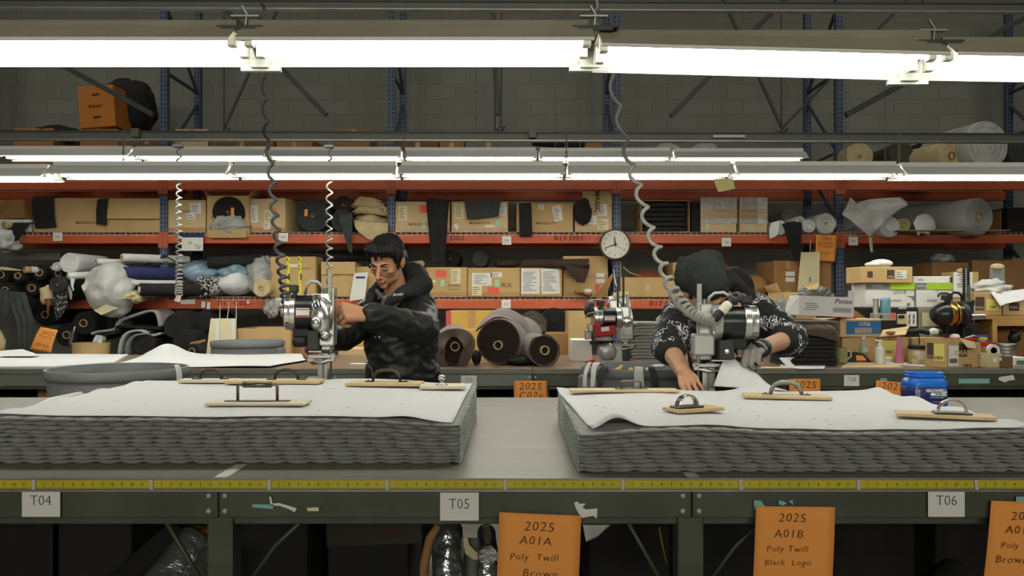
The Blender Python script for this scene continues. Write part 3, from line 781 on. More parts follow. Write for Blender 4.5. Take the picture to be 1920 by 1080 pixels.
rpap = paper_top('pattern_paper', 'large white pattern paper with curled corner covering the right felt stack', [(RX0+.035, RY_0+.035), (1.398, RY_0+.02), (1.392, RY_1+.0), (RX0-.012, RY_1+.02)], rtop, lift_r, 34, 9)
# paper flap pushed up behind the second machine
F0 = [at(1338, 724, 3.10), at(1347, 698, 3.12), at(1358, 672, 3.15), at(1370, 652, 3.20)]
F1 = [at(1480, 733, 3.06), at(1445, 722, 3.10), at(1420, 700, 3.16), at(1405, 690, 3.2)]
o = sheet('pattern_flap', F0, F1, m_pattern, nu=12, nv=12, wr=.006, sol=.0008, dirn=(0, -1, .3)); tag(o, 'white paper flap lifted behind the second cutting machine', 'paper')

# ------------------------------------------------------------------ wooden pattern weights with handles
m_board = mat('pale_pine_board', '#c9b184', .55, var=.14, vs=7, stretch=(1, 9, 1))
m_board2 = mat('bleached_board', '#cfc8b0', .6, var=.08, vs=7, stretch=(1, 9, 1))
m_chrome = mat('chrome', '#c8c8c4', .18, metal=1., var=0)
m_pewter = mat('pewter_handle', '#6f6c66', .32, metal=.9, var=.08)
m_bronze = mat('dark_bronze_handle', '#4a443d', .35, metal=.85, var=.1)
def weight(px0, px1, py, Y, topf, w, label, kind, hx=.5, hw=.085, hm=None, bm_=None, ang=0., th=.012, hr=.0055, hang=None):
    "board lying on the paper with its handle; (px0..px1) its ends in X at distance Y"
    x0, x1 = (px0-960)*Y/F, (px1-960)*Y/F; cx = (x0+x1)/2; L = abs(x1-x0)
    z = max(topf(cx+dx, Y+dy) for dx in (-L*.4, 0, L*.4) for dy in (-w*.4, 0, w*.4))+.0075
    ca = R(ang); T = Matrix.Translation((cx, Y, z)) @ Matrix.Rotation(ca, 4, 'Z')
    t = thing('pattern_weight', label, 'pattern weight', (cx, Y, z), 'wooden pattern weights')
    mb = MB(); mb.box((0, 0, th/2), (L, w, th), T=T); mb.build('board', bm_ or m_board, t, bev=.002)
    hm = hm or m_pewter; ox = (hx-.5)*L
    H = T @ Matrix.Translation((ox, 0, th)) @ (Matrix.Rotation(R(hang), 4, 'Z') if hang is not None else Matrix.Identity(4))
    fl = MB()
    if kind == 'bow':
        h = hw*.42
        pts = [(-hw/2, 0, .003), (-hw/2+.004, 0, h*.45), (-hw*.36, 0, h*.82), (-hw*.16, 0, h), (hw*.16, 0, h), (hw*.36, 0, h*.82), (hw/2-.004, 0, h*.45), (hw/2, 0, .003)]
        mb = MB(); mb.tube(pts, [hr*.9, hr, hr*1.05, hr*1.15, hr*1.15, hr*1.05, hr, hr*.9], 10, T=H); mb.build('handle', hm, t, smooth=True)
        for s in (-1, 1):
            fl = MB(); fl.box((s*(hw/2+.012), 0, .002), (.036, .02, .004), T=H); fl.build('mounting_foot', hm, t, bev=.003)
            sc = MB(); sc.ball(H @ Vector((s*(hw/2+.017), -.002, .005)), .004, 8, 5); sc.build('screw', m_steel, t)
    elif kind == 'square':
        h = hw*.42
        mb = MB(); mb.tube([(-hw/2, 0, .002), (-hw/2, 0, h-.006), (-hw/2+.004, 0, h), (hw/2-.004, 0, h), (hw/2, 0, h-.006), (hw/2, 0, .002)], hr*.75, 8, T=H); mb.build('handle', hm, t, smooth=True)
        if hr > .006:
            g = MB(); g.tube([(-hw*.36, 0, h), (hw*.36, 0, h)], hr*1.5, 10, T=H); g.build('grip', hm, t, smooth=True)
        fl.box((0, 0, .0015), (hw*1.65, .02, .003), T=H); fl.build('mounting_foot', hm, t, bev=.001)
    elif kind == 'loop':    # wide chromed bow on a dark plate
        h = hw*.5
        pts = [(hw/2*math.cos(PI*k/12), 0, .003+h*math.sin(PI*k/12)) for k in range(13)]
        mb = MB()
        vs = []; fs = []
        for p in pts:
            for dy, s in ((-.012, 1.), (.012, 1.), (.012, .86), (-.012, .86)): vs.append((p[0]*s, dy, .003+(p[2]-.003)*s))
        for i in range(12):
            for k in range(4): fs.append((i*4+k, i*4+(k+1)%4, (i+1)*4+(k+1)%4, (i+1)*4+k))
        fs += [(0,1,2,3), (48,49,50,51)]
        mb.add(vs, fs, T=H); mb.build('handle', hm, t, smooth=False, bev=.002)
        fl.box((0, 0, .003), (hw*1.25, .05, .006), T=H); fl.build('base_plate', m_pewter, t, bev=.003)
    elif kind == 'knob':
        mb = MB(); mb.lathe([(.018, 0), (.018, .003), (.006, .006), (.005, .014), (.012, .019), (.0145, .027), (.012, .035), (0.0, .038)], (0, 0, 0), n=18, T=H); mb.build('knob', m_chrome, t, smooth=True)
        fl.lathe([(.024, 0), (.024, .002), (0, .0021)], (0, 0, 0), n=18, T=H); fl.build('base_plate', m_steel, t)
    return t
weight(395, 578, 772, 2.50, ltop, .10, 'bleached board weight with square grip handle near the front of the left stack', 'square', .48, .122, m_pewter, m_board2, 0, .008, .0065)
weight(340, 447, 712, 3.17, ltop, .07, 'board weight with small bow handle at the back left of the left stack', 'bow', .52, .085, m_bronze, m_board2)
weight(428, 604, 716, 3.13, ltop, .09, 'pine board weight with dark bow handle behind the left cutting machine side', 'bow', .62, .09, m_bronze)
weight(652, 792, 718, 3.07, ltop, .10, 'pine board weight with dark bow handle before the dark haired man', 'bow', .52, .105, m_bronze, None, -3)
weight(788, 872, 722, 3.02, ltop, .10, 'pale board weight with chrome knob at the right end of the left stack', 'knob', .48, .06, m_chrome, m_board2, 4)
weight(1068, 1270, 733, 2.97, rtop, .08, 'long thin pine strip weight with wire handle at the left of the right stack', 'square', .57, .072, m_pewter, None, 0, .008, .006)
weight(1396, 1552, 742, 2.86, rtop, .10, 'pine board weight with silver bow handle at the back of the right stack', 'bow', .50, .105, m_steel, None, -12, .010, .0075)
weight(1248, 1352, 790, 2.45, rtop, .085, 'pine board weight with wide chrome loop at the front of the right stack', 'loop', .36, .075, m_chrome, None, 24, .010, .006, 0)
weight(1688, 1852, 806, 2.36, rtop, .085, 'pine board weight with wide chrome loop at the right front of the right stack', 'loop', .58, .080, m_chrome, None, -22, .010, .006, 6)
# rag roll on the table left of the stack
mb = MB(); mb.tube([at(118, 764, 3.12)+Vector((0, -.3, .006)), at(128, 752, 3.3)+Vector((0, -.12, .012)), at(150, 741, 3.5)], [.012, .018, .016], 10); tag(mb.build('paper_tube_scrap', m_plain, smooth=True), 'rolled white paper scrap lying on the table left of the left stack', 'paper')
# ------------------------------------------------------------------ blue coffee canister on the front table
m_blue = mat('blue_canister_plastic', '#1a66c8', .3, var=.04)
m_navy = mat('navy_label', '#182a63', .4, var=.06)
m_whitep = mat('white_print', '#e6e8e4', .6, var=0)
m_redp = mat('red_print', '#b04a44', .6, var=0)
def rbox_lathe(mb, prof, c, wx, wy, rad, n=8):
    "rounded rectangle sections: profile of (scale, z)"
    vs = []; fs = []; m = 4*(n+1)
    for s, z in prof:
        for q in range(4):
            cx = (wx/2-rad)*(1 if q in (0, 3) else -1); cy = (wy/2-rad)*(1 if q in (0, 1) else -1)
            for k in range(n+1):
                a = PI/2*q+PI/2*k/n
                vs.append((c[0]+(cx+rad*math.cos(a))*s, c[1]+(cy+rad*math.sin(a))*s, c[2]+z))
    for i in range(len(prof)-1):
        for k in range(m): fs.append((i*m+k, i*m+(k+1)%m, (i+1)*m+(k+1)%m, (i+1)*m+k))
    fs.append(tuple(range(m-1, -1, -1))); fs.append(tuple((len(prof)-1)*m+k for k in range(m)))
    mb.add(vs, fs)
CY = 3.47; p0 = at(1746, 762, CY); CW = 78*CY/F; CH = .146
can = thing('coffee_canister', 'blue plastic coffee canister standing on the front table at the right', 'canister', (p0.x, CY+.06, TZ))
mb = MB(); rbox_lathe(mb, [(.9, 0), (.97, .004), (1, .012), (1, .084), (1.0, .095), (.985, .105), (.90, .117), (.82, .124), (.82, .128)], (p0.x, CY+.06, TZ), CW, .12, .045); mb.build('body', m_blue, can, smooth=True)
mb = MB(); rbox_lathe(mb, [(.84, .126), (.87, .128), (.87, .134), (.84, .136), (.84, .140), (.86, .142), (.86, .146), (.78, .146), (.78, .132)], (p0.x, CY+.06, TZ), CW, .12, .045); mb.build('threaded_rim', m_blue, can, smooth=True)
mb = MB(); rbox_lathe(mb, [(1.0, .016), (1.012, .017), (1.012, .086), (1.0, .087)], (p0.x, CY+.06, TZ), CW, .12, .045); lab = mb.build('label_wrap', m_navy, can, smooth=True)
yf = CY+.06-.06*1.012-.0012
def lw(*a, **k):
    m_ = MB(); letters(m_, *a, **k); m_.build('label_print', m_whitep, lab)
lw('MAXWELL', (p0.x+.022, yf, TZ+.071), .020, sx=.95, offset=.035); lw('HOUSE', (p0.x+.034, yf, TZ+.055), .020, sx=.95, offset=.035); lm = MB(); lm.ball((p0.x+.005, yf, TZ+.056), (.009, .0012, .007), 12, 6); lm.build('cup_logo', m_whitep, lab)
lw('THE ORIGINAL ROAST', (p0.x+.025, yf, TZ+.042), .0062); lw('MAXWELL', (p0.x-.063, yf, TZ+.06), .012, T3=Euler((0, R(-90), 0)).to_matrix()); lw('HOUSE', (p0.x-.052, yf, TZ+.057), .012, T3=Euler((0, R(-90), 0)).to_matrix())
mb = MB(); mb.rng(p0.x+.004, p0.x+.055, yf, yf+.0008, TZ+.022, TZ+.026); mb.build('label_band', m_redp, lab)
# ------------------------------------------------------------------ straight knife cutting machines
m_alu = mat('brushed_aluminium', '#b9bab6', .30, metal=.9, var=.06, vs=20)
m_castgrey = mat('cast_light_grey', '#a9aba6', .38, metal=.55, var=.07, vs=9)
m_shiny = mat('polished_casting', '#d4d5d3', .27, metal=1., var=.06, vs=6, bump=.12, bs=14)
m_motorblk = mat('black_motor_enamel', '#1b1d1d', .28, var=.1)
m_blackmat = mat('black_machine_cover', '#262826', .45, var=.1)
m_gold = mat('brass_band', '#b08b46', .3, metal=.9, var=.08)
m_redpaint = mat('red_machine_paint', '#a81e26', .35, var=.06)
m_redlabel = mat('red_label_print', '#a5323a', .5, var=0)
m_cordgrey = mat('grey_cord', '#8f9089', .5, var=.05)
m_corddark = mat('dark_cord', '#4b4c4b', .45, var=.1)
m_whiterub = mat('cream_plug', '#d4cfbb', .6, var=.12, vs=18)
m_blade = mat('knife_blade', '#b6b4ac', .3, metal=.85, var=.08, stretch=(8, 8, .6))
def machine(label, bx_, by_, bz, s=1, yaw=0., k=1., style='grey', name='cutting_machine', lx=1., drop=0.):
    "knife standard at the origin, motor running off along s*x"
    t = thing(name, label, 'cutting machine', (bx_, by_, bz))
    T0 = Matrix.Translation((bx_, by_, bz)) @ Matrix.Rotation(R(yaw), 4, 'Z') @ Matrix.Diagonal((s*k*lx, k, k, 1)); T = T0 @ Matrix.Translation((0, 0, -drop))
    body = {'grey': m_castgrey, 'polished': m_shiny, 'red': m_alu, 'gold': m_blackmat}[style]
    def P(nm, f, m, par=t, **kw):
        mb = MB(); f(mb); return mb.build(nm, m, par, **kw)
    P('base_plate', lambda b: (b.box((.03, 0, .006), (.26, .15, .008), T=T0, taper=.92), [b.cyl((x, y, 0), (x, y, .006), .012, n=10, T=T0) for x in (-.07, .13) for y in (-.05, .05)]), m_alu, bev=.002)
    P('standard', lambda b: (b.box((.004, 0, .11+drop/2), (.030, .020, .21-drop), T=T), b.box((-.006, -.0105, .11+drop/2), (.004, .004, .2-drop), T=T)), m_castgrey, bev=.002)
    P('knife', lambda b: b.box((-.020, 0, .105+drop/2), (.018, .003, .19-drop), T=T), m_blade)
    P('presser_foot', lambda b: (b.box((-.005, -.028, .205), (.135, .014, .014), T=T), b.box((-.058, -.02, .200), (.02, .03, .03), T=T), b.box((.05, -.02, .195), (.035, .016, .022), T=T), b.tube([(-.05, -.03, .19), (-.005, -.04, .182), (.045, -.03, .19)], .006, 8, T=T)), m_alu, bev=.002)
    P('presser_rod', lambda b: (b.cyl((-.050, -.024, .03+drop), (-.050, -.024, .42), .0065, n=10, T=T), b.tube([(-.05+.018*math.cos(a*PI/8)-.02, -.026, .105+.018*math.sin(a*PI/8)) for a in range(0, 17)], .003, 6, T=T)), m_steel, smooth=True)
    gb = P('gearbox', lambda b: (b.box((-.028, 0, .285), (.085, .075, .085), T=T), b.box((-.03, .0, .235), (.07, .05, .02), T=T)), body, bev=.008, smooth=False)
    P('column', lambda b: (b.box((-.018, 0, .385), (.062, .060, .12), T=T, taper=.8), b.box((-.048, -.024, .375), (.018, .012, .15), T=T)), body, bev=.008)
    P('lifting_rods', lambda b: (b.box((-.041, .004, .475), (.019, .012, .10), T=T), b.cyl((-.022, .0, .43), (-.022, .0, .465), .007, n=10, T=T)), m_steel, bev=.001)
    # motor
    A = (1, 0, 0)
    mot = P('motor', lambda b: b.lathe([(.058, .02), (.066, .026), (.067, .04), (.067, .125), (.066, .13)], (0, 0, .372), A, 32, T=T), m_motorblk, smooth=False, auto=35)
    P('motor_front_ring', lambda b: b.lathe([(.050, -.005), (.062, .0), (.070, .01), (.070, .036), (.068, .04)], (0, 0, .372), A, 32, T=T), body if style != 'gold' else m_blackmat, mot, auto=35)
    if style == 'gold':
        P('motor_band', lambda b: b.lathe([(.0685, .095), (.0695, .097), (.0695, .127), (.0685, .13)], (0, 0, .372), A, 32, T=T), m_gold, mot, auto=35)
        P('motor_band', lambda b: b.lathe([(.0685, .070), (.0695, .071), (.0695, .082), (.0685, .084)], (0, 0, .372), A, 32, T=T), m_gold, mot, auto=35)
        P('end_cap', lambda b: (b.lathe([(.066, .13), (.066, .15), (.052, .18), (.037, .205), (.026, .212), (0, .213)], (0, 0, .372), A, 32, T=T), [b.box((.2, .03*math.cos(q), .372+.03*math.sin(q)), (.02, .004, .004), T=T) for q in (0, 1, 2, 3, 4, 5, 6)]), m_motorblk, auto=35)
        P('motor_badge', lambda b: b.box((.112, -.0695, .366), (.018, .002, .022), T=T), m_redlabel, mot)
    else:
        P('motor_rear_ring', lambda b: (b.lathe([(.068, .126), (.0695, .128), (.0695, .150), (.068, .151), (.067, .153), (.067, .176), (.060, .182), (.02, .184)], (0, 0, .372), A, 32, T=T)), m_alu if style != 'polished' else m_shiny, mot, auto=35)
        P('vent_slots', lambda b: [b.box((x, -.0655*math.cos(q), .372+.0655*math.sin(q)), (.016, .006, .004), T=T) for x in (.142, .165) for q in (-.62, -.95, .75)], m_motorblk, mot)
        if style == 'red':
            P('end_cap', lambda b: (b.lathe([(.058, .19), (.058, .205), (.048, .225), (.03, .235), (0, .236)], (0, 0, .385), (1, 0, .25), 26, T=T)), m_blackmat, auto=40)
            P('cap_cable', lambda b: b.tube([(.17, -.05, .39), (.19, -.075, .41), (.22, -.07, .40), (.235, -.05, .375)], .005, 6, T=T), m_steel, smooth=True)
            P('rear_bracket', lambda b: (b.box((.20, -.02, .315), (.035, .05, .05), T=T), b.box((.215, .0, .27), (.03, .05, .06), T=T)), m_shiny, bev=.006)
        else:
            P('end_knob', lambda b: b.lathe([(.02, .182), (.02, .2), (.012, .204), (0, .205)], (0, 0, .372), A, 16, T=T), m_steel, auto=35)
    # name plates
    if style in ('red', 'polished'):
        pl = P('label_plate', lambda b: b.box((.085, -.0675, .372), (.066, .002, .034), T=T), m_card, mot)
        P('label_stripe', lambda b: (b.box((.085, -.0690, .359), (.062, .001, .006), T=T), b.box((.085, -.0690, .384), (.062, .001, .003), T=T)), m_redlabel, pl)
    if style == 'grey':
        P('oil_glass', lambda b: (b.cyl((.006, -.045, .33), (.006, -.045, .42), .012, n=14, T=T),), m_shiny, auto=35)
        P('oil_level', lambda b: b.cyl((.006, -.052, .372), (.006, -.052, .40), .0075, n=12, T=T), mat('amber_oil', '#8a5138', .3, var=0), auto=35)
    if style in ('polished',):
        P('fan_shell', lambda b: b.ball((-.005, -.035, .355), (.062, .055, .075), 24, 16, noise=.05, ns=1.5, seed=3, T=T), m_shiny, smooth=True)
        P('gear_boss', lambda b: (b.ball((.015, -.075, .335), (.030, .028, .030), 18, 12, T=T), b.ball((-.025, -.05, .285), (.03, .03, .022), 16, 10, T=T)), m_shiny, smooth=True)
        P('cooling_slots', lambda b: [b.tube([(.028-q*.016+.012*math.sin(a), -.083+.028*abs(a)*.5, .40+.030*a) for a in (-.8, -.4, 0, .4, .8)], [.001, .0035, .004, .0035, .001], 6, T=T) for q in range(3)], m_motorblk, smooth=True)
        P('front_channel', lambda b: (b.box((-.062, -.03, .375), (.012, .02, .18), T=T), b.box((-.075, -.02, .36), (.006, .012, .22), T=T)), m_alu, bev=.003)
    # sharpener cover with its bolt
    if style == 'red':
        P('sharpener_cover', lambda b: (b.box((.11, -.062, .295), (.125, .045, .06), (0, 8, 0), T=T), b.box((.16, -.06, .30), (.04, .05, .08), (0, 8, 0), T=T)), m_redpaint, bev=.008)
        P('cover_label', lambda b: b.box((.118, -.0855, .308), (.05, .002, .026), (0, 8, 0), T=T), m_card)
        P('sharpener_wheel', lambda b: b.lathe([(.05, 0), (.055, .006), (.055, .014), (.03, .03), (0, .032)], (.12, -.05, .235), (0, 0, 1), 24, T=T), m_castgrey, auto=40)
        P('front_plate', lambda b: (b.box((-.030, -.042, .30), (.062, .012, .075), T=T), [b.cyl((x, -.047, z), (x, -.052, z), .006, n=10, T=T) for x in (-.052, -.008) for z in (.275, .30, .325)]), m_alu, bev=.002)
        P('gear_boss', lambda b: b.lathe([(.034, 0), (.034, .02), (.022, .03), (0, .031)], (-.028, -.04, .352), (0, -1, 0), 24, T=T), m_shiny, auto=40)
        P('lower_casting', lambda b: (b.lathe([(.035, .045), (.052, .04), (.058, .02), (.058, -.02), (.045, -.04)], (.095, -.02, .165), (0, 1, 0), 22, T=T), b.lathe([(.03, .0), (.045, .01), (.045, .03)], (.095, -.075, .165), (0, 1, 0), 18, T=T), b.box((.03, -.01, .15), (.06, .06, .12), T=T, taper=.8), b.box((.09, -.01, .1), (.09, .07, .03), T=T)), m_castgrey, auto=40)
        P('lower_column', lambda b: (b.box((-.05, 0, .11+drop/2), (.045, .05, .20-drop), T=T), b.box((-.012, -.02, .11+drop/2), (.03, .03, .19-drop), T=T)), m_darksteel, bev=.003)
    else:
        sb = P('sharpener_cover', lambda b: b.box((.052 if style == 'grey' else .035, -.034, .268), (.058, .07, .075), T=T), m_blackmat if style != 'gold' else m_motorblk, bev=.004)
        if style == 'grey': P('cover_bolt', lambda b: (b.lathe([(.009, 0), (.009, .004), (.005, .005), (.005, .009), (0, .0095)], (.052, -.0695, .262), (0, -1, 0), 14, T=T)), m_shiny, sb, auto=35)
        P('motor_foot', lambda b: b.box((.10, 0, .29), (.08, .05, .04), T=T), m_motorblk, bev=.004)
        P('guard_plate', lambda b: b.box((.025, -.04, .226), (.062, .05, .005), T=T), m_alu)
    # operating handle
    if style == 'polished': P('handle', lambda b: b.tube([(.05, -.02, .262), (.085, -.022, .262), (.135, -.022, .262), (.142, -.022, .262)], [.012, .022, .022, .012], 14, T=T), m_black, smooth=True)
    else: P('handle', lambda b: (b.tube([(.05, -.01, .232), (.10, -.012, .225), (.16, -.012, .222)], .009, 10, T=T), b.tube([(.10, -.012, .225), (.125, -.012, .224), (.19, -.012, .221), (.2, -.012, .22)], [.011, .014, .014, .010], 12, T=T)), m_black, smooth=True)
    # carrying handle, switch and plug
    P('carrying_handle', lambda b: b.tube([(-.01, .012, .435), (0, .012, .47), (.02, .012, .487), (.055, .012, .49), (.075, .012, .478), (.085, .012, .44)], .007, 10, T=T), m_castgrey if style != 'gold' else m_blackmat, smooth=True)
    P('switch_box', lambda b: (b.box((.135, -.02, .462), (.042, .045, .028), T=T), b.box((.13, -.02, .44), (.02, .03, .02), T=T)), m_blackmat, bev=.004)
    if style in ('gold', 'red'): P('lock_lever', lambda b: b.tube([(.10, -.02, .475), (.14, -.022, .485), (.185, -.024, .484), (.2, -.026, .468)], .006, 8, T=T), m_blackmat if style == 'gold' else m_steel, smooth=True)
    if style in ('gold', 'red'):
        P('tall_rods', lambda b: [b.box((x, .01, .50), (.012, .012, .26), T=T) for x in ((-.015, .02) if style == 'red' else (-.045, -.015))], m_blackmat, bev=.001)
    if style == 'gold': P('side_spindle', lambda b: (b.cyl((-.02, -.03, .36), (-.11, -.03, .362), .018, n=16, T=T), b.cyl((-.11, -.03, .362), (-.125, -.03, .362), .011, n=12, T=T)), m_alu, auto=35); 
    if style == 'gold': P('lift_lever', lambda b: b.tube([(-.05, -.06, .255), (0, -.075, .262), (.06, -.08, .25), (.075, -.08, .24)], .006, 8, T=T), m_castgrey, smooth=True)
    return t, T
MY2 = 3.2
mach2, TM2 = machine('grey and black knife cutting machine worked by the person in the beanie', *at(1331, 781, MY2)[:2], TZ, 1, -3, 1.0, 'grey')
MY1 = 3.40
mach1, TM1 = machine('polished chrome knife cutting machine held by the dark haired man', (603-960)*MY1/F, MY1, TZ, -1, 8, 1.10, 'polished', lx=.74)
mach3, TM3 = machine('idle cutting machine with red sharpener cover on the back table', (1165-960)*5.75/F, 5.75, TZ, -1, 4, 1.14, 'red', drop=.085)
mach4, TM4 = machine('black cutting machine with brass bands and cone cap on the back table', (1806-960)*6.25/F, 6.25, TZ, -1, 10, 1.45, 'gold', lx=.85, drop=.135)
# ------------------------------------------------------------------ coiled cords
def coil(label, path, amp, r, turns, dens, m, tail=None, n=12, name='coiled_cord', plug=None, tilt=0.):
    "helix about a smooth path; dens(t) = share of the turns used up at t; amp(t) coil radius"
    t = thing(name, label, 'cord', path[-1], None)
    N = int(turns*n); pts = []
    for i in range(N+1):
        w = i/N
        lo, hi = 0., 1.
        for _ in range(22):
            md = (lo+hi)/2
            if dens(md) < w: lo = md
            else: hi = md
        q = (lo+hi)/2; p = along(path, q); d = (along(path, min(q+.01, 1))-along(path, max(q-.01, 0))).normalized()
        a = d.cross(Vector((0, 1, 0))); a = a.normalized() if a.length > .01 else Vector((1, 0, 0)); b = d.cross(a).normalized()
        th = 2*PI*turns*w; A = amp(q)*(1+.15*mnoise.noise(Vector((w*40, 1, 2))))
        pts.append(p+a*A*math.cos(th)+b*A*math.sin(th)+d*(tilt*A*math.cos(th)))
    if tail: pts = [Vector(x) for x in tail[0]]+pts+[Vector(x) for x in tail[1]]
    mb = MB(); mb.tube(pts, r, 7); mb.build('cord', m, t, smooth=True)
    return t
Y1 = 3.75
c1p = [at(490, 38, 4.3), at(494, 130, 4.1), at(497, 210, 3.95), at(505, 290, 3.8), at(512, 370, 3.7), at(521, 450, 3.6), at(532, 530, 3.52), at(543, 585, 3.48), at(550, 598, 3.46)]
cord1 = coil('dark coiled cord hanging from the top rail to the left cutting machine', c1p, lambda q: lerp(.011, .024, q*q), .0075, 27, lambda q: .52*q+.48*q**4, m_corddark, ([at(484, 0, 4.4), at(494, 12, 4.38), at(497, 25, 4.35), at(488, 36, 4.3)], []), tilt=.25)
# plug and short loops into machine one
pl = MB(); a = at(551, 600, 3.45); b = at(577, 573, 3.42); pl.cyl(a, a.lerp(b, .5), .017, .016, n=14); pl.cyl(a.lerp(b, .72), b, .015, .013, n=14); pl.build('plug', m_black, cord1, auto=40)
pl = MB(); pl.cyl(a.lerp(b, .46), a.lerp(b, .76), .0185, .018, n=14); pl.build('plug_collar', m_whiterub, cord1, auto=40)
coil('short grey coiled lead on top of the left cutting machine', [at(572, 556, 3.46), at(573, 570, 3.45), at(577, 586, 3.44), at(583, 590, 3.42)], lambda q: .014, .0062, 4, lambda q: q, m_cordgrey)
c2p = [at(1116, 15, 4.3), at(1124, 70, 4.25), at(1141, 125, 4.2), at(1158, 205, 4.05), at(1177, 290, 3.95), at(1196, 350, 3.85), at(1216, 420, 3.75), at(1240, 490, 3.6), at(1264, 548, 3.45), at(1290, 580, 3.3), at(1318, 597, 3.14), at(1344, 600, 3.06)]
cord2 = coil('thick grey coiled cord hanging from the top rail to the right cutting machine', c2p, lambda q: lerp(.014, .021, min(1, q*1.6))*(1-.3*sm(.75, .9, q)), .0095, 25, lambda q: .60*q+.40*q**4.5, m_cordgrey, ([at(1119, 0, 4.35)], []), tilt=.35)
pl = MB(); a = at(1340, 598, 3.06); b = at(1372, 564, 3.07); pl.cyl(a, a.lerp(b, .4), .018, .0165, n=14); pl.build('plug', m_black, cord2, auto=40)
pl = MB(); pl.lathe([(.0185, 0), (.019, .02), (.0175, .042), (.012, .048), (0, .049)], a.lerp(b, .38), b-a, 14, wob=.08); pl.build('plug_cap', m_whiterub, cord2, auto=50)
coil('short dark looped lead on top of the right cutting machine', [at(1371, 562, 3.15), at(1382, 556, 3.16), at(1392, 560, 3.17)], lambda q: .014, .008, 2.2, lambda q: q, m_corddark)
cord3 = coil('thin grey coiled cord over the bins at the left ending in a plug', [at(335, 266, 6.25), at(336, 340, 6.2), at(335, 420, 6.1), at(336, 500, 6.05), at(335, 553, 6.0)], lambda q: lerp(.015, .024, q), .0065, 27, lambda q: .6*q+.4*q**2, m_cordgrey)
pl = MB(); pl.cyl(at(336, 553, 6.), at(332, 565, 6.), .017, .02, n=12); pl.build('plug', m_whiterub, cord3, auto=40)
cord4 = coil('thin pale coiled cord hanging behind the left cutting machine top', [at(619, 266, 6.25), at(618, 340, 6.15), at(617, 430, 6.1), at(618, 500, 6.), at(617, 565, 5.9)], lambda q: lerp(.010, .022, min(1, q*3)), .0068, 16, lambda q: q, m_cordgrey)
pl = MB(); pl.cyl(at(617, 560, 5.9), at(617, 582, 5.9), .016, .018, n=12); pl.build('plug', m_black, cord4, auto=40)
for px, y, z, lab in ((335, 6.25, 2.615, 'above the left bins'), (618, 6.25, 2.612, 'left of the dark haired man')):
    x = (px-960)*6.25/F; mb = MB(); mb.rng(x-.035, x+.035, 6.21, 6.27, z-.085, z-.062); mb.tube([(x, 6.24, z-.06), (x, 6.24, z-.05)], .01, 8)
    tag(mb.build('cord_trolley', m_steel, bev=.003), 'small trolley under the far power rail '+lab, 'trolley')
# ------------------------------------------------------------------ people
m_skin = mat('brown_skin', '#b98765', .55, var=.08, vs=14, spec=.35)
m_skin2 = mat('tan_skin', '#b88a6a', .55, var=.07, vs=14, spec=.35)
m_hair = mat('black_hair', '#120f0c', .55, var=.25, vs=40, spec=.3)
m_lash = mat('dark_lashes', '#2a1a14', .7, var=0)
m_lip = mat('lip_tint', '#9a5c4c', .5, var=.05)
m_jacket = mat('black_padded_jacket', '#171816', .5, var=.2, vs=5, bump=.25, bs=16, spec=.4)
m_collar = mat('black_hood_fabric', '#1e1f1d', .8, var=.2, vs=18, bump=.15, bs=60)
m_trouser = mat('dark_trousers', '#1f2226', .8, var=.1)
m_shoe = mat('dark_shoes', '#2a2623', .6, var=.1)
m_shirt = mat('grey_checked_shirt', '#5a5c5e', .8, var=.55, vs=55)
m_hoodie = mat('black_hoodie_fleece', '#1c1c1b', .9, var=.2, vs=20, bump=.1, bs=50)
m_beanie = mat('black_knit_beanie', '#262a28', .92, var=.12, vs=40, bump=.2, bs=160)
m_glove = mat('grey_knit_glove', '#8f8c82', .9, var=.12, vs=50, bump=.2, bs=200)
m_redstring = mat('red_cord', '#c03324', .6, var=.05)
def graffiti_mat():
    m = mat('graffiti_print_fleece', '#1b1b1b', .85, var=0); nt = m.node_tree; b = nt.nodes['Principled BSDF']; L = nt.links.new
    tc = nt.nodes.new('ShaderNodeTexCoord')
    w = nt.nodes.new('ShaderNodeTexWave'); w.inputs['Scale'].default_value = 13; w.inputs['Distortion'].default_value = 16; w.inputs['Detail'].default_value = 1.2; w.inputs['Detail Scale'].default_value = 2.6
    n = nt.nodes.new('ShaderNodeTexNoise'); n.inputs['Scale'].default_value = 13; n.inputs['Detail'].default_value = 1
    n2 = nt.nodes.new('ShaderNodeTexNoise'); n2.inputs['Scale'].default_value = 9; n2.inputs['Detail'].default_value = 0
    for x in (w, n): L(tc.outputs['Object'], x.inputs['Vector'])
    mp = nt.nodes.new('ShaderNodeMapping'); mp.inputs['Location'].default_value = (3.1, 1.7, 5.2); L(tc.outputs['Object'], mp.inputs[0]); L(mp.outputs[0], n2.inputs['Vector'])
    def M(op, a, c=None, d=None):
        k = nt.nodes.new('ShaderNodeMath'); k.operation = op
        for i, q in enumerate((a, c)):
            if q is None: continue
            if isinstance(q, (int, float)): k.inputs[i].default_value = q
            else: L(q, k.inputs[i])
        return k.outputs[0]
    line = M('GREATER_THAN', w.outputs['Fac'], .74); mask = M('GREATER_THAN', n.outputs['Fac'], .52); k = M('MULTIPLY', line, mask)
    bl = M('GREATER_THAN', n2.outputs['Fac'], .66)
    m1 = nt.nodes.new('ShaderNodeMix'); m1.data_type = 'RGBA'; L(bl, m1.inputs['Factor']); m1.inputs['A'].default_value = hexc('#cfd0d2'); m1.inputs['B'].default_value = hexc('#2c45a0')
    m2 = nt.nodes.new('ShaderNodeMix'); m2.data_type = 'RGBA'; L(k, m2.inputs['Factor']); m2.inputs['A'].default_value = hexc('#1b1b1b'); L(m1.outputs['Result'], m2.inputs['B'])
    L(m2.outputs['Result'], b.inputs['Base Color']); return m
m_graf = graffiti_mat()
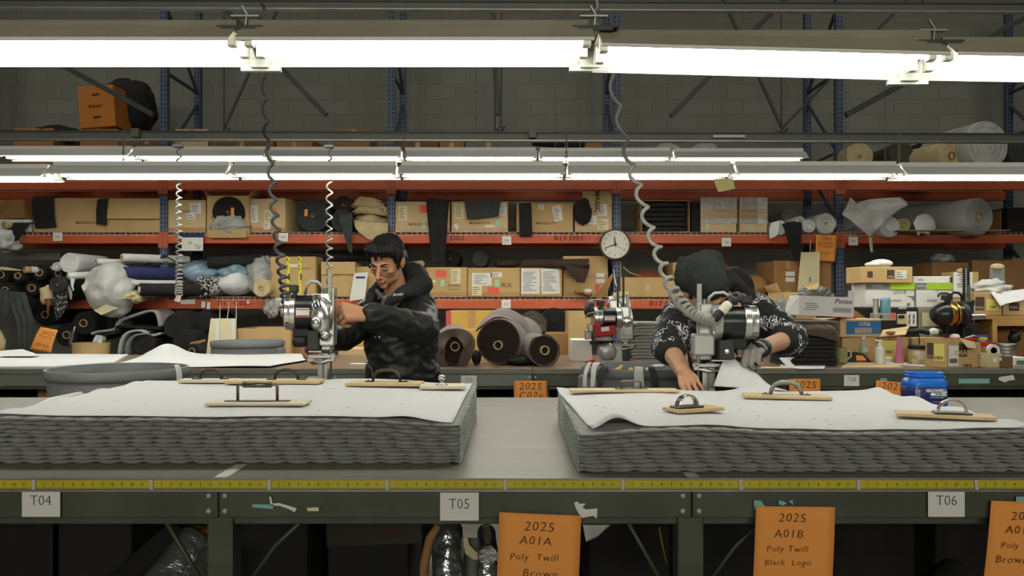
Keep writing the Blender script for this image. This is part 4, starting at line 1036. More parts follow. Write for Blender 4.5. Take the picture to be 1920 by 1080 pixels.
def hand(pr, wrist, f, n, th, k=1., bends=((35, 45, 30),)*4, thumb=(.5, .6, .1, 20), spread=3., rad=.0088):
    "wrist, f = finger direction, n = direction the palm faces, th = +-1 side of the thumb; adds capsules to pr"
    f = Vector(f).normalized(); n = Vector(n); n = (n-f*n.dot(f)).normalized(); s = f.cross(n)*th; w = Vector(wrist)
    K = lambda a: a*k
    kn = []
    for i, (o, ln) in enumerate(((.033, .088), (.011, .092), (-.011, .088), (-.031, .080))):
        q = w+f*K(ln)+s*K(o)-n*K(.004); kn.append(q)
        pr.append(('c', w+s*K(o*.55)+f*K(.01), K(.0145), q, K(.0115)))
    pr.append(('c', w+s*K(.022)+f*K(.03)+n*K(.006), K(.014), w+s*K(.010)+f*K(.065)+n*K(.004), K(.012)))
    tips = []
    for i, q in enumerate(kn):
        L = (.040, .045, .042, .033)[i]; a = 0.; p = q; b = bends[i % len(bends)]
        lens = (L, L*.62, L*.52); sp = R(spread*(1.5-i))
        r0 = K((rad, rad*1.02, rad*.98, rad*.86)[i])
        for j in range(3):
            a += R(b[j]); d = (f*math.cos(a)+n*math.sin(a)+s*math.sin(sp)*math.cos(a)).normalized(); e = p+d*K(lens[j])
            pr.append(('c', p, r0*(1-.06*j), e, r0*(.94-.08*j))); p = e
        tips.append((p, d))
    tf, ts, tn, tb = thumb
    d = (f*tf+s*ts+n*tn).normalized(); p = w+s*K(.020)+f*K(.022)+n*K(.006); e = p+d*K(.044); pr.append(('c', p, K(.0145), e, K(.0112)))
    d2 = (d*math.cos(R(tb))+(f*.5+n*.8-s*.4).normalized()*math.sin(R(tb))).normalized(); e2 = e+d2*K(.032); pr.append(('c', e, K(.0105), e2, K(.0098)))
    d3 = (d2*.85+n*.3+f*.2).normalized(); pr.append(('c', e2, K(.0098), e2+d3*K(.024), K(.008)))
    return kn, tips
def head_prims(M, neck_to):
    q = lambda x, y, z: M @ Vector((x, y, z))
    rt = [math.degrees(a) for a in M.to_euler()]
    E = lambda c, r: ('e', q(*c), r, rt)
    pr = [E((0, .018, .035), (.075, .094, .084)), E((0, -.030, -.012), (.063, .058, .072)), E((0, -.030, -.066), (.049, .048, .042)),
          E((0, -.068, -.097), (.019, .016, .015)), E((.028, -.080, .019), (.024, .010, .008)), E((-.028, -.080, .019), (.024, .010, .008)),
          E((.041, -.058, -.018), (.020, .020, .017)), E((-.041, -.058, -.018), (.020, .020, .017)),
          E((.028, -.072, -.001), (.0145, .0125, .0105)), E((-.028, -.072, -.001), (.0145, .0125, .0105)),
          ('c', q(0, -.086, .010), .0075, q(0, -.112, -.034), .0115), E((.0125, -.098, -.039), (.0085, .010, .007)), E((-.0125, -.098, -.039), (.0085, .010, .007)),
          E((0, -.084, -.058), (.024, .012, .012)), E((0, -.091, -.064), (.020, .009, .0048)), E((0, -.089, -.074), (.018, .009, .0055)),
          E((.041, -.014, -.070), (.014, .03, .026)), E((-.041, -.014, -.070), (.014, .03, .026))]
    for s in (-1, 1):
        pr += [E((s*.077, .012, -.008), (.008, .019, .030)), E((s*.083, .020, -.002), (.006, .014, .024))]
    pr += [('c', q(0, .032, -.07), .055, neck_to, .060)]
    return pr
def face_parts(M, o, yaw_parts=True):
    q = lambda x, y, z: M @ Vector((x, y, z))
    for s in (-1, 1):
        mb = MB(); mb.tube([q(s*.012, -.0835, .0), q(s*.022, -.0868, -.005), q(s*.033, -.0845, -.0055), q(s*.042, -.076, -.0015)], [.0012, .0022, .0024, .0012], 6); mb.build('eyelash', m_lash, o, smooth=True)
        mb = MB(); mb.tube([q(s*.011, -.0915, .019), q(s*.024, -.0925, .0245), q(s*.037, -.086, .0265), q(s*.049, -.073, .021)], [.0025, .0042, .0040, .0015], 6); mb.build('eyebrow', m_hair, o, smooth=True)
    mb = MB(); mb.tube([q(-.021, -.092, -.070), q(-.008, -.0995, -.0685), q(0, -.1, -.0695), q(.008, -.0995, -.0685), q(.021, -.092, -.070)], [.0008, .0015, .0016, .0015, .0008], 6); mb.build('lip_line', m_lash, o, smooth=True)
    mb = MB(); mb.ball(q(0, -.0945, -.0745), (.0165, .0065, .0052), 12, 8, rot=[math.degrees(a) for a in M.to_euler()]); mb.ball(q(0, -.0965, -.0645), (.018, .0055, .0042), 12, 8, rot=[math.degrees(a) for a in M.to_euler()]); mb.build('lips', m_lip, o, smooth=True)
def legs(pr, hipL, hipR, ax, yaw):
    for h in (hipL, hipR):
        h = Vector(h); kn = Vector((h.x, h.y-.03, .47)); an = Vector((h.x, h.y+.02, .09))
        pr += [('c', h, .085, kn, .058), ('c', kn, .056, an, .038), ('c', an+Vector((0, .02, -.04)), .038, an+Vector((0, -.14, -.055)), .030)]
def trousers(o, hipL, hipR):
    pr = []
    for h in (hipL, hipR):
        h = Vector(h); kn = Vector((h.x, h.y-.03, .47)); an = Vector((h.x, h.y+.02, .12)); pr += [('c', h, .10, kn, .075), ('c', kn, .075, an, .062)]
    c = (Vector(hipL)+Vector(hipR))/2; pr.append(('e', c+Vector((0, 0, .05)), (.19, .135, .13)))
    flesh('trousers', pr, m_trouser, o, .012, 3)
    for h in (hipL, hipR):
        h = Vector(h); flesh('shoe', [('c', (h.x, h.y+.05, .05), .045, (h.x, h.y-.14, .04), .037), ('c', (h.x, h.y+.02, .09), .048, (h.x, h.y+.02, .12), .048)], m_shoe, o, .008, 3)
def folds(sc, amp, seed, sx=(1, 1, 1.)):
    def f(p, n):
        a = mnoise.noise(Vector((p.x*sc*sx[0]+seed, p.y*sc*sx[1], p.z*sc*sx[2])))
        b = mnoise.noise(Vector((p.x*sc*2.3, p.y*sc*2.3+seed, p.z*sc*2.3)))
        return amp*((1-2*abs(a))*.8+b*.45)
    return f
# ---- dark haired man in the black hooded jacket
HC = at(724, 491, 3.93)
MH = Matrix.Translation(HC) @ Matrix.Rotation(R(-17), 4, 'Z') @ Matrix.Rotation(R(27), 4, 'X') @ Matrix.Rotation(R(3), 4, 'Y')
neck = at(752, 575, 4.06)
shR, shL = at(700, 585, 4.12), at(788, 580, 4.0)
elL, wrL = at(792, 618, 3.72), at(688, 590, 3.47)
elR, wrR = at(648, 632, 3.9), at(580, 640, 3.60)
hpL, hpR = Vector((-.46, 4.12, .86)), Vector((-.64, 4.14, .86))
pr = head_prims(MH, neck)
ch = at(750, 640, 4.08)
pr += [('e', ch, (.165, .11, .17)), ('e', Vector((-.55, 4.12, .95)), (.155, .11, .16)), ('c', Vector((-.55, 4.12, .95)), .12, ch, .12),
       ('c', shL, .055, elL, .043), ('c', elL, .042, wrL, .028), ('c', shR, .055, elR, .043), ('c', elR, .042, wrR, .028), ('c', shL, .06, neck, .06), ('c', shR, .06, neck, .06)]
legs(pr, hpL, hpR, 0, 0)
hd = (at(640, 587, 3.42)-wrL)
knL, tipL = hand(pr, wrL, hd+Vector((0, -.01, .004)), (-.1, .75, -.65), -1, 1.16, ((58, 75, 40), (62, 78, 42), (66, 78, 42), (68, 75, 40)), (.95, .1, .55, 25), rad=.0098)
pr.append(('e', wrL+hd*.6+Vector((0, .012, -.006)), (.038, .022, .034)))
knR, tipR = hand(pr, wrR, at(576, 676, 3.53)-wrR, (.9, -.2, .1), 1, 1.0, ((40, 55, 35),)*4, (.7, .45, .5, 20))
man = flesh('person', pr, m_skin, None, .0034, 4)
tag(man, 'dark haired man in a black hooded jacket guiding the chrome cutting machine', 'person')
face_parts(MH, man)
q = lambda x, y, z: MH @ Vector((x, y, z)); rt = [math.degrees(a) for a in MH.to_euler()]
hp = [('e', q(0, .026, .058), (.084, .098, .074), rt), ('e', q(0, .062, .01), (.076, .062, .075), rt), ('e', q(0, -.030, .092), (.064, .05, .030), rt)]
for s in (-1, 1):
    hp += [('e', q(s*.070, .002, .042), (.017, .050, .044), rt), ('c', q(s*.076, -.028, .03), .009, q(s*.074, -.034, -.018), .004), ('e', q(s*.072, .045, .0), (.014, .04, .05), rt)]
rnd = random.Random(3)
for i in range(17):
    x = -.066+.132*i/16; y0 = -.074+.30*x*x*14; L = .006+.020*rnd.random()+(.014 if i in (5, 6, 9) else 0)
    hp.append(('l', [q(x*.9, y0+.016, .102), q(x+.004, y0-.008, .088), q(x+rnd.uniform(.006, .020), y0-.012, .082-L)], [.014, .010, .0030]))
def hairf(p, n):
    u = MH.inverted() @ p
    a = math.atan2(u.x, u.y+.02); return .0022*math.sin(a*30+9*mnoise.noise(u*14))+.003*mnoise.noise(u*45)
flesh('hair', hp, m_hair, man, .0036, 2, hairf)
# ring and red bracelet
mid = knL[2]; f = (knL[2]-wrL).normalized()
def ring_tube(c, ax, r, w, nm, m, o, k=14):
    ax = Vector(ax).normalized(); a = ax.orthogonal().normalized(); b = ax.cross(a); mb = MB()
    mb.tube([c+a*r*math.cos(2*PI*i/k)+b*r*math.sin(2*PI*i/k) for i in range(k)], w, 6, closed=True); return mb.build(nm, m, o, smooth=True)
ring_tube(wrL+(elL-wrL).normalized()*.012, elL-wrL, .0345, .0032, 'bracelet', m_redstring, man, 18)
q3 = knL[2]; d3 = None
nn = Vector((-.1, .75, -.65)); ff = (hd+Vector((0, -.01, .004))).normalized(); nn = (nn-ff*nn.dot(ff)).normalized()
dd = (ff*math.cos(R(70))+nn*math.sin(R(70))); ring_tube(q3+dd*.020, dd, .0122, .0026, 'ring', m_chrome, man)
# jacket: one continuous shell with sleeves, hood and collar as further parts
jp = [('e', at(752, 640, 4.07), (.185, .135, .19)), ('e', at(755, 700, 4.08), (.185, .14, .17)), ('c', at(752, 730, 4.08), .165, at(752, 650, 4.08), .165), ('e', Vector((-.55, 4.10, .90)), (.19, .15, .14)),
      ('c', shL+Vector((0, 0, -.005)), .082, elL, .074), ('c', elL, .074, wrL.lerp(elL, .08), .056), ('c', shR, .080, elR, .062), ('c', elR, .06, wrR.lerp(elR, .18), .045),
      ('c', shL, .085, neck+Vector((0, .02, -.05)), .085), ('c', shR, .085, neck+Vector((0, .02, -.05)), .085)]
jf = folds(12, .0095, 2, (1, 1, 1.8))
jk = flesh('jacket', jp, m_jacket, man, .0065, 4, jf)
# sleeve ending: cuff rim
# hood bunched behind and beside the neck, open collar in front
hood = [('l', [at(697, 548, 3.96), at(690, 575, 3.90), at(700, 558, 3.98)], [.02, .022, .02]),
        ('l', [at(693, 560, 3.93), at(704, 545, 4.02), at(725, 525, 4.12), at(752, 508, 4.15), at(778, 512, 4.11), at(790, 534, 4.03), at(773, 544, 3.95), at(752, 551, 3.90), at(734, 565, 3.87)], [.022, .026, .035, .045, .054, .056, .046, .030, .018]),
        ('l', [at(770, 530, 4.1), at(788, 548, 4.05)], [.045, .04]), ('l', [at(700, 552, 3.95), at(684, 580, 3.90), at(694, 566, 3.92)], [.018, .012, .016]),
        ('l', [at(748, 556, 3.88), at(730, 564, 3.86), at(722, 578, 3.87)], [.024, .016, .012])]
flesh('hood', hood, m_collar, man, .0055, 3, folds(20, .005, 5))
sh = [('e', at(709, 549, 3.925), (.012, .014, .026), (0, -35, 0)), ('e', at(737, 553, 3.93), (.014, .014, .028), (0, 50, 0)), ('c', at(722, 562, 3.92), .018, at(724, 580, 3.92), .03)]
flesh('shirt_collar', sh, m_shirt, man, .004, 2)
# front placket, zip, snaps, embroidered script on the chest, pocket lines
def on_jacket(px, py, dY=0): 
    return at(px, py, 3.925+dY)
from mathutils.bvhtree import BVHTree
def surf_of(o):
    off = world_loc(o); return BVHTree.FromPolygons([v.co+off for v in o.data.vertices], [tuple(p.vertices) for p in o.data.polygons])
camp = Vector((0, 0, ZC))
def hit(bvh, px, py, lift=.0):
    d = (at(px, py, 3)-camp).normalized(); h = bvh.ray_cast(camp, d)
    return (h[0]-d*lift, h[1]) if h[0] is not None else (at(px, py, 3.95), Vector((0, -1, 0)))
def line_on(bvh, pts, r, nm, m, o, lift=.0015, n=6, step=4):
    mb = MB(); Q = []
    for i in range(len(pts)-1):
        for k in range(step): Q.append(hit(bvh, lerp(pts[i][0], pts[i+1][0], k/step), lerp(pts[i][1], pts[i+1][1], k/step), lift)[0])
    Q.append(hit(bvh, *pts[-1], lift)[0]); mb.tube(Q, r, n); return mb.build(nm, m, o, smooth=True)
bj = surf_of(jk)
m_seam = mat('jacket_seam', '#121312', .6, var=0)
m_zip = mat('zip_metal', '#8b8d8c', .35, metal=.8, var=.1)
line_on(bj, [(706, 630), (706, 660), (706, 690), (705, 714)], .003, 'front_seam', m_seam, man)
line_on(bj, [(690, 622), (706, 626), (740, 629), (770, 627)], .0025, 'yoke_seam', m_seam, man)
for px, py in ((703, 633), (711, 633), (711, 696)):
    c, nrm = hit(bj, px, py, .001); mb = MB(); mb.lathe([(.0072, 0), (.0072, .003), (.004, .005), (0, .0052)], c, nrm, 12); mb.build('snap_button', m_shiny, man, auto=35)
zp = MB(); zp.tube([at(727, 552, 3.835), at(719, 560, 3.835), at(716, 576, 3.86), at(711, 590, 3.88)], .0028, 6); zp.build('zip', m_zip, man, smooth=True)
line_on(bj, [(685, 678), (690, 684), (697, 692), (700, 710)], .0022, 'pocket_piping', m_zip, man)
c, nrm = hit(surf_of([x for x in man.children if x.name.startswith('hood')][0]), 746, 552, .004)
w = MB(); letters(w, 'Arctic', (c.x, c.y-.006, c.z), .020, shear=.3, sx=1.0, offset=.01, T3=Euler((0, R(-6), 0)).to_matrix()); w.build('embroidery', m_whitep, man)
trousers(man, hpL, hpR)
# ---- bent person in the beanie
HC2 = at(1321, 548, 3.60)
M2 = Matrix.Translation(HC2) @ Matrix.Rotation(R(22), 4, 'Z') @ Matrix.Rotation(R(52), 4, 'X') @ Matrix.Rotation(R(-16), 4, 'Y')
neck2 = at(1362, 560, 3.84)
sR, sL = at(1275, 590, 3.80), at(1418, 582, 3.90)
eR, wR_ = at(1254, 652, 3.52), at(1283, 700, 3.20)
eL, wL_ = at(1480, 634, 3.66), at(1425, 654, 3.245)
h2L, h2R = Vector((1.13, 4.2, .86)), Vector((.95, 4.2, .86))
pr = head_prims(M2, neck2)
c2 = at(1352, 640, 3.98)
pr += [('e', c2, (.165, .12, .19)), ('c', Vector((1.04, 4.18, .93)), .13, c2, .13), ('e', Vector((1.04, 4.18, .93)), (.155, .11, .14)), ('c', sR, .06, neck2, .06), ('c', sL, .06, neck2, .06),
       ('c', sR, .055, eR, .045), ('c', eR, .0445, wR_, .030), ('c', sL, .055, eL, .045), ('c', eL, .0445, wL_, .031)]
legs(pr, h2L, h2R, 0, 0)
k2R, t2R = hand(pr, wR_, at(1298, 727, 3.09)-wR_, (.35, .25, -.6), -1, .98, ((22, 32, 22), (26, 34, 22), (30, 36, 24), (34, 40, 25)), (.9, .25, .35, 15), spread=1.5)
k2L, t2L = hand(pr, wL_, at(1399, 665, 3.145)-wL_, (-.3, -.35, -1.), -1, 1.12, ((58, 70, 42), (62, 74, 42), (66, 76, 42), (68, 74, 40)), (.8, .4, .5, 25))
man2 = flesh('person', pr, m_skin2, None, .0034, 2)
tag(man2, 'bent person in black beanie and graffiti print hoodie guiding the grey cutting machine', 'person')
face_parts(M2, man2)
q = lambda x, y, z: M2 @ Vector((x, y, z)); rt = [math.degrees(a) for a in M2.to_euler()]
bp = [('e', q(0, .030, .058), (.089, .106, .078), rt), ('e', q(0, .045, .02), (.090, .088, .088), rt), ('e', q(0, .06, .075), (.078, .075, .07), rt),
      ('c', at(1292, 520, 3.62), .068, at(1336, 508, 3.70), .06), ('c', at(1290, 506, 3.64), .056, at(1332, 492, 3.71), .058), ('l', [at(1306, 496, 3.66), at(1324, 484, 3.70), at(1334, 478, 3.71)], [.048, .042, .022]), ('l', [at(1284, 500, 3.62), at(1278, 488, 3.62)], [.04, .016])]
fb = folds(14, .006, 8)
bn = flesh('beanie', bp, m_beanie, man2, .005, 4, fb)
# hoodie
tp_ = [('e', at(1352, 625, 3.98), (.185, .145, .17)), ('c', at(1356, 690, 4.06), .165, at(1350, 630, 3.98), .165), ('e', Vector((1.04, 4.15, .90)), (.19, .15, .15)),
       ('c', sR, .085, neck2+Vector((-.0, .05, -.02)), .09), ('c', sL, .082, neck2+Vector((0, .06, 0)), .09), ('c', neck2+Vector((0, .08, -.03)), .10, c2, .12)]
flesh('hoodie', tp_, m_hoodie, man2, .0065, 4, folds(8, .006, 4))
hd2 = [('l', [at(1357, 548, 3.70), at(1362, 520, 3.80), at(1378, 516, 3.88), at(1395, 530, 3.92), at(1404, 552, 3.92)], [.02, .034, .044, .042, .03]), ('l', [at(1372, 530, 3.78), at(1392, 548, 3.82), at(1400, 575, 3.84)], [.04, .04, .03]),
       ('l', [at(1350, 592, 3.66), at(1370, 565, 3.74)], [.02, .03])]
flesh('hood', hd2, m_hoodie, man2, .0055, 3, folds(18, .005, 9))
pp = MB(); pp.tube([at(1352, 505, 3.74), at(1366, 503.5, 3.82), at(1384, 505, 3.88), at(1398, 517, 3.90), at(1405, 532, 3.90)], .0028, 6); pp.build('hood_piping', m_zip, man2, smooth=True)
flesh('sleeve', [('c', sL+Vector((-.01, 0, 0)), .088, eL, .078), ('c', eL, .078, eL.lerp(wL_, .10), .072)], m_graf, man2, .0065, 4, folds(13, .009, 6, (1, 1, 1)))
flesh('sleeve', [('c', sR+Vector((.01, 0, 0)), .086, eR, .074), ('c', eR, .074, eR.lerp(wR_, .12), .064)], m_graf, man2, .0065, 4, folds(13, .009, 12, (1, 1, 1)))
for e, w_, r in ((eL, wL_, .066), (eR, wR_, .061)):
    flesh('sleeve_cuff', [('c', e.lerp(w_, .12), r, e.lerp(w_, .22), r*.93)], m_hoodie, man2, .006, 3, folds(22, .003, 2))
# knit glove with bare finger tips and strap
gp = []; hand(gp, wL_, at(1399, 665, 3.145)-wL_, (-.3, -.35, -1.), -1, 1.16, ((58, 70, 42), (62, 74, 42), (66, 76, 42), (68, 74, 40)), (.8, .4, .5, 25), rad=.0105)
keep = gp[:5]+[g for i, g in enumerate(gp[5:17]) if (i//3 in (1, 2, 3))]
keep += [('c', wL_+(eL-wL_)*.12, .036, wL_+(at(1399, 665, 3.145)-wL_)*.3, .036)]
flesh('glove', keep, m_glove, man2, .0036, 2)
ax = (eL-wL_).normalized(); flesh('wrist_strap', [('c', wL_+ax*.006, .039, wL_+ax*.030, .0395)], m_black, man2, .005, 2)
sp = [('l', [at(1413, 643, 3.205), at(1424, 649, 3.19), at(1433, 660, 3.195), at(1428, 668, 3.205)], [.008, .014, .014, .008])]
flesh('strap_flap', sp, m_black, man2, .004, 2)
trousers(man2, h2L, h2R)
# ------------------------------------------------------------------ builders for stored goods
m_kraft = mat('kraft_cardboard', '#b99b6a', .85, var=.09, vs=4, bump=.03, bs=30)
m_kraft2 = mat('pale_kraft_cardboard', '#c3aa80', .85, var=.08, vs=4)
m_kraft3 = mat('dark_kraft_cardboard', '#966f44', .85, var=.12, vs=4)
m_ochre = mat('ochre_cardboard', '#c09a48', .8, var=.08, vs=4)
m_whitebox = mat('white_cardboard', '#d9d8d2', .75, var=.05, vs=4)
m_boxin = mat('carton_inside', '#6b5439', .9, var=.1)
m_ctape = mat('clear_brown_tape', '#a98350', .28, var=.1, vs=9)
m_cprint = mat('brown_carton_print', '#5f452c', .85, var=0)
m_label = mat('white_label', '#dcdbd3', .65, var=.04)
m_cream = mat('cream_label', '#d9cfa4', .7, var=.05)
m_redlab = mat('coral_label', '#dd5f4a', .7, var=.05)
m_greenlab = mat('mint_label', '#9fd0ad', .7, var=.05)
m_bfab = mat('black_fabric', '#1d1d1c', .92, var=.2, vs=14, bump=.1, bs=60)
m_cfab = mat('charcoal_fabric', '#393c3b', .92, var=.15, vs=14, bump=.1, bs=60)
m_gfab = mat('grey_fabric', '#70736f', .92, var=.14, vs=12, bump=.1, bs=60)
m_lgfab = mat('light_grey_felt', '#9b9c98', .92, var=.12, vs=12, bump=.1, bs=60)
m_brfab = mat('brown_twill', '#4e3d33', .9, var=.14, vs=10, bump=.1, bs=70, sheen=.3)
m_dkbr = mat('dark_brown_fabric', '#37291f', .9, var=.15, vs=10)
m_navy2 = mat('navy_fabric', '#2b2f5c', .8, var=.15, vs=8)
m_beige = mat('beige_canvas', '#b3a27a', .9, var=.1, vs=9, bump=.1, bs=50)
m_creamfab = mat('cream_fabric', '#c3b48b', .9, var=.12, vs=9)
m_rust = mat('rust_fabric', '#7c4226', .9, var=.15, vs=9)
m_olivefab = mat('olive_fabric', '#4a4838', .9, var=.12, vs=9)
m_whitefab = mat('white_roll_material', '#d3d5d3', .8, var=.06, vs=8)
m_tancore = mat('cardboard_core', '#b1905f', .8, var=.08)
def folded(name, label, cat, cx, cy, z, wx, wy, h, m, seed=0., group=None, sag=.0):
    "one folded piece of cloth: a soft slab with rounded folds"
    mb = MB(); rr = min(wx, wy)*.18
    vs = []; fs = []; n = 7; mm = 4*(n+1); prof = ((.93, 0), (.985, .12), (1, .5), (.985, .88), (.93, 1))
    for s, zz in prof:
        for q in range(4):
            ox = (wx/2-rr)*(1 if q in (0, 3) else -1); oy = (wy/2-rr)*(1 if q in (0, 1) else -1)
            for k in range(n+1):
                a = PI/2*q+PI/2*k/n; x = (ox+rr*math.cos(a))*s; y = (oy+rr*math.sin(a))*s
                w = .014*mnoise.noise(Vector((x*9+seed, y*9, seed*3))); vs.append((cx+x+w, cy+y+w, z+zz*h+sag*(x/wx*2)**2+.12*h*mnoise.noise(Vector((x*12, y*12, seed)))))
    for i in range(4):
        for k in range(mm): fs.append((i*mm+k, i*mm+(k+1)%mm, (i+1)*mm+(k+1)%mm, (i+1)*mm+k))
    fs += [tuple(range(mm-1, -1, -1)), tuple(4*mm+k for k in range(mm))]
    mb.add(vs, fs); return tag(mb.build(name, m, auto=50), label, cat, group)
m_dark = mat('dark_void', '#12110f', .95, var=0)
def plastic(name, col, tr=.35, rough=.22):
    m = mat(name, col, rough, var=.16, vs=7, bump=.8, bs=11, spec=.6); b = m.node_tree.nodes['Principled BSDF']
    b.inputs['Alpha'].default_value = 1-tr; return m
m_poly = plastic('clear_polythene', '#b9bbb6', .35)
m_polyw = plastic('milky_polythene', '#c3c4be', .12, .35)
m_polyb = plastic('pale_blue_polythene', '#8fa9bc', .2)
m_foil = mat('silver_film', '#a9adac', .22, metal=.85, var=.2, vs=9, bump=.7, bs=18)
m_bubble = mat('foam_roll', '#a6a8a2', .7, var=.05, vs=5, bump=.12, bs=70)
Z_U, Z_M, Z_T = LV[1][0]+.008, LV[0][0]+.008, LV[2][0]+.008
def carton(px0, py0, px1, py1, Y, depth, label, z0=None, m=None, yaw=0., labels=(), texts=(), tape='v', open_=0, group=None, name='carton', flap=None, cat='box', tape_m=None, lean=0):
    a, b = at(px0, py0, Y), at(px1, py1, Y); w = b.x-a.x; zb = b.z if z0 is None else z0; h = a.z-zb
    c = Vector(((a.x+b.x)/2, Y, zb)); m = m or m_kraft
    t = thing(name, label, cat, (c.x, Y+depth/2, zb), group)
    T = Matrix.Translation((c.x, Y+depth/2, zb)) @ Matrix.Rotation(R(yaw), 4, 'Z') @ Matrix.Rotation(R(lean), 4, 'Y'); d = depth/2
    mb = MB()
    if open_ == 3:     # lies on its side, mouth towards the viewer
        k = .005
        for cx, cz, sx, sz in ((-w/2+k/2, h/2, k, h), (w/2-k/2, h/2, k, h), (0, k/2, w-2*k, k), (0, h-k/2, w-2*k, k)): mb.box((cx, 0, cz), (sx, 2*d, sz), T=T)
        mb.box((0, d-k/2, h/2), (w, k, h), T=T); body = mb.build('body', m, t)
    elif open_:
        k = .005
        for cx, cy, sx, sy in ((0, -d+k/2, w, k), (0, d-k/2, w, k), (-w/2+k/2, 0, k, 2*d-2*k), (w/2-k/2, 0, k, 2*d-2*k)): mb.box((cx, cy, h/2), (sx, sy, h), T=T)
        mb.box((0, 0, .003), (w-2*k, 2*d-2*k, .006), T=T)
        body = mb.build('body', m, t)
    else:
        n = 6; vs = []; fs = []
        def face(f):     # softly bulged panels
            return f
        mb.box((0, 0, h/2), (w, 2*d, h), T=T); body = mb.build('body', m, t, bev=.006)
        s = MB(); s.box((0, -.0008, h*.5), (.0025, 2*d+.0006, h+.0016) if False else (w+.0012, .0025, .004), T=T)
    if flap:
        # folded out top flap in front: drop fraction, tilt
        f = MB(); dr, tl = flap; L = h*dr; th = R(tl)
        f.add([(-w*.49, -d, h), (w*.49, -d, h), (w*.485, -d-L*math.sin(th), h-L*math.cos(th)), (-w*.485, -d-L*math.sin(th), h-L*math.cos(th))], [(0, 1, 2, 3)], T=T)
        f.build('flap', m, t, sol=.005)
    if open_ == 2:
        for s_ in (-1, 1):
            f = MB(); f.add([(s_*w/2, -d, h), (s_*w/2, d, h), (s_*(w/2+w*.12), d*.95, h+.05), (s_*(w/2+w*.1), -d*.95, h+.07)], [(0, 1, 2, 3)], T=T); f.build('flap', m, t, sol=.005)
    yf = -d-.0012
    if tape and not open_:
        tm = tape_m or m_ctape; f = MB()
        if 'v' in tape: f.box((0, -d*.0-.0, h+.0006), (.05, 2*d, .0014), T=T); f.box((0, yf+.0004, h*.89), (.05, .0014, h*.22), T=T); f.box((0, yf+.0004, h*.1), (.05, .0014, h*.2), T=T)
        if 'h' in tape: f.box((0, yf+.0004, h*.5), (w, .0014, .05), T=T)
        if 'b' in tape: f.box((0, yf+.0004, .03), (w, .0014, .045), T=T)
        f.build('packing_tape', tm, t)
    for L in labels:
        u0, v0, u1, v1, lm = L[:5]; f = MB(); rot = L[5] if len(L) > 5 else 0
        cx, cz = (u0+u1)/2-.5, 1-(v0+v1)/2
        f.box((cx*w, yf-.0006, cz*h), ((u1-u0)*w, .0012, (v1-v0)*h), rot=(0, rot, 0), T=T); lo = f.build('label', lm, t)
        if (u1-u0)*w > .05 and (v1-v0)*h > .05 and lm in (m_label, m_cream, m_card):
            g = MB(); nl = max(2, int((v1-v0)*h/.022)); rr = random.Random(int(px0*3+u0*100))
            for q in range(nl):
                ww = (u1-u0)*w*rr.uniform(.35, .8); g.box((cx*w-((u1-u0)*w*.86-ww)*.5*rr.uniform(.6, 1), yf-.0016, cz*h+(v1-v0)*h*(.40-.8*(q+.5)/nl)), (ww, .0006, (v1-v0)*h*.25/nl), T=T)
            g.build('label_print', m_cardink, lo)['kind'] = 'stuff'
    M3 = T.to_3x3()
    for tx in texts:
        s, u, v, sz = tx[:4]; tm = tx[4] if len(tx) > 4 else m_cprint
        f = MB(); letters(f, s, T @ Vector(((u-.5)*w, yf-.0022, (1-v)*h)), sz*h, T3=M3, sx=(tx[5] if len(tx) > 5 else 1.), offset=(tx[6] if len(tx) > 6 else .01), shear=(tx[7] if len(tx) > 7 else 0)); f.build('print', tm, t)
    t['_'] = 0; del t['_']
    return t, T, (w, 2*d, h)
def roll(px, py, Y, rp, length, label, m, name='fabric_roll', rc=None, core=m_tancore, dirv=(0, 1, 0), wob=.05, rings=5, group=None, cat='fabric roll', z0=None, sag=0., seed=None, hollow=True, corelen=.012):
    "fabric rolled on a tube; (px, py) centre of the near end, rp radius in photo pixels"
    c = at(px, py, Y); r = rp*Y/F
    if z0 is not None: c.z = z0+r
    d = Vector(dirv).normalized(); sd = seed if seed is not None else px*.13
    t = thing(name, label, cat, (c.x, c.y, c.z-r), group); rc = min(.030, r*.42) if rc is None else max(rc, .004)
    prof = []
    for k in range(rings):
        a, b = lerp(rc, r*.94, k/rings), lerp(rc, r*.94, (k+1)/rings); mid = (a+b)/2
        prof += [(a, .006), (lerp(a, b, .3), 0), (lerp(a, b, .75), .001), (lerp(a, b, .93), .007)]
    prof += [(r*.96, .003), (r, .014)] + [(r*(1+.012*math.sin(k*2+sd)), .014+(length-.02)*k/6) for k in range(1, 7)] + [(r*.6, length), (0, length)]
    mb = MB(); mb.lathe(prof, c, d, 26, wob=wob, seed=sd); mb.build('fabric', m, t, auto=50)
    if rc > .006:
        mb = MB(); mb.lathe([(rc*.78, .06), (rc*.78, -corelen), (rc, -corelen), (rc, .05)] if hollow else [(rc, .05), (rc, -corelen), (0, -corelen-.001)], c, d, 18); mb.build('core', core, t, auto=40)
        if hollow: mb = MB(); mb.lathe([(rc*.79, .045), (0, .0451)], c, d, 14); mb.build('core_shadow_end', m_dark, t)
    return t
def blob(px0, py0, px1, py1, Y, dy, label, m, name, cat, noise=.25, ns=2.2, seed=1., flat=None, parent=None, group=None, nu=36, nv=24, bot=None):
    a, b = at(px0, py0, Y), at(px1, py1, Y); c = (a+b)/2; rz = (a.z-b.z)/2; mb = MB()
    mb.ball((c.x, Y+dy/2, c.z), (abs(b.x-a.x)/2, dy/2, rz), nu, nv, noise, ns, seed, flat=None if flat is None else rz*flat)
    o = mb.build(name, m, parent, smooth=True)
    if label: tag(o, label, cat, group)
    return o
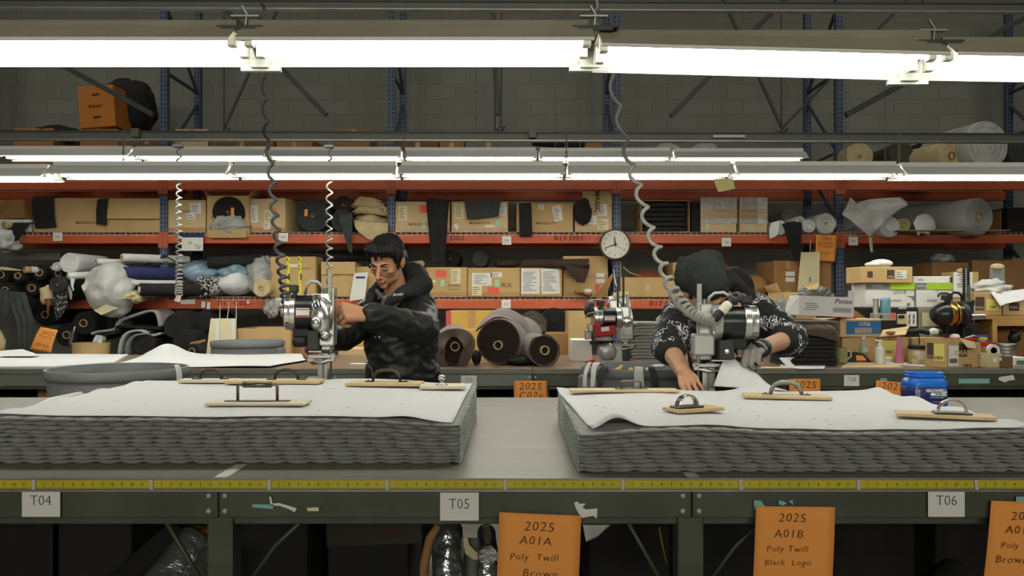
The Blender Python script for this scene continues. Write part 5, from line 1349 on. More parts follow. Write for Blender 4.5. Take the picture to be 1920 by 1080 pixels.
def hang(name, label, cat, top0, top1, bot0, bot1, Y, m, mid=None, wr=.012, seed=0, group=None, back=.35, fold=.0, zt=None, sol=.006, parent=None):
    "cloth lying on the shelf and hanging over its front edge; px corner points"
    a, b = at(*top0, Y), at(*top1, Y); c, d = at(*bot0, Y-.03), at(*bot1, Y-.03)
    L = [a+Vector((0, back, .0)), a+Vector((0, .02, .004)), a.lerp(c, .35)+Vector((0, -.02, 0)), a.lerp(c, .7)+Vector((0, -.015, 0)), c]
    Rr = [b+Vector((0, back, .0)), b+Vector((0, .02, .004)), b.lerp(d, .35)+Vector((0, -.02, 0)), b.lerp(d, .7)+Vector((0, -.015, 0)), d]
    o = sheet(name, L, Rr, m, parent, 12, 20, wr, 7, seed, sol, fold=fold)
    if label: tag(o, label, cat, group)
    return o
# ------------------------------------------------------------------ goods on the upper shelf (left to right)
GU = 'cartons on the upper shelf'
YF_ = 9.03
carton(-30, 375, 58, 410, YF_, .6, 'brown carton at the far left end of the upper shelf', None, m_kraft3, yaw=-12, tape='v', group=GU)
mb = MB(); a = at(-20, 410, 9.0); b = at(58, 430, 9.0); mb.rng(a.x, b.x, 9.0, 9.5, Z_U, at(0, 411, 9.0).z); tag(mb.build('foam_pad', m_whitebox, bev=.02), 'white foam pad under the far left brown carton', 'foam pad')
roll(8, 421, 8.85, 7, .7, 'cream tube roll poking out at the far left of the upper shelf', m_creamfab, rc=.018)
hang('cloth', 'black cloth hanging over the far left end of the upper beam', 'cloth', (5, 418), (58, 418), (18, 455), (36, 450), 8.95, m_bfab, seed=4)
blob(-30, 424, 20, 470, 8.8, .4, 'crumpled pale sheet at the far left edge below the upper beam', m_whitefab, 'crumpled_sheet', 'sheet', .3, 2, 7)
carton(62, 371, 200, 434, YF_, .75, 'long kraft carton with two black cloths over it on the upper shelf', Z_U, m_kraft, yaw=3, texts=(('MINNESOTA', .70, .72, .11),), tape='', group=GU)
hang('cloth', 'wide black cloth over the left end of the long kraft carton', 'cloth', (62, 369), (102, 369), (66, 428), (106, 426), 9.0, m_bfab, seed=2, group='black cloths on cartons')
hang('cloth', 'narrow black cloth over the right end of the long kraft carton', 'cloth', (184, 373), (203, 373), (181, 421), (200, 421), 9.0, m_bfab, seed=3, group='black cloths on cartons')
carton(198, 372, 302, 434, YF_, .65, 'kraft carton with big front flap left of the first blue upright', Z_U, m_kraft, yaw=1, flap=(.62, 10), labels=((.55, .20, .65, .36, m_label, 20),), tape='', group=GU)
roll(364, 394, 9.5, 22, .5, 'white roll standing behind the carton right of the first blue upright', m_whitefab, rc=.012, rings=3)
carton(315, 375, 386, 434, YF_, .5, 'kraft carton with papers behind the thin coiled cord', Z_U, m_kraft2, texts=(('FRAGILE', .44, .35, .10, m_cprint, 1, .02),), labels=((.58, .10, .88, .42, m_label), (.5, .42, .72, .60, m_label, 8)), tape='b', group=GU)
t, T, d = carton(388, 367, 467, 444, 8.99, .55, 'open kraft carton holding a black roll in clear plastic', None, m_kraft, open_=2, group=GU)
roll(428, 398, 8.97, 31, .5, 'black roll in the open carton with a small orange tag', m_bfab, rc=.018, z0=None, rings=7)
mb = MB(); p = at(436, 397, 8.955); mb.box(p, (.035, .002, .09)); tag(mb.build('orange_tag', m_orange), 'small orange tag on the black roll in the open carton', 'tag')
blob(390, 402, 462, 441, 8.93, .14, 'clear plastic bunched in front of the black roll in the carton', m_poly, 'plastic_sheet', 'plastic', .35, 2.6, 3)
mb = MB(); a = at(392, 431, 8.955); b = at(462, 446, 8.955); mb.rng(a.x, b.x, 8.95, 8.956, b.z, a.z); mb.build('front_panel', m_kraft, t)
carton(473, 372, 545, 434, 9.0, .55, 'taped carton tilted to the left behind the dark coiled cord', Z_U, m_kraft2, yaw=-10, labels=((.03, .2, .24, .7, m_label), (.42, .35, .64, .7, m_cream), (.62, .30, .78, .5, m_orange), (.4, .72, .58, .92, m_label)), tape='b', group=GU)
roll(586, 404, 8.98, 31, .9, 'big black fabric roll with orange tag on the upper shelf', m_cfab, rc=.022, z0=Z_U, rings=9, wob=.02)
mb = MB(); p = at(574, 399, 8.955); mb.box(p, (.036, .003, .075), rot=(0, 4, 0)); tag(mb.build('orange_tag', m_orange), 'orange tag on the big black roll of the upper shelf', 'tag')
roll(641, 415, 8.98, 21, .9, 'charcoal fabric roll with hanging tail left of the beige canvas', m_cfab, rc=.024, z0=Z_U, rings=5)
roll(644, 385, 9.02, 18, .8, 'dark brown fabric roll lying on the charcoal roll', m_dkbr, rc=.012, rings=6)
hang('cloth', 'charcoal cloth tail hanging to a point over the upper beam', 'cloth', (634, 402), (661, 400), (655, 474), (661, 474), 8.93, m_cfab, seed=8, back=.1, wr=.02)
def folded_canvas():
    t = thing('canvas_bundle', 'beige canvas folded in a heap at the end of the second bay', 'fabric', at(692, 434, 9.0))
    mb = MB(); a = at(692, 412, 9.0); mb.ball((a.x, 9.25, a.z-.005), (.20, .28, .165), 34, 22, .14, 1.6, 4, flat=.13); mb.build('body', m_beige, t, smooth=True)
    for k, (x, y, w, h) in enumerate(((690, 383, 30, 13), (694, 396, 33, 12), (690, 376, 24, 8))):
        c = at(x, y, 9.02); mb = MB(); mb.tube([c+Vector((-w/168*.95, .02, -.02)), c+Vector((-w/168*.5, -.06, .01)), c+Vector((w/168*.3, -.05, 0)), c+Vector((w/168*.95, .0, -.03))], [.03, h/168*.6, h/168*.6, .035], 12); mb.build('fold', m_beige, t, smooth=True)
    L = [at(664, 412, 8.97), at(668, 430, 8.92), at(690, 449, 8.90)]; Rr = [at(728, 418, 8.97), at(726, 436, 8.92), at(702, 452, 8.90)]
    sheet('hanging_corner', L, Rr, m_beige, t, 12, 10, .02, 6, 3, .006)
    c = at(723, 391, 8.95); mb = MB(); mb.tube([c+Vector((-.10, .05, .02)), c+Vector((0, 0, 0)), c+Vector((.005, 0, -.03)), c+Vector((-.03, 0, -.02))], [.018, .02, .016, .01], 10); mb.build('curled_edge', m_beige, t, smooth=True)
folded_canvas()
GL = 'black cloths on cartons'
carton(741, 378, 843, 435, YF_, .6, 'kraft carton with coral label and long black cloth right of the second blue upright', Z_U, m_kraft2, labels=((.06, .14, .22, .62, m_cream), (.45, .12, .62, .36, m_redlab), (.49, .66, .55, .86, m_greenlab), (.62, .8, .7, .9, m_label)), texts=(('MINNESOTA', .44, .74, .12),), tape='b', group=GU)
hang('cloth', 'long black cloth hanging from a carton far down over the upper beam', 'cloth', (799, 373), (842, 378), (810, 494), (834, 494), 8.97, m_bfab, seed=5, wr=.02, fold=.01)
carton(848, 378, 954, 435, YF_, .6, 'kraft carton with black cloth draped over its top middle', Z_U, m_kraft2, yaw=-2, labels=((.06, .08, .22, .55, m_cream), (.85, .08, .97, .45, m_label), (.79, .60, .86, .80, m_greenlab), (.06, .72, .12, .9, m_label, -30), (.60, .76, .76, .84, m_label)), texts=(('MINNESOTA', .50, .70, .12),), tape='b', group=GU)
hang('cloth', 'black cloth folded over the top of the middle carton, ending halfway', 'cloth', (871, 376), (939, 376), (876, 411), (934, 405), 8.99, m_cfab, seed=6, wr=.012)
carton(967, 380, 1073, 436, YF_, .6, 'kraft carton with two white labels and a black strap of cloth at its left', Z_U, m_kraft, yaw=2, labels=((.38, .08, .48, .24, m_label, 3), (.64, .10, .80, .62, m_label, -10)), texts=(('MINNESOTA', .52, .70, .12),), tape='', group=GU)
hang('cloth', 'narrow black cloth over the left end of the carton left of the clock', 'cloth', (973, 382), (996, 381), (974, 443), (998, 443), 8.98, m_bfab, seed=7)
carton(1078, 380, 1148, 438, YF_, .55, 'tall flapped carton with white papers left of the third blue upright', Z_U, m_kraft2, labels=((.62, .05, .86, .45, m_label), (.6, .55, .9, .92, m_cream), (.2, .42, .58, .72, m_label, 4)), tape='b', group=GU)
mb = MB(); a = at(1092, 357, 9.02); b = at(1148, 382, 9.02); mb.poly([at(1092, 357, 9.06), at(1147, 357, 9.06), at(1148, 382, 9.025), at(1094, 382, 9.025)])
fl = mb.build('raised_flap', m_kraft2, None, sol=.006); tag(fl, 'raised carton flap printed with upright letters left of the clock', 'flap')
w = MB(); letters(w, 'MAGIC', at(1120, 378, 9.0), .075, T3=Euler((0, R(90), 0)).to_matrix(), offset=.02); w.build('print', m_cprint, fl)
blob(1076, 372, 1110, 418, 8.93, .10, 'black cloth spilling over the corner of the tall flapped carton', m_bfab, 'cloth', 'cloth', .3, 1.5, 5)
# bay four
t, T, d = carton(1203, 376, 1293, 438, 9.0, .6, 'open carton stuffed with black folded fabric above the beanie', Z_U, m_kraft, open_=3, tape='', group=GU)
for k in range(6):
    c = at(1247, 400, 8.985); folded('folded_fabric', 'black folded fabric in the open carton, %s layer' % ['lowest', 'second', 'third', 'fourth', 'fifth', 'topmost'][k], 'fabric', c.x+.008*math.sin(k*2), 9.26, Z_U+.008+k*.054, .50, .55, .05, m_bfab, k, 'folded fabric in the carton')
mb = MB(); a = at(1296, 378, 9.05); b = at(1314, 437, 9.05); mb.rng(a.x, b.x, 9.05, 9.5, Z_U, a.z); tag(mb.build('folder_case', m_bfab, bev=.01), 'black upright case left of the plastic wrapped cartons', 'case')
for x0, x1, lab, lb, yaw in ((1314, 1381, 'widest plastic wrapped carton of three', ((.14, .74, .22, .9, m_greenlab),), 0), (1384, 1417, 'middle narrow plastic wrapped carton', ((.55, .78, .75, .92, m_greenlab),), 4), (1419, 1444, 'rightmost plastic wrapped carton with torn corner', (), -8)):
    t, T, (w, dd, h) = carton(x0, 371, x1, 438, YF_, .5, lab+' on the upper shelf', Z_U, m_kraft2, yaw=yaw, labels=lb, tape='', group='plastic wrapped cartons')
    mb = MB(); n = 14
    mb.grid(lambda u, v: T @ Vector(((u-.5)*w*1.02, -dd/2-.012-.006*mnoise.noise(Vector((u*9, v*9, x0))), h*(.25+.76*v))), n, n); mb.build('plastic_wrap', m_poly, t, smooth=True)
    for v in (.46, .62):
        f = MB(); f.box((0, -dd/2-.016, h*v), (w, .002, .035), T=T); f.build('packing_tape', m_ctape, t)
# small white rolls at the end of bay four
G4 = 'white rolls beside the orange note'
roll(1462, 427, 8.93, 14, .8, 'white roll with torn wrapper left of the hanging black cloth', m_whitefab, rc=.026, wob=.18, core=m_kraft2, group=G4)
sheet('torn_wrapper', [at(1446, 418, 8.9), at(1442, 432, 8.9), at(1443, 448, 8.88)], [at(1462, 414, 8.9), at(1460, 436, 8.87), at(1454, 444, 8.88)], m_whitefab, wr=.012, seed=3); tag(bpy.context.scene.objects['torn_wrapper'], 'torn white wrapper hanging from the leftmost small roll', 'wrapper')
roll(1501, 413, 8.95, 8, .8, 'thin white roll lying above the black cloth', m_whitefab, rc=.016, group=G4)
roll(1517, 424, 8.93, 13, .8, 'white roll with dark hollow core above the cream tag', m_whitefab, rc=.032, core=m_whitefab, group=G4)
roll(1549, 419, 8.95, 20, .8, 'plastic wrapped white roll above the orange note', m_polyw, rc=.014, wob=.08, rings=3, group=G4)
hang('cloth', 'black cloth hanging to a point left of the cream tag', 'cloth', (1466, 419), (1504, 416), (1488, 489), (1497, 489), 8.92, m_bfab, seed=9, back=.2, wr=.022)
roll(1480, 404, 9.35, 14, .5, 'grey roll behind the small white rolls', m_gfab, rc=.01, rings=3)
# hanging tags
orange_sheet([(1530, 440), (1570, 442), (1565, 491), (1528, 489)], 8.93, (('2025', .5, .12, .9), ('Lamine', .45, .30, .95), ('Feutre', .45, .42, .95), ('60 po', .4, .68, .9)), 'orange note hanging from the upper beam beside the fourth upright', .055, 2)
tg = thing('pattern_tag', 'cream pattern card marked 3 hanging on a string from the upper beam', 'card', at(1515, 547, 8.9))
mb = MB(); mb.prism([at(1502, 473, 8.9), at(1537, 472, 8.9), at(1536, 547, 8.9), at(1495, 547, 8.9)], (0, .003, 0)); mb.build('card', m_cream, tg)
w = MB(); letters(w, '3', at(1518, 525, 8.894), .075, offset=.0, shear=.1); w.build('print', m_cardink, tg)
mb = MB(); mb.tube([at(1519, 481, 8.895), at(1519, 466, 8.9), at(1520, 450, 8.93)], .003, 5); mb.build('string', m_label, tg)
# bay five upper shelf
sheet('film_sheet', [at(1578, 402, 8.8), at(1600, 385, 8.85), at(1630, 374, 8.9), at(1690, 370, 8.95)], [at(1634, 446, 8.78), at(1650, 425, 8.78), at(1678, 400, 8.8), at(1702, 384, 8.85)], m_polyw, nu=16, nv=16, wr=.035, ws=4, sol=.004); tag(bpy.context.scene.objects['film_sheet'], 'big milky film sheet draped over the white rolls at the right', 'film')
sheet('film_flap', [at(1579, 401, 8.8), at(1588, 385, 8.83), at(1594, 370, 8.86)], [at(1604, 400, 8.82), at(1612, 392, 8.84), at(1610, 384, 8.86)], m_polyw, wr=.01, sol=.003); tag(bpy.context.scene.objects['film_flap'], 'pointed corner of milky film left of the draped sheet', 'film')
sheet('film_strip', [at(1629, 446, 8.78), at(1630, 460, 8.79), at(1632, 473, 8.8)], [at(1635, 445, 8.78), at(1636, 460, 8.79), at(1637, 473, 8.8)], m_polyw, nu=3, wr=.003, sol=.003); tag(bpy.context.scene.objects['film_strip'], 'narrow pale strip hanging below the draped film sheet', 'strip')
G5 = 'rolls on the right upper shelf'
roll(1668, 425, 8.88, 20, .9, 'white roll with thick white core under the film sheet', m_whitefab, rc=.05, core=m_whitebox, group=G5)
roll(1695, 421, 8.95, 13, .9, 'tan roll between two white rolls on the right upper shelf', m_creamfab, rc=.026, group=G5, z0=Z_U)
roll(1741, 424, 8.90, 14, .9, 'white paper roll with unwound front on the right upper shelf', m_whitefab, rc=.03, core=m_kraft2, group=G5)
sheet('paper_curl', [at(1712, 418, 8.86), at(1722, 404, 8.88), at(1742, 402, 8.9), at(1754, 416, 8.9)], [at(1722, 443, 8.80), at(1728, 436, 8.80), at(1736, 438, 8.80), at(1741, 441, 8.82)], m_whitefab, nu=10, nv=14, wr=.006, sol=.004); tag(bpy.context.scene.objects['paper_curl'], 'unwound curl of white paper on the right upper shelf', 'paper')
c_ = at(1836, 406, 8.75); roll(1836, 406, 8.75, 35, 1.3, 'huge grey foam roll at the right end of the upper shelf', m_bubble, rc=.05, core=m_tancore, dirv=(-.32, 1, 0), wob=.015, rings=12)
mb = MB(); a = at(1690, 436, 8.7); mb.rng(a.x, a.x+1.2, 8.75, 9.6, Z_U-.003, Z_U+.004); tag(mb.build('cardboard_sheet', m_kraft2), 'flat cardboard sheet under the huge foam roll', 'cardboard')
carton(1868, 394, 1890, 437, 9.1, .5, 'kraft carton fragment right of the huge foam roll', Z_U, m_kraft3, yaw=10, tape='')
carton(1889, 389, 1955, 437, 8.98, .6, 'black crate at the right edge of the upper shelf', Z_U, m_bfab, tape='', name='crate', cat='crate')
# ------------------------------------------------------------------ lower (middle) shelf
GM = 'cartons on the lower shelf'
m_pat = mat('black_white_print', '#c9c9c4', .85, var=0)
def blotch(m, sc=40, thr=.5, dk='#1d1d1d'):
    nt = m.node_tree; b = nt.nodes['Principled BSDF']; c = tuple(b.inputs['Base Color'].default_value)
    n = nt.nodes.new('ShaderNodeTexNoise'); n.inputs['Scale'].default_value = sc; n.inputs['Detail'].default_value = 2; tc = nt.nodes.new('ShaderNodeTexCoord'); nt.links.new(tc.outputs['Object'], n.inputs['Vector'])
    r = nt.nodes.new('ShaderNodeValToRGB'); r.color_ramp.interpolation = 'CONSTANT'; r.color_ramp.elements[0].color = hexc(dk); r.color_ramp.elements[1].position = thr; r.color_ramp.elements[1].color = c
    nt.links.new(n.outputs['Fac'], r.inputs[0]); nt.links.new(r.outputs[0], b.inputs['Base Color'])
blotch(m_pat)
m_tweed = mat('dark_tweed', '#8d8f8d', .9, var=0); blotch(m_tweed, 45, .58, '#202121')
blob(318, 487, 400, 532, 8.95, .5, 'pale blue plastic wrapped bundle on the lower shelf', m_polyb, 'wrapped_bundle', 'bundle', .2, 1.6, 2)
blob(396, 490, 462, 526, 8.98, .5, 'pale blue and silver plastic wrapped roll on the lower shelf', m_polyb, 'wrapped_bundle', 'bundle', .22, 1.8, 4)
roll(389, 492, 9.02, 11, 2.0, 'long black fabric roll lying at the back of the lower shelf', m_bfab, rc=.02, dirv=(1, .22, .06), rings=3)
roll(338, 541, 8.95, 17, .8, 'dark brown rug roll on the lower shelf behind the thin cord', m_dkbr, rc=.012, wob=.15, rings=4, dirv=(.25, 1, 0))
rb = roll(376, 538, 8.85, 19, .8, 'roll with black and white printed end on the lower shelf', m_pat, rc=.04, wob=.1, rings=4, dirv=(.35, 1, .05))
blob(398, 508, 462, 554, 8.92, .4, 'white rolled fabric beside the printed roll', m_whitefab, 'fabric_bundle', 'fabric', .12, 1.3, 5)
blob(452, 480, 510, 550, 8.9, .45, 'big clear plastic bag left of the yellow taped carton', m_poly, 'plastic_bag', 'bag', .28, 2., 6)
roll(490, 540, 8.84, 17, .6, 'cream roll end under the clear plastic bag', m_creamfab, rc=.022, wob=.12, rings=4)
blob(306, 520, 326, 552, 8.9, .2, 'small clear plastic scrap beside the first upright', m_poly, 'plastic_scrap', 'plastic', .35, 2, 8)
blob(492, 560, 520, 594, 8.9, .12, 'knotted clear plastic hanging below the lower beam', m_poly, 'plastic_scrap', 'plastic', .4, 2.4, 9)
m_yellow = mat('yellow_caution_tape', '#d8cf3a', .5, var=0); blotch(m_yellow, 26, .43, '#2a2a20')
t, T, (w, dd, h) = carton(509, 481, 596, 556, 8.98, .55, 'large kraft carton with two yellow tapes on the lower shelf', Z_M, m_kraft, yaw=-4, labels=((.40, .19, .60, .26, m_label),), tape='', group=GM, texts=(('KEEP DRY', .78, .3, .06, m_cprint, 1, 0, .3),))
for u in (.40, .66):
    f = MB(); f.box(((u-.5)*w, -dd/2-.002, h*.45), (.035, .002, h*1.12), T=T); f.build('yellow_tape', m_yellow, t)
carton(600, 491, 664, 556, 8.98, .5, 'kraft carton with lifted front flap left of the dark haired man', Z_M, m_kraft, yaw=3, flap=(.36, 8), tape='', group=GM)
carton(662, 500, 716, 556, 9.03, .5, 'carton with ragged open top and a clipboard behind the man', Z_M, m_kraft, open_=1, group=GM)
mb = MB(); mb.prism([at(664, 512, 8.95), at(690, 510, 8.95), at(684, 560, 8.93), at(655, 565, 8.93)], (0, .004, 0)); cb = mb.build('clipboard_paper', m_whitebox); tag(cb, 'white papers leaning on the carton left of the man', 'paper')
mb = MB(); mb.box(at(676, 520, 8.94), (.10, .004, .02)); mb.build('printed_band', m_navy, cb)
roll(790, 495, 8.9, 7, .8, 'tan canvas roll sticking out over the cartons right of the man', m_beige, rc=.02, core=m_beige, dirv=(-.4, 1, 0))
Z2 = at(0, 502, 9.0).z
carton(798, 501, 876, 556, 8.99, .5, 'kraft carton with coral and mint labels right of the man', Z_M, m_kraft, labels=((.24, .10, .50, .34, m_redlab), (.62, .06, .84, .56, m_cream), (.36, .44, .45, .64, m_greenlab), (.12, .44, .24, .51, m_label)), texts=(('KHAKI', .68, .62, .14, m_cprint, 1, 0, .2), ('COTON', .66, .76, .1, m_cprint, 1, 0, .2)), tape='b', group=GM)
carton(877, 502, 975, 557, 8.98, .5, 'wide kraft carton with a large white sheet on its left half', Z_M, m_kraft, labels=((.08, .18, .46, .62, m_label), (.44, .16, .66, .32, m_label), (.08, .62, .27, .95, m_cream), (.52, .42, .60, .66, m_greenlab), (.38, .68, .60, .92, m_redlab)), texts=(('BLK', .74, .6, .22, m_cprint, 1, 0, .1),), tape='b', group=GM)
carton(976, 502, 1054, 558, 8.97, .5, 'kraft carton with two handwritten white sheets on its front', Z_M, m_kraft, labels=((.02, .04, .46, .9, m_label, 1), (.50, .03, .94, .9, m_label, -2)), tape='b', group=GM)
carton(1056, 480, 1140, 560, 9.05, .5, 'tall taped carton left of the clock upright on the lower shelf', Z_M, m_kraft, labels=((.74, .42, .92, .52, m_label), (.74, .56, .92, .66, m_label), (.70, .70, .80, .86, m_redlab)), tape='bh', group=GM)
roll(1104, 494, 8.86, 9, .75, 'long dark brown fabric roll lying across the cartons', m_dkbr, rc=.018, dirv=(-1, .28, .0), rings=4)
hang('cloth', 'dark brown cloth tail hanging from the long brown roll', 'cloth', (1056, 496), (1106, 500), (1082, 529), (1096, 530), 8.86, m_dkbr, seed=4, back=.05)
roll(845, 485, 9.15, 17, .6, 'black fabric roll on top of the cartons under the long black cloth', m_bfab, rc=.012, rings=6)
roll(900, 486, 9.12, 15, .6, 'charcoal fabric roll on top of the wide carton', m_cfab, rc=.008, rings=5)
blob(925, 484, 975, 503, 9.1, .3, 'dark brown folded cloth between the charcoal roll and the long brown roll', m_dkbr, 'folded_cloth', 'cloth', .15, 1.8, 3)
for k, (px, py, m_) in enumerate(((1086, 547, m_kraft3), (1101, 551, m_kraft3), (1102, 546, m_whitebox))):
    mb = MB(); mb.ball(at(px, py, 8.93), (.055, .06, .03), 16, 10, .15, 2, k, rot=(0, 8, 0)); tag(mb.build('scrap_bundle', m_, smooth=True), ['brown wrapped scrap before the tall taped carton', 'second brown wrapped scrap before the tall taped carton', 'white wrapped scrap with writing before the tall taped carton'][k], 'scrap')
mb = MB(); mb.prism([at(1117, 560, 8.93), at(1128, 540, 8.93), at(1148, 512, 8.95), at(1150, 518, 8.95), at(1140, 545, 8.94), at(1125, 562, 8.93)], (0, .02, 0)); tag(mb.build('cardboard_scrap', m_kraft3), 'folded cardboard scrap leaning on the clock upright', 'cardboard')
# bay four lower
t, T, (w, dd, h) = carton(1164, 520, 1264, 560, 8.97, .55, 'low kraft carton with cut down front full of rust cloth', Z_M, m_kraft, open_=1, labels=((.46, .35, .55, .7, m_kraft2),), group=GM)
for s, lab in ((-1, 'left'), (1, 'right')):
    mb = MB(); x = (s*w/2); mb.add([(x, -dd/2, h), (x, dd/2, h), (x, dd/2, h+.16), (x, -dd/2, h+(.17 if s < 0 else .03))], [(0, 1, 2, 3)], T=T); mb.build('flap', m_kraft, t, sol=.005)
blob(1185, 506, 1250, 535, 9.05, .4, 'rust coloured cloth heaped in the cut down carton', m_rust, 'folded_cloth', 'cloth', .2, 1.6, 2)
mb = MB(); mb.tube([at(1168, 500, 9.02), at(1180, 511, 9.0), at(1202, 518, 9.0)], .006, 6); mb.build('cord_edge', m_beige, t, smooth=True)
carton(1262, 492, 1300, 560, 9.0, .5, 'kraft carton behind the beanie and coiled cord', Z_M, m_kraft, group=GM)
blob(1246, 486, 1300, 530, 9.3, .4, 'rust coloured bundle behind the coiled cord', m_rust, 'cloth_bundle', 'cloth', .2, 1.5, 5)
blob(1330, 486, 1372, 520, 9.05, .3, 'rust coloured bundle behind the beanie', m_rust, 'cloth_bundle', 'cloth', .2, 1.5, 6)
blob(1398, 514, 1450, 560, 9.0, .4, 'bulging brown paper parcel right of the hood', m_kraft3, 'paper_parcel', 'parcel', .08, 1.3, 3, flat=.9)
carton(1447, 489, 1500, 559, 8.98, .5, 'carton with two white labels right of the hood', Z_M, m_kraft3, yaw=6, labels=((.40, .30, .74, .42, m_label), (.40, .46, .74, .58, m_label)), tape='v', group=GM)
carton(1502, 492, 1562, 559, 9.0, .5, 'brown carton behind the cream pattern card', Z_M, m_kraft3, yaw=-6, group=GM)
# ------------------------------------------------------------------ heap of rolls at the left (first bay)
GB = 'black fabric rolls in the left heap'
hp_ = [(2, 515, 15, 8.72, 'with blue sheen at the left picture edge'), (34, 517, 13, 8.70, 'with tan core, second from the left edge'), (74, 511, 15, 8.74, 'with pale core right of the pale tube'), (96, 548, 15, 8.68, 'with hidden tan core behind the cream lump'),
       (122, 549, 15, 8.66, 'with tan core under the white bundle'), (110, 512, 13, 8.8, 'with tan core behind the white bundle'), (157, 606, 22, 8.60, 'with pale core below the big plastic bag'), (10, 545, 17, 8.74, 'with half seen core at the left edge'),
       (60, 540, 15, 8.8, 'in the middle of the left heap'), (40, 575, 24, 8.8, 'buried behind the grey cloth'), (85, 590, 22, 8.85, 'behind the orange note'), (125, 628, 22, 8.7, 'above the kraft tray'), (190, 612, 20, 8.85, 'left of the grey felt sheets'), (230, 600, 20, 8.9, 'behind the grey felt sheets')]
for px, py, r, y, w in hp_:
    roll(px, py, y, r, 1.1, 'black fabric roll '+w, m_bfab, rc=.042 if r > 13 else .036, rings=4, group=GB, dirv=(.06*math.sin(px), 1, .03))
roll(48, 506, 8.66, 6, .8, 'pale grey tube roll with tan core slanting to the right in the left heap', m_whitefab, rc=.036, dirv=(.7, 1, .05))
mb = MB(); mb.rng(at(10, 0, 9.3).x, at(112, 0, 9.3).x, 9.3, 9.32, at(0, 488, 9.3).z, at(0, 474, 9.3).z); tag(mb.build('metal_panel', m_steel, bev=.003), 'ribbed grey metal panel at the back of the left heap', 'panel')
mb = MB(); mb.tube([at(-20, 503, 8.65), at(10, 504, 8.66), at(40, 507, 8.7)], [.02, .02, .008], 8); tag(mb.build('paper_edge', m_creamfab, smooth=True), 'cream paper edge at the far left of the heap', 'paper')
roll(130, 493, 8.58, 19, .7, 'white rolled batting, biggest of the white bundle in the left heap', m_whitefab, rc=.0, rings=5, wob=.12)
roll(106, 500, 8.62, 9, .7, 'small white roll left of the white batting roll', m_whitefab, rc=.022, core=m_whitefab, wob=.12)
roll(127, 517, 8.52, 7, .6, 'slanting white tube under the batting roll', m_whitefab, rc=.012, dirv=(.75, .7, .05), wob=.1)
sheet('white_strip', [at(131, 521, 8.5), at(133, 535, 8.48), at(137, 545, 8.48)], [at(141, 523, 8.5), at(138, 535, 8.48), at(139, 545, 8.48)], m_whitefab, nu=4, wr=.008); tag(bpy.context.scene.objects['white_strip'], 'short white strip hanging below the white tube', 'strip')
sheet('white_strip', [at(124, 535, 8.56), at(129, 548, 8.55), at(131, 561, 8.55)], [at(130, 535, 8.56), at(135, 548, 8.55), at(135, 562, 8.55)], m_lgfab, nu=4, wr=.008); tag(bpy.context.scene.objects['white_strip.001'], 'pale strip hanging left of the big plastic bag', 'strip')
roll(107, 534, 8.50, 16, .8, 'charcoal felt roll with solid end in the left heap', m_cfab, rc=.008, rings=7)
sheet('tweed_cloth', [at(98, 548, 8.52), at(101, 570, 8.50), at(106, 601, 8.50)], [at(126, 545, 8.54), at(126, 575, 8.52), at(113, 597, 8.50)], m_tweed, wr=.015, sol=.006); tag(bpy.context.scene.objects['tweed_cloth'], 'black and grey tweed cloth hanging below the charcoal roll', 'cloth')
blob(67, 534, 93, 572, 8.48, .2, 'crumpled cream fabric lump in the left heap', m_creamfab, 'fabric_lump', 'fabric', .3, 1.8, 3)
sheet('rust_strip', [at(84, 560, 8.47), at(88, 575, 8.46), at(89, 590, 8.46)], [at(93, 560, 8.47), at(93, 575, 8.46), at(91, 590, 8.46)], m_rust, nu=3, wr=.01); tag(bpy.context.scene.objects['rust_strip'], 'thin rust strip hanging from the cream lump', 'strip')
# big plastic bag
bag = thing('plastic_bag', 'big bulging milky plastic bag hanging out of the left heap', 'bag', at(185, 594, 8.45))
blob(139, 490, 232, 594, 8.25, .55, None, m_polyw, 'bag_film', None, .11, 1.7, 4, parent=bag, nu=60, nv=44)
mb = MB(); mb.poly([at(152, 536, 8.33), at(165, 525, 8.3), at(172, 534, 8.29), at(156, 546, 8.3)]); mb.build('paper_inside', m_label, bag)
mb = MB(); mb.poly([at(176, 582, 8.3), at(198, 571, 8.3), at(222, 577, 8.33), at(190, 591, 8.32)]); mb.build('stuck_label', m_cream, bag)
blob(200, 545, 252, 566, 8.35, .3, 'cream sacking pushed against the plastic bag', m_creamfab, 'sacking', 'cloth', .3, 1.8, 6)
GW = 'white tubes in the left heap'
dv = (1., 1.55, .02)
roll(181, 490, 8.50, 5.5, 1.0, 'thin white tube on top of the plastic bag', m_whitefab, rc=.015, dirv=dv, group=GW)
roll(229, 483, 8.6, 8, .8, 'thicker white tube behind the thin one, highest in the left heap', m_whitefab, rc=.02, dirv=dv, group=GW)
roll(235, 531, 8.42, 6.5, .75, 'white tube below the navy fabric roll', m_whitefab, rc=.014, core=m_whitebox, dirv=dv, hollow=False, group=GW)
roll(233, 512, 8.45, 12, .8, 'navy fabric roll running right to the first upright', m_navy2, rc=.018, dirv=dv, rings=3)
roll(209, 503, 8.5, 9, .6, 'dark roll with white and red wrapped core above the navy roll', m_bfab, rc=.02, dirv=(.5, 1, 0), core=m_whitebox)
roll(216, 528, 8.42, 9, .6, 'dark slate roll with tan core left of the white tube', m_navy2, rc=.016, dirv=(.4, 1, 0), rings=2)
roll(262, 543, 8.44, 12, .6, 'black roll with white plugged core under the white tube', m_bfab, rc=.034, core=m_whitebox, hollow=False, dirv=(1, .7, 0), rings=2)
roll(250, 538, 8.5, 5, .5, 'thin tan core tube beside the black roll with the white plug', m_bfab, rc=.018, dirv=(1, .7, 0), rings=2)
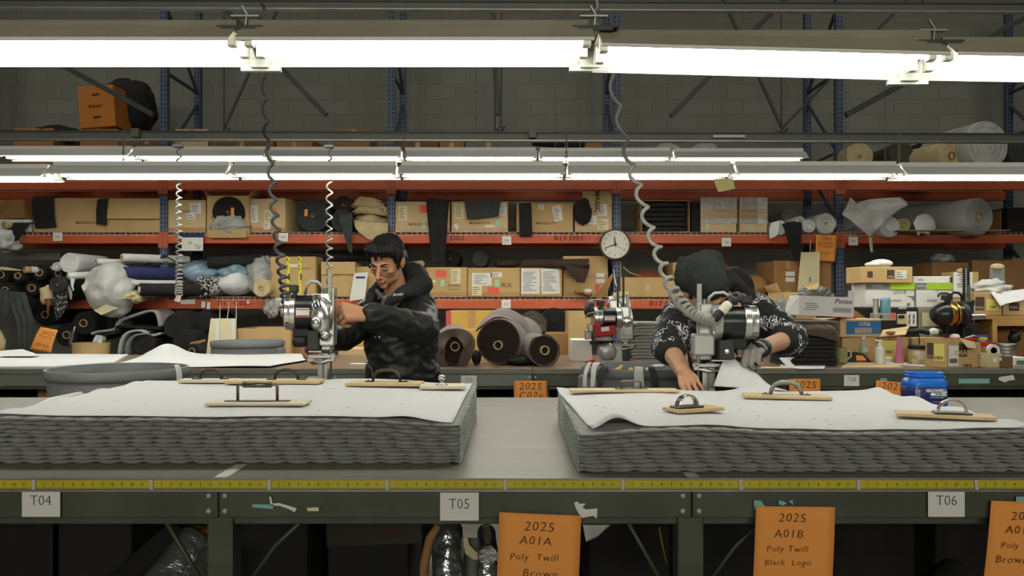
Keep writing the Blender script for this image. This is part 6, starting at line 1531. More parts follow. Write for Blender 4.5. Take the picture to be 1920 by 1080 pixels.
for px, py, lab in ((205, 545, 'left'), (219, 541, 'right')):
    roll(px, py, 8.36, 7, .6, 'cream canvas roll with rolled edge against the plastic bag, the %s one' % lab, m_creamfab, rc=.02, core=m_creamfab, dirv=(.5, 1, 0))
blob(232, 547, 257, 568, 8.36, .25, 'cream canvas scrap curling over the lower beam', m_creamfab, 'canvas_scrap', 'cloth', .35, 2., 9)
# tripod-like wire hanger on the first upright
mb = MB(); mb.tube([at(268, 500, 8.9), at(296, 485, 8.93), at(308, 480, 8.93), at(320, 485, 8.93), at(343, 500, 8.9)], .008, 6); mb.tube([at(268, 500, 8.9), at(300, 498, 8.93)], .006, 6); mb.rng(at(303, 0, 8.93).x, at(314, 0, 8.93).x, 8.92, 8.94, at(0, 483, 8.93).z, at(0, 478, 8.93).z)
tag(mb.build('wire_hanger', m_black, smooth=True), 'black wire hanger clipped on the first blue upright', 'hanger')
# grey cloths hanging at the far left
GG = 'grey cloths at the far left'
sheet('grey_cloth', [at(-20, 540, 8.4), at(-20, 575, 8.38), at(-20, 610, 8.4)], [at(17, 543, 8.42), at(16, 580, 8.36), at(6, 606, 8.4)], m_cfab, wr=.02, fold=.015, sol=.008); tag(bpy.context.scene.objects['grey_cloth'], 'charcoal cloth hanging at the left picture edge', 'cloth', GG)
sheet('grey_cloth', [at(16, 546, 8.4), at(19, 580, 8.36), at(30, 605, 8.36), at(36, 668, 8.38)], [at(50, 548, 8.44), at(56, 575, 8.38), at(64, 607, 8.38), at(58, 668, 8.42)], m_cfab, nu=14, nv=20, wr=.03, ws=4, fold=.012, sol=.008); tag(bpy.context.scene.objects['grey_cloth.001'], 'charcoal cloth hanging in folds left of the orange note', 'cloth', GG)
mb = MB(); mb.tube([at(-4, 620, 8.4), at(4, 640, 8.38), at(2, 665, 8.38)], [.03, .04, .03], 8); tag(mb.build('yellow_strap', m_beige, smooth=True), 'yellowish strap bundle at the left edge above the back table', 'strap')
orange_sheet([(76, 613), (109, 619), (97, 662), (57, 655)], 8.3, (('2025', .55, .2, 1.), ('feutre', .5, .35, .8), ('60 po', .5, .72, .9)), 'crumpled orange note hanging in the left heap', .055, 5, .02)
# felt sheets folded on the floor shelf by the first upright
def felt_fold(name, label, pts, w, m, sol=.025):
    P = [at(*p) for p in pts]; o = sheet(name, P, [p+Vector((.0, w, .0)) for p in P], m, None, 6, 30, .004, 5, 2, sol); return tag(o, label, 'felt', 'felt sheets by the first upright')
felt_fold('felt_sheet', 'light grey felt sheet, uppermost over the bulge beside the first upright', [(170, 626, 8.6), (182, 622, 8.6), (214, 617, 8.6), (222, 603, 8.6), (245, 593, 8.6), (288, 583, 8.62), (299, 612, 8.62)], .5, m_lgfab)
felt_fold('felt_sheet', 'black felt sheet between the grey ones beside the first upright', [(176, 630, 8.58), (215, 623, 8.58), (222, 612, 8.6), (260, 614, 8.6), (299, 616, 8.62)], .5, m_bfab, .03)
felt_fold('felt_sheet', 'grey felt sheet curling down to the table beside the first upright', [(222, 664, 8.5), (226, 640, 8.5), (238, 624, 8.52), (262, 620, 8.54), (284, 629, 8.56), (298, 625, 8.58)], .5, m_lgfab, .02)
felt_fold('felt_sheet', 'inner grey felt sheet curling down under the black one', [(236, 664, 8.48), (238, 645, 8.48), (250, 630, 8.5), (270, 626, 8.52)], .45, m_gfab, .02)
roll(268, 644, 8.55, 22, .6, 'black fabric roll under the curling grey felt sheets', m_bfab, rc=0., rings=4)
blob(170, 628, 186, 650, 8.5, .2, 'crumpled white paper left of the felt sheets', m_whitefab, 'paper_scrap', 'paper', .35, 2, 4)
sheet('silver_rag', [at(128, 645, 8.45), at(132, 625, 8.45), at(140, 612, 8.46)], [at(134, 648, 8.45), at(138, 628, 8.45), at(142, 613, 8.46)], m_foil, nu=4, wr=.012); tag(bpy.context.scene.objects['silver_rag'], 'shiny grey rag hanging right of the orange note in the left heap', 'rag')
tray = MB(); c = at(157, 655, 8.35)
tray.lathe([(.19, -.12), (.20, .06), (.19, .06), (.185, -.11), (0, -.11)], (c.x, 8.5, c.z), n=28, sx=.95, sy=.8); tag(tray.build('kraft_tub', m_kraft, auto=40), 'round kraft tub behind the left white paper', 'tub')
# small things hanging on the lower beam
for px, py, w, h, lab in ((381, 571, .045, .075, 'left'), (391, 573, .04, .08, 'right')):
    mb = MB(); p = at(px, py, RY0-.03); mb.box((p.x, p.y, p.z), (w, .012, h), rot=(0, 5, 0)); tag(mb.build('hanging_tag', m_label, bev=.006), 'small white tag hanging on the lower beam, the %s of the pair' % lab, 'tag')
mb = MB(); mb.tube([at(464, 563, RY0-.03), at(466, 570, RY0-.035)], [.012, .018], 8); tag(mb.build('hanging_tag', m_cream), 'tiny cream tag on the lower beam behind the dark coiled cord', 'tag')
mb = MB(); a = at(333, 438, 8.9); b = at(380, 447, 8.9); mb.rng(a.x, b.x, 8.93, 8.94, b.z, a.z)
pst = thing('notice_sheet', 'white notice with coloured drawing and blue header hanging on the upper beam', 'notice', at(358, 471, 8.93)); mb.build('blue_header', m_navy2, pst)
mb = MB(); a = at(339, 445, 8.9); b = at(379, 470, 8.9); mb.rng(a.x, b.x, 8.925, 8.93, b.z, a.z); mb.build('sheet', m_label, pst)
for (px, py, w, h, m_) in ((355, 455, .04, .03, mat('green_print', '#a5b94f', .8, var=0)), (367, 459, .05, .02, mat('light_green_print', '#b9cf86', .8, var=0)), (371, 464, .03, .04, mat('blue_print', '#8fa9c9', .8, var=0)), (375, 462, .012, .012, m_redlab)):
    mb = MB(); mb.ball(at(px, py, 8.9)+Vector((0, .0205, 0)), (w/2, .002, h/2), 12, 6); mb.build('drawing', m_, pst)
# ------------------------------------------------------------------ behind and under the lower beam, floor level
GF = 'cartons behind the back table'
def floorbox(px0, py0, px1, py1, Y, dep, label, m, **k): return carton(px0, py0, px1, py1, Y, dep, label, .002, m, group=GF, **k)
t, T, d = floorbox(445, 616, 545, 668, 8.2, .6, 'large plain kraft carton behind the grey bin on the left', m_kraft, tape='', open_=1)
floorbox(546, 606, 582, 668, 8.3, .5, 'tall kraft carton right of the large plain one, behind the chrome machine', m_kraft3, tape='')
mb = MB(); mb.prism([at(395, 597, 8.1), at(443, 597, 8.1), at(443, 668, 8.1), at(386, 668, 8.1)], (0, .006, 0)); tc = mb.build('pattern_card', m_cream); tag(tc, 'cream pattern card hanging on strings beside the large kraft carton', 'card')
s_ = MB(); [s_.tube([at(x0, 566, 8.85), at(x1, 600, 8.1)], .004, 5) for x0, x1 in ((413, 412), (430, 426), (443, 443))]; s_.build('string', m_label, tc)
st = MB(); st.prism([at(404, 597, 8.095), at(412, 597, 8.095), at(410, 640, 8.095), at(403, 640, 8.095)], (0, .002, 0)); st.prism([at(433, 597, 8.095), at(441, 597, 8.095), at(441, 640, 8.095), at(435, 640, 8.095)], (0, .002, 0)); st.build('tape', m_label, tc)
roll(360, 658, 7.9, 13, .9, 'black roll with tan core end right of the first upright, low down', m_bfab, rc=.030, rings=3)
mb = MB(); mb.prism([at(356, 642, 8.0), at(383, 636, 8.0), at(384, 640, 8.0), at(358, 649, 8.0)], (0, .03, 0)); tag(mb.build('wood_lath', m_kraft3), 'thin broken wood lath above the tan core end', 'lath')
for k, (px, py, r, y) in enumerate(((330, 612, 24, 8.6), (372, 606, 22, 8.8), (345, 640, 22, 8.5))):
    roll(px, py, y, r, .8, 'dark fabric roll in the shade right of the first upright, '+['leftmost', 'right hand', 'lowest'][k], m_bfab, rc=0, rings=4)
tpn = [m_redlabel]
t, T, (w, dd, h) = floorbox(839, 583, 938, 640, 8.0, .6, 'ochre carton with red tape edges behind the brown fabric rolls', m_ochre, tape='')
for u in (.02, .94):
    f = MB(); f.box(((u-.5)*w, -dd/2-.002, h/2), (.05, .003, h), T=T); f.build('red_tape', mat('red_packing_tape', '#b8474a', .5, var=.06), t)
f = MB(); f.box(((.46-.5)*w, -dd/2-.002, h/2), (.065, .003, h), T=T); f.build('packing_tape', m_ctape, t)
floorbox(938, 580, 958, 640, 8.1, .5, 'ochre carton end right of the red taped carton', m_kraft3, tape='')
floorbox(866, 618, 905, 668, 7.6, .3, 'small ochre carton between the two left brown rolls', m_ochre, tape='')
t, T, (w, dd, h) = floorbox(648, 610, 690, 655, 7.8, .4, 'ochre carton with red tape left of the dark haired man', m_ochre, tape='')
f = MB(); f.box((-.47*w+.06, -dd/2-.002, h/2), (.03, .003, h), T=T); f.build('red_tape', MATS['red_packing_tape'], t)
floorbox(634, 654, 684, 668, 7.4, .3, 'flat ochre carton low behind the man, left of his jacket', m_kraft2, tape='')
blob(634, 644, 652, 658, 7.5, .2, 'crumpled white paper behind the chrome machine', m_whitefab, 'paper_scrap', 'paper', .3, 2, 5)
roll(1000, 610, 8.4, 26, .8, 'dark olive fabric roll in the shade behind the brown rolls', m_olivefab, rc=0, rings=4)
roll(1040, 606, 8.6, 28, .8, 'black olive fabric roll beside the kraft carton, in the shade', m_bfab, rc=0, rings=4)
blob(976, 606, 1024, 640, 8.0, .3, 'olive grey cloth heap behind the third brown roll', m_olivefab, 'cloth_heap', 'cloth', .2, 1.6, 3)
mb = MB(); mb.rng(at(990, 0, 7.6).x, at(1014, 0, 7.6).x, 7.6, 7.8, 0, at(0, 617, 7.6).z); tag(mb.build('white_box', m_whitebox, bev=.004), 'small white box end behind the third brown roll', 'box')
t, T, d = floorbox(1066, 584, 1108, 668, 7.7, .5, 'open kraft carton with upright flap left of the idle machine', m_kraft, tape='', open_=1)
floorbox(1024, 625, 1066, 668, 7.8, .4, 'low kraft carton left of the open one, behind the third brown roll', m_kraft3, tape='')
# grey round bins
m_bin = mat('grey_bin_plastic', '#777a7c', .5, var=.08, vs=5)
m_bin_in = m_bin
def bin_(px, pyr, Y, r, label, zr=.985, hh=.75):
    x = (px-960)*Y/F; t = thing('round_bin', label, 'bin', (x, Y, 0), 'round grey bins')
    mb = MB(); mb.lathe([(r*.80, 0), (r*.80, .02), (r*.955, zr-.04), (r*.955, zr-.035), (r*.90, zr-.035), (r*.76, .03), (0, .03)], (x, Y, 0), n=48); mb.build('body', m_bin, t, auto=40)
    mb = MB(); mb.lathe([(r*.955, zr-.055), (r*.985, zr-.05), (r, zr-.035), (r, zr-.01), (r*.99, zr), (r*.955, zr), (r*.95, zr-.01), (r*.93, zr-.05)], (x, Y, 0), n=48); mb.build('rim', m_bin, t, auto=50)
    for a in (R(-10), R(170)):
        mb = MB(); q = Vector((x+r*.97*math.cos(a), Y+r*.97*math.sin(a), zr-.11)); mb.box(q, (.05, .12, .10), rot=(0, 0, math.degrees(a))); mb.build('handle_lug', m_bin, t, bev=.012)
    return t
b1 = bin_(222, 690, 4.4, .358, 'big round grey bin standing behind the left end of the front table', .992)
b2 = bin_(465, 640, 7.35, .325, 'round grey bin standing behind the back table on the left', .985)
b3 = bin_(1192, 685, 4.62, .31, 'round grey bin with fabric strips over its rim behind the right stack', .985)
o = sheet('white_strip', [at(322, 688, 4.2), at(334, 684, 4.15), at(340, 696, 4.12), at(342, 720, 4.10)], [at(316, 691, 4.05), at(326, 685, 4.02), at(331, 697, 4.0), at(332, 722, 4.0)], m_whitefab, nu=5, wr=.004); tag(o, 'white cloth strip over the right rim of the big left bin', 'strip')
m_strip = mat('white_felt_strip', '#d2d3cf', .9, var=.05)
def strip(label, pts0, pts1, m=m_strip):
    o = sheet('felt_strip', [at(*p) for p in pts0], [at(*p) for p in pts1], m, nu=5, nv=18, wr=.004, ws=8, sol=.006); tag(o, label, 'strip', 'felt strips over the right bin')
strip('leftmost white looped felt strip over the bin rim', [(1108, 684, 4.4), (1104, 680, 4.32), (1098, 690, 4.28), (1094, 705, 4.26), (1093, 726, 4.26)], [(1122, 684, 4.42), (1110, 681, 4.32), (1105, 690, 4.26), (1100, 705, 4.24), (1100, 726, 4.24)])
strip('second white looped felt strip from the left over the bin rim', [(1126, 684, 4.45), (1114, 681, 4.3), (1109, 690, 4.25), (1108, 705, 4.23), (1107, 726, 4.23)], [(1134, 685, 4.45), (1126, 681, 4.3), (1119, 691, 4.24), (1117, 705, 4.22), (1115, 726, 4.22)])
strip('dark backed felt strip beside the two white loops', [(1128, 686, 4.4), (1127, 688, 4.3), (1122, 698, 4.25), (1120, 726, 4.24)], [(1140, 690, 4.4), (1138, 692, 4.28), (1132, 702, 4.24), (1129, 726, 4.23)], m_cfab)
strip('short white felt strip hanging straight over the middle of the bin rim', [(1190, 690, 4.42), (1190, 689, 4.30), (1189, 705, 4.27), (1189, 726, 4.27)], [(1206, 690, 4.42), (1206, 690, 4.30), (1207, 705, 4.27), (1208, 726, 4.27)])
strip('dark felt strip over the bin rim beside the right hand of the bent person', [(1214, 690, 4.44), (1215, 689, 4.31), (1220, 705, 4.28), (1222, 726, 4.28)], [(1225, 686, 4.44), (1226, 687, 4.31), (1232, 705, 4.28), (1234, 726, 4.28)], m_cfab)
strip('white felt strip lying along the bin rim beside the right arm of the bent person', [(1210, 693, 4.36), (1218, 687, 4.34), (1230, 684, 4.34), (1245, 684, 4.34)], [(1213, 696, 4.31), (1220, 690, 4.30), (1232, 688, 4.30), (1245, 688, 4.30)])
for k, (pts, lab) in enumerate(((((1146, 696), (1160, 688), (1166, 683), (1168, 690), (1170, 700)), 'standing curl'), (((1178, 692), (1184, 689), (1188, 693)), 'flat scrap'))):
    o = sheet('orange_scrap', [at(x, y, 4.5) for x, y in pts], [at(x+3, y+5, 4.44) for x, y in pts], m_beige if False else m_ochre, nu=3, wr=.002, sol=.003); tag(o, 'ochre fabric %s inside the right bin' % lab, 'scrap')
# ------------------------------------------------------------------ top shelf, half hidden by the lights
GT = 'goods on the top shelf'
carton(25, 240, 100, 335, 9.1, .6, 'kraft carton low at the left end of the top shelf', Z_T, m_kraft3, group=GT)
blob(42, 228, 132, 262, 9.1, .4, 'black cloth heaped on the left carton of the top shelf', m_bfab, 'cloth_heap', 'cloth', .25, 1.6, 2)
carton(150, 241, 221, 335, 9.1, .6, 'kraft carton under the tilted orange carton', Z_T, m_kraft3, group=GT)
tiltc, T, d = carton(150, 160, 217, 238, 9.05, .5, 'tilted orange brown carton with black print high on the left', at(0, 240, 9.05).z+.01, mat('orange_kraft', '#b57331', .85, var=.08), lean=-4, tape='', texts=(('FRAGILE', .47, .50, .09, m_marker, 1, .03),), group=GT)
f = MB(); [f.box(T @ Vector((.0, -d[1]/2-.003, d[2]*v)), (.085, .002, .02), rot=(0, -8, 0)) for v in (.78, .24)]; f.build('print', m_marker, tiltc)
blob(170, 136, 276, 250, 9.35, .5, 'dark plastic covered bundle behind the tilted carton', m_bfab, 'covered_bundle', 'bundle', .16, 1.5, 7)
carton(222, 252, 328, 335, 9.1, .5, 'grey brown carton left of the first upright on the top shelf', Z_T, m_boxin, group=GT)
carton(328, 242, 390, 335, 9.1, .5, 'pale kraft carton right of the first upright on the top shelf', Z_T, m_kraft2, group=GT)
carton(392, 262, 515, 335, 9.1, .5, 'long low carton behind the dark cord on the top shelf', Z_T, m_boxin, group=GT)
carton(518, 258, 585, 335, 9.1, .5, 'kraft carton above the black roll on the top shelf', Z_T, m_kraft3, group=GT)
carton(632, 242, 694, 335, 9.1, .5, 'kraft carton left of the second upright on the top shelf', Z_T, m_kraft3, group=GT)
carton(744, 262, 822, 335, 9.1, .5, 'dark kraft carton right of the second upright on the top shelf', Z_T, m_boxin, group=GT)
carton(824, 259, 870, 335, 9.1, .5, 'orange kraft carton in the third bay of the top shelf', Z_T, m_kraft3, group=GT)
carton(872, 260, 960, 335, 9.1, .5, 'grey carton in the third bay of the top shelf', Z_T, m_gfab, group=GT)
roll(1000, 262, 8.9, 12, .6, 'dark long roll in the third bay of the top shelf', m_bfab, rc=0, dirv=(1, .35, 0), rings=3)
carton(1056, 262, 1130, 335, 9.1, .5, 'orange kraft carton left of the third upright on the top shelf', Z_T, m_kraft3, group=GT)
for px, w in ((1258, 'left'), (1330, 'right')):
    blob(px-36, 262, px+36, 332, 8.9, .5, 'plastic wrapped bundle in the fourth bay of the top shelf, %s one' % w, m_polyw, 'wrapped_bundle', 'bundle', .12, 1.5, px)
m_dimwhite = m_whitefab
GR = 'rolls on the top shelf at the right'
roll(1612, 293, 8.75, 26, 1., 'off white roll with small dark core at the left of the top right rolls', m_creamfab, rc=.016, rings=5, group=GR)
roll(1732, 300, 9.2, 34, .9, 'black roll lying behind the cream roll on the top shelf', m_bfab, rc=0, rings=4, dirv=(.3, 1, 0), group=GR)
roll(1784, 292, 8.65, 27, 1., 'cream fabric roll with brown core on the top shelf', m_creamfab, rc=.045, core=m_kraft3, rings=5, dirv=(-.35, 1, 0), group=GR)
roll(1852, 272, 8.55, 46, .9, 'big plastic wrapped roll on the top shelf at the right', m_polyw, rc=.0, rings=4, wob=.05, dirv=(-.2, 1, 0), group=GR)
roll(1925, 280, 8.6, 36, .9, 'dark wrapped roll at the right picture edge on the top shelf', m_cfab, rc=0, rings=4, group=GR)
roll(1690, 290, 9.0, 24, .8, 'dim olive roll between the two cream rolls on the top shelf', m_olivefab, rc=0, rings=4, group=GR)
# ------------------------------------------------------------------ rolls and boxes under the front table
GX = 'goods under the front table'
def tilt_tube(label, a, b, r, m, name='fabric_roll', wob=.06, rings=True, sub=None):
    a, b = Vector(a), Vector(b); d = b-a; L = d.length; t = thing(name, label, 'roll', (a.x, a.y, max(0, min(a.z, b.z)-r)), GX)
    mb = MB(); mb.lathe([(r*.4, .002), (r*.9, 0), (r, .012)]+[(r, lerp(.012, L-.012, k/22)) for k in range(1, 22)]+[(r, L-.012), (r*.9, L), (r*.4, L-.002)], a, d, 26, wob=wob, seed=r*77); mb.build('fabric', m, t, auto=50); return t
def flr(p, Y): return at(p[0], p[1], Y)
m_foil2 = m_foil
tilt_tube('silver film wrapped roll slanting behind the front table leg', flr((225, 1200), 2.65), flr((375, 1010), 2.9), .075, m_foil, wob=.1)
tilt_tube('black fabric roll slanting above the silver wrapped roll', flr((130, 1180), 2.75), flr((335, 1000), 3.1), .055, m_bfab)
mb = MB(); mb.ball(flr((372, 1003), 2.93), (.05, .05, .03), 16, 10, .3, 2, 3); tag(mb.build('amber_wrap', mat('amber_wrap', '#8f6a2c', .3, var=.2, vs=20), smooth=True), 'amber plastic end of the silver wrapped roll', 'wrap')
tilt_tube('second silver wrapped roll low beside the table leg', flr((330, 1190), 2.6), flr((400, 1035), 2.8), .05, m_foil, wob=.12)
bx_, T, d = carton(612, 975, 792, 1024, 2.75, .4, 'dark carton with a printed bar code hanging under the table top', None, mat('shaded_cardboard', '#2b2a25', .85, var=.1), tape='', lean=-3)  # cardboard colour darkened for the shade under the table
mb = MB(); [mb.box(T @ Vector((.06+q*.0075, -d[1]/2-.002, d[2]*.55)), (.0035 if q % 3 else .0055, .002, .04)) for q in range(-8, 8)]; fr_ = [mb.box(T @ Vector((.06, -d[1]/2-.002, d[2]*.55+dz)), (.135, .002, .003)) for dz in (-.026, .026)]; mb.build('bar_code', m_marker, bx_)
mb = MB(); mb.rng(at(612, 0, 2.75).x, at(792, 0, 2.75).x, 2.6, 3.3, .70, .712); 
tilt_tube('large clear plastic wrapped roll standing under the middle of the table', flr((848, 1300), 2.75), flr((838, 985), 2.95), .058, m_foil, wob=.05)
tilt_tube('grey tube with torn tape standing beside the clear wrapped roll', flr((888, 1300), 2.85), flr((888, 1008), 3.0), .036, m_gfab)
mb = MB(); mb.prism([flr((868, 1010), 2.93), flr((876, 1006), 2.93), flr((880, 1022), 2.92), flr((905, 1046), 2.92), flr((890, 1050), 2.92), flr((872, 1038), 2.92)], (0, .004, 0)); tag(mb.build('torn_tape', m_cream), 'torn cream tape on the grey tube under the table', 'tape')
tilt_tube('upper silver wrapped roll left of the first orange note', flr((915, 1042), 2.8), flr((912, 998), 3.1), .036, m_foil, wob=.1)
tilt_tube('lower silver wrapped roll left of the first orange note', flr((918, 1300), 2.75), flr((914, 1052), 2.9), .038, m_foil, wob=.1)
mb = MB(); mb.tube([flr((822, 985), 2.72), flr((806, 1010), 2.72), flr((795, 1060), 2.72), flr((792, 1120), 2.7)], [.012, .016, .016, .012], 8); tag(mb.build('brown_strap', m_kraft3, smooth=True), 'brown cardboard strip hanging under the table middle', 'strip')
o = sheet('paper_corner', [flr((1092, 982), 2.4), flr((1098, 1014), 2.42)], [flr((1145, 984), 2.45), flr((1120, 1005), 2.45)], m_plain, nu=6, nv=6, wr=.01); tag(o, 'white paper corner hanging under the table right of the first note', 'paper')
tilt_tube('black fabric roll slanting under the right part of the table', flr((1700, 1200), 2.7), flr((1790, 1072), 3.0), .06, m_bfab)
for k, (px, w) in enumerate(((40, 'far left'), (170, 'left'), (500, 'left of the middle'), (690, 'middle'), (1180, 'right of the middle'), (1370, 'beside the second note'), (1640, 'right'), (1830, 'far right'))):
    mb = MB(); x = (px-960)*3.0/F; mb.rng(x-.15, x+.15, 3.0, 3.45, .0, .78-.03*(k % 3)); tag(mb.build('dark_filler', m_bfab, bev=.01), 'black filler block added to darken the space under the table, %s' % w, 'case', GX)  # black blocks added to darken the space under the table
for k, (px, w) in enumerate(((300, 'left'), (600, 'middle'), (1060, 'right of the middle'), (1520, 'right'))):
    mb = MB(); x = (px-960)*3.3/F; mb.rng(x-.22, x+.22, 3.46, 3.75, .0, .76); tag(mb.build('dark_filler', m_bfab, bev=.01), 'black filler block added to darken the back under the table, %s' % w, 'case', GX)  # second row of added blocks that keeps the underside dark
mb = MB(); mb.tube([flr((1236, 988), 2.35), flr((1240, 1010), 2.34), flr((1250, 1058), 2.33)], .003, 6); tag(mb.build('yellow_cable', mat('yellow_cable', '#8a7a25', .5, var=0), smooth=True), 'thin yellow cable beside the right front table leg', 'cable')
# ------------------------------------------------------------------ things on the back table
def ty(py): return (ZC-TZ)*F/(py-HY)         # distance of a table top point seen at row py
def flat_sheet(name, label, pts, m, th=.004, z=TZ, cat='paper', corner=None, group=None):
    mb = MB(); P = [at(x, y, ty(y)) for x, y in pts]
    P = [Vector((p.x, p.y, z+.001)) for p in P]; mb.prism(P, (0, 0, th)); o = mb.build(name, m); return tag(o, label, cat, group)
# white papers at the left
flat_sheet('white_paper', 'long white paper sheet on the left end of the back table', [(-40, 691), (-40, 666), (240, 667), (214, 682), (98, 690.5)], m_pattern, .012)
mb = MB()
def pap(u, v):
    x = lerp(-2.66, -1.365, u); y = lerp(5.42, 6.62, v); x += .10*(1-v)*(u > .999)
    xr = lerp(-1.30, -1.62, sm(.2, .9, 1-v)) ; x = lerp(lerp(-2.72, -2.95, v), lerp(-1.62, -1.50, sm(0, .6, v)), u)
    z = TZ+.012+.085*math.exp(-((u-.10)/.09)**2)*math.exp(-((v-.95)/.20)**2)+.004*math.sin(u*9)
    return Vector((x, y, z))
mb.grid(pap, 50, 30); pp_ = mb.build('white_paper', m_pattern, smooth=True, sol=.003); tag(pp_, 'white paper sheet with raised corner on the back table right of the big bin', 'paper')
mb = MB(); mb.prism([at(0, 658, 6.4), at(28, 656, 6.5), at(46, 662, 6.4), at(60, 668, 6.2), at(0, 668, 6.2)], (0, .1, 0)); tag(mb.build('paper_fold', m_pattern), 'folded white paper edge at the far left of the back table', 'paper')
mb = MB(); mb.lathe([(.06, 0), (.062, .004), (.055, .007), (0, .008)], (at(672, 683, 5.75).x, 5.75, TZ), n=24, sx=1, sy=.5); tag(mb.build('plate', m_whitebox, auto=40), 'small white dish on the back table left of the dark haired man', 'dish')
# three brown fabric rolls
GBR = 'brown twill rolls on the back table'
def brown_roll(px, py, rp, Y, label, kind, dirv):
    c = at(px, py, Y); r = rp*Y/F; c.z = TZ+r+.002; t = thing('fabric_roll', label, 'fabric roll', (c.x, Y, TZ), GBR); d = Vector(dirv).normalized()
    mb = MB(); n = 44; prof = []
    k0 = 9 if kind == 'big' else 4
    for k in range(k0):
        a, b = lerp(.04, r*.93, k/k0), lerp(.04, r*.93, (k+1)/k0); prof += [(a, .02), (lerp(a, b, .3), .004), (lerp(a, b, .7), .004), (lerp(a, b, .95), .018)]
    mb.lathe(prof+[(r*.95, .006)], c, d, n, wob=.045 if kind == 'big' else .10, seed=px*.7); mb.build('roll_end', mat('twill_end_shade', '#2d221b', .95, var=.15, vs=20), t, auto=50); mb = MB()  # end colour darkened to carry the shade of the recessed roll end
    prof = [(r*.5, .03), (r*.95, .004), (r*.985, .0), (r, .012)]+[(r*(1+.01*math.sin(k)), .012+.1*k) for k in range(1, 9)]+[(r*.5, .85), (0, .85)]
    mb.lathe(prof, c, d, n, wob=.045 if kind == 'big' else .10, seed=px*.7); mb.build('fabric', m_brfab, t, auto=50)
    q = c-Vector((0, 0, r*(.14 if kind != 'wrap' else -.02)))+Vector((0, -.0, 0))
    cr = .032; f = MB(); f.lathe([(cr*.8, .09), (cr*.8, -.03), (cr, -.03), (cr, .09)], q, d, 24); f.build('core', m_creamfab, t, auto=40)
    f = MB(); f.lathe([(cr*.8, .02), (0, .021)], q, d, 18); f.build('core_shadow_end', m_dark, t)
    return t, c, r, d
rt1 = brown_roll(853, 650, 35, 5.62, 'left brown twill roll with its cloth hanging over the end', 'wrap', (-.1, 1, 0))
t, c, r, d = rt1
W_ = MB()
def wrapf(u, v):       # loose cover hanging in front of the end
    a = lerp(-.30, 2*PI*.60, u)+PI*.0
    th = lerp(R(200), R(-35), u); rr = r*lerp(1.05, .50, v)*(1+.07*math.sin(u*11+v*3)); 
    p = c+Vector((math.cos(th)*rr*1.02, -.02-.05*v-.035*math.sin(u*9+1)*v, math.sin(th)*rr))
    if p.z < TZ+.006: p.z = TZ+.006
    return p
W_.grid(wrapf, 40, 10); W_.build('loose_cover', m_brfab, t, smooth=True, sol=.005)
sheet('cover_tail', [c+Vector((-r*1.0, -.04, 0)), c+Vector((-r*1.1, -.07, -r*.5)), c+Vector((-r*1.05, -.09, -r*.96))], [c+Vector((-r*.45, -.06, -.02)), c+Vector((-r*.5, -.09, -r*.5)), c+Vector((-r*.3, -.10, -r*.96))], m_brfab, t, 10, 10, .015, 6, 2, .005)
sheet('cover_tail', [c+Vector((r*.6, -.05, .03)), c+Vector((r*.35, -.09, -r*.4)), c+Vector((r*.2, -.1, -r*.96))], [c+Vector((r*1.0, -.03, .03)), c+Vector((r*.95, -.06, -r*.45)), c+Vector((r*.65, -.08, -r*.96))], m_brfab, t, 10, 10, .015, 6, 5, .005)
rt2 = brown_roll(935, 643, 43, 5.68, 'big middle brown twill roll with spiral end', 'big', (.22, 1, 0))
t, c, r, d = rt2
sheet('loose_end', [c+Vector((-r*1.02, .10, r*.45)), c+Vector((-.15*r, .05, r*1.03)), c+Vector((r*.62, .06, r*.80)), c+Vector((r*1.05, .10, r*.05))], [c+Vector((-r*.75, .3, r*.9)), c+Vector((r*.05, .3, r*1.42)), c+Vector((r*1.0, .3, r*1.1)), c+Vector((r*1.5, .3, r*.4))], m_brfab, t, 12, 24, .022, 8, 3, .012)
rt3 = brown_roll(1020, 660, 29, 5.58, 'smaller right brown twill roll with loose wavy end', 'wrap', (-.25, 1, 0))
t, c, r, d = rt3
mb = MB(); mb.tube([c+Vector((r*1.0*math.cos(a), -.012, r*(1.0+.07*math.sin(a*6))*math.sin(a))) for a in [R(200-i*15) for i in range(22)]], .006, 6); mb.build('wavy_edge', m_brfab, t, smooth=True)
mb = MB(); mb.ball((at(975, 682, 5.62).x, 5.7, TZ+.035), (.10, .12, .035), 18, 10, .15, 2, 4); tag(mb.build('cloth_wad', m_bfab, smooth=True), 'black cloth wad between the middle and right brown rolls', 'cloth')
mb = MB(); mb.ball((at(893, 672, 5.7).x, 5.75, TZ+.05), (.035, .1, .05), 14, 10, .15, 2, 7); tag(mb.build('cloth_wad', m_bfab, smooth=True), 'black cloth wad between the left and middle brown rolls', 'cloth')
# around the idle machine
tb = thing('clipboard', 'white clipboard hanging behind the idle machine', 'clipboard', at(1163, 602, 6.4))
mb = MB(); mb.prism([at(1141, 556, 6.45), at(1178, 548, 6.45), at(1187, 596, 6.4), at(1181, 602, 6.4), at(1150, 596, 6.4)], (0, .008, 0)); mb.build('board', m_whitebox, tb, bev=.003)
mb = MB(); mb.box(at(1162, 552, 6.43), (.11, .02, .04), rot=(0, -8, 0)); mb.build('clip', m_beige, tb, bev=.006)
mb = MB(); mb.tube([at(1150, 505, 8.8), at(1154, 530, 7.5), at(1162, 552, 6.43)], .004, 5); mb.build('hanging_cord', m_label, tb)
mb = MB(); mb.rng(at(1072, 0, 6.0).x, at(1110, 0, 6.0).x, 6.0, 6.25, TZ, at(0, 637, 6.0).z); tag(mb.build('paper_box', m_whitebox, bev=.006), 'white box with papers left of the idle machine', 'box')
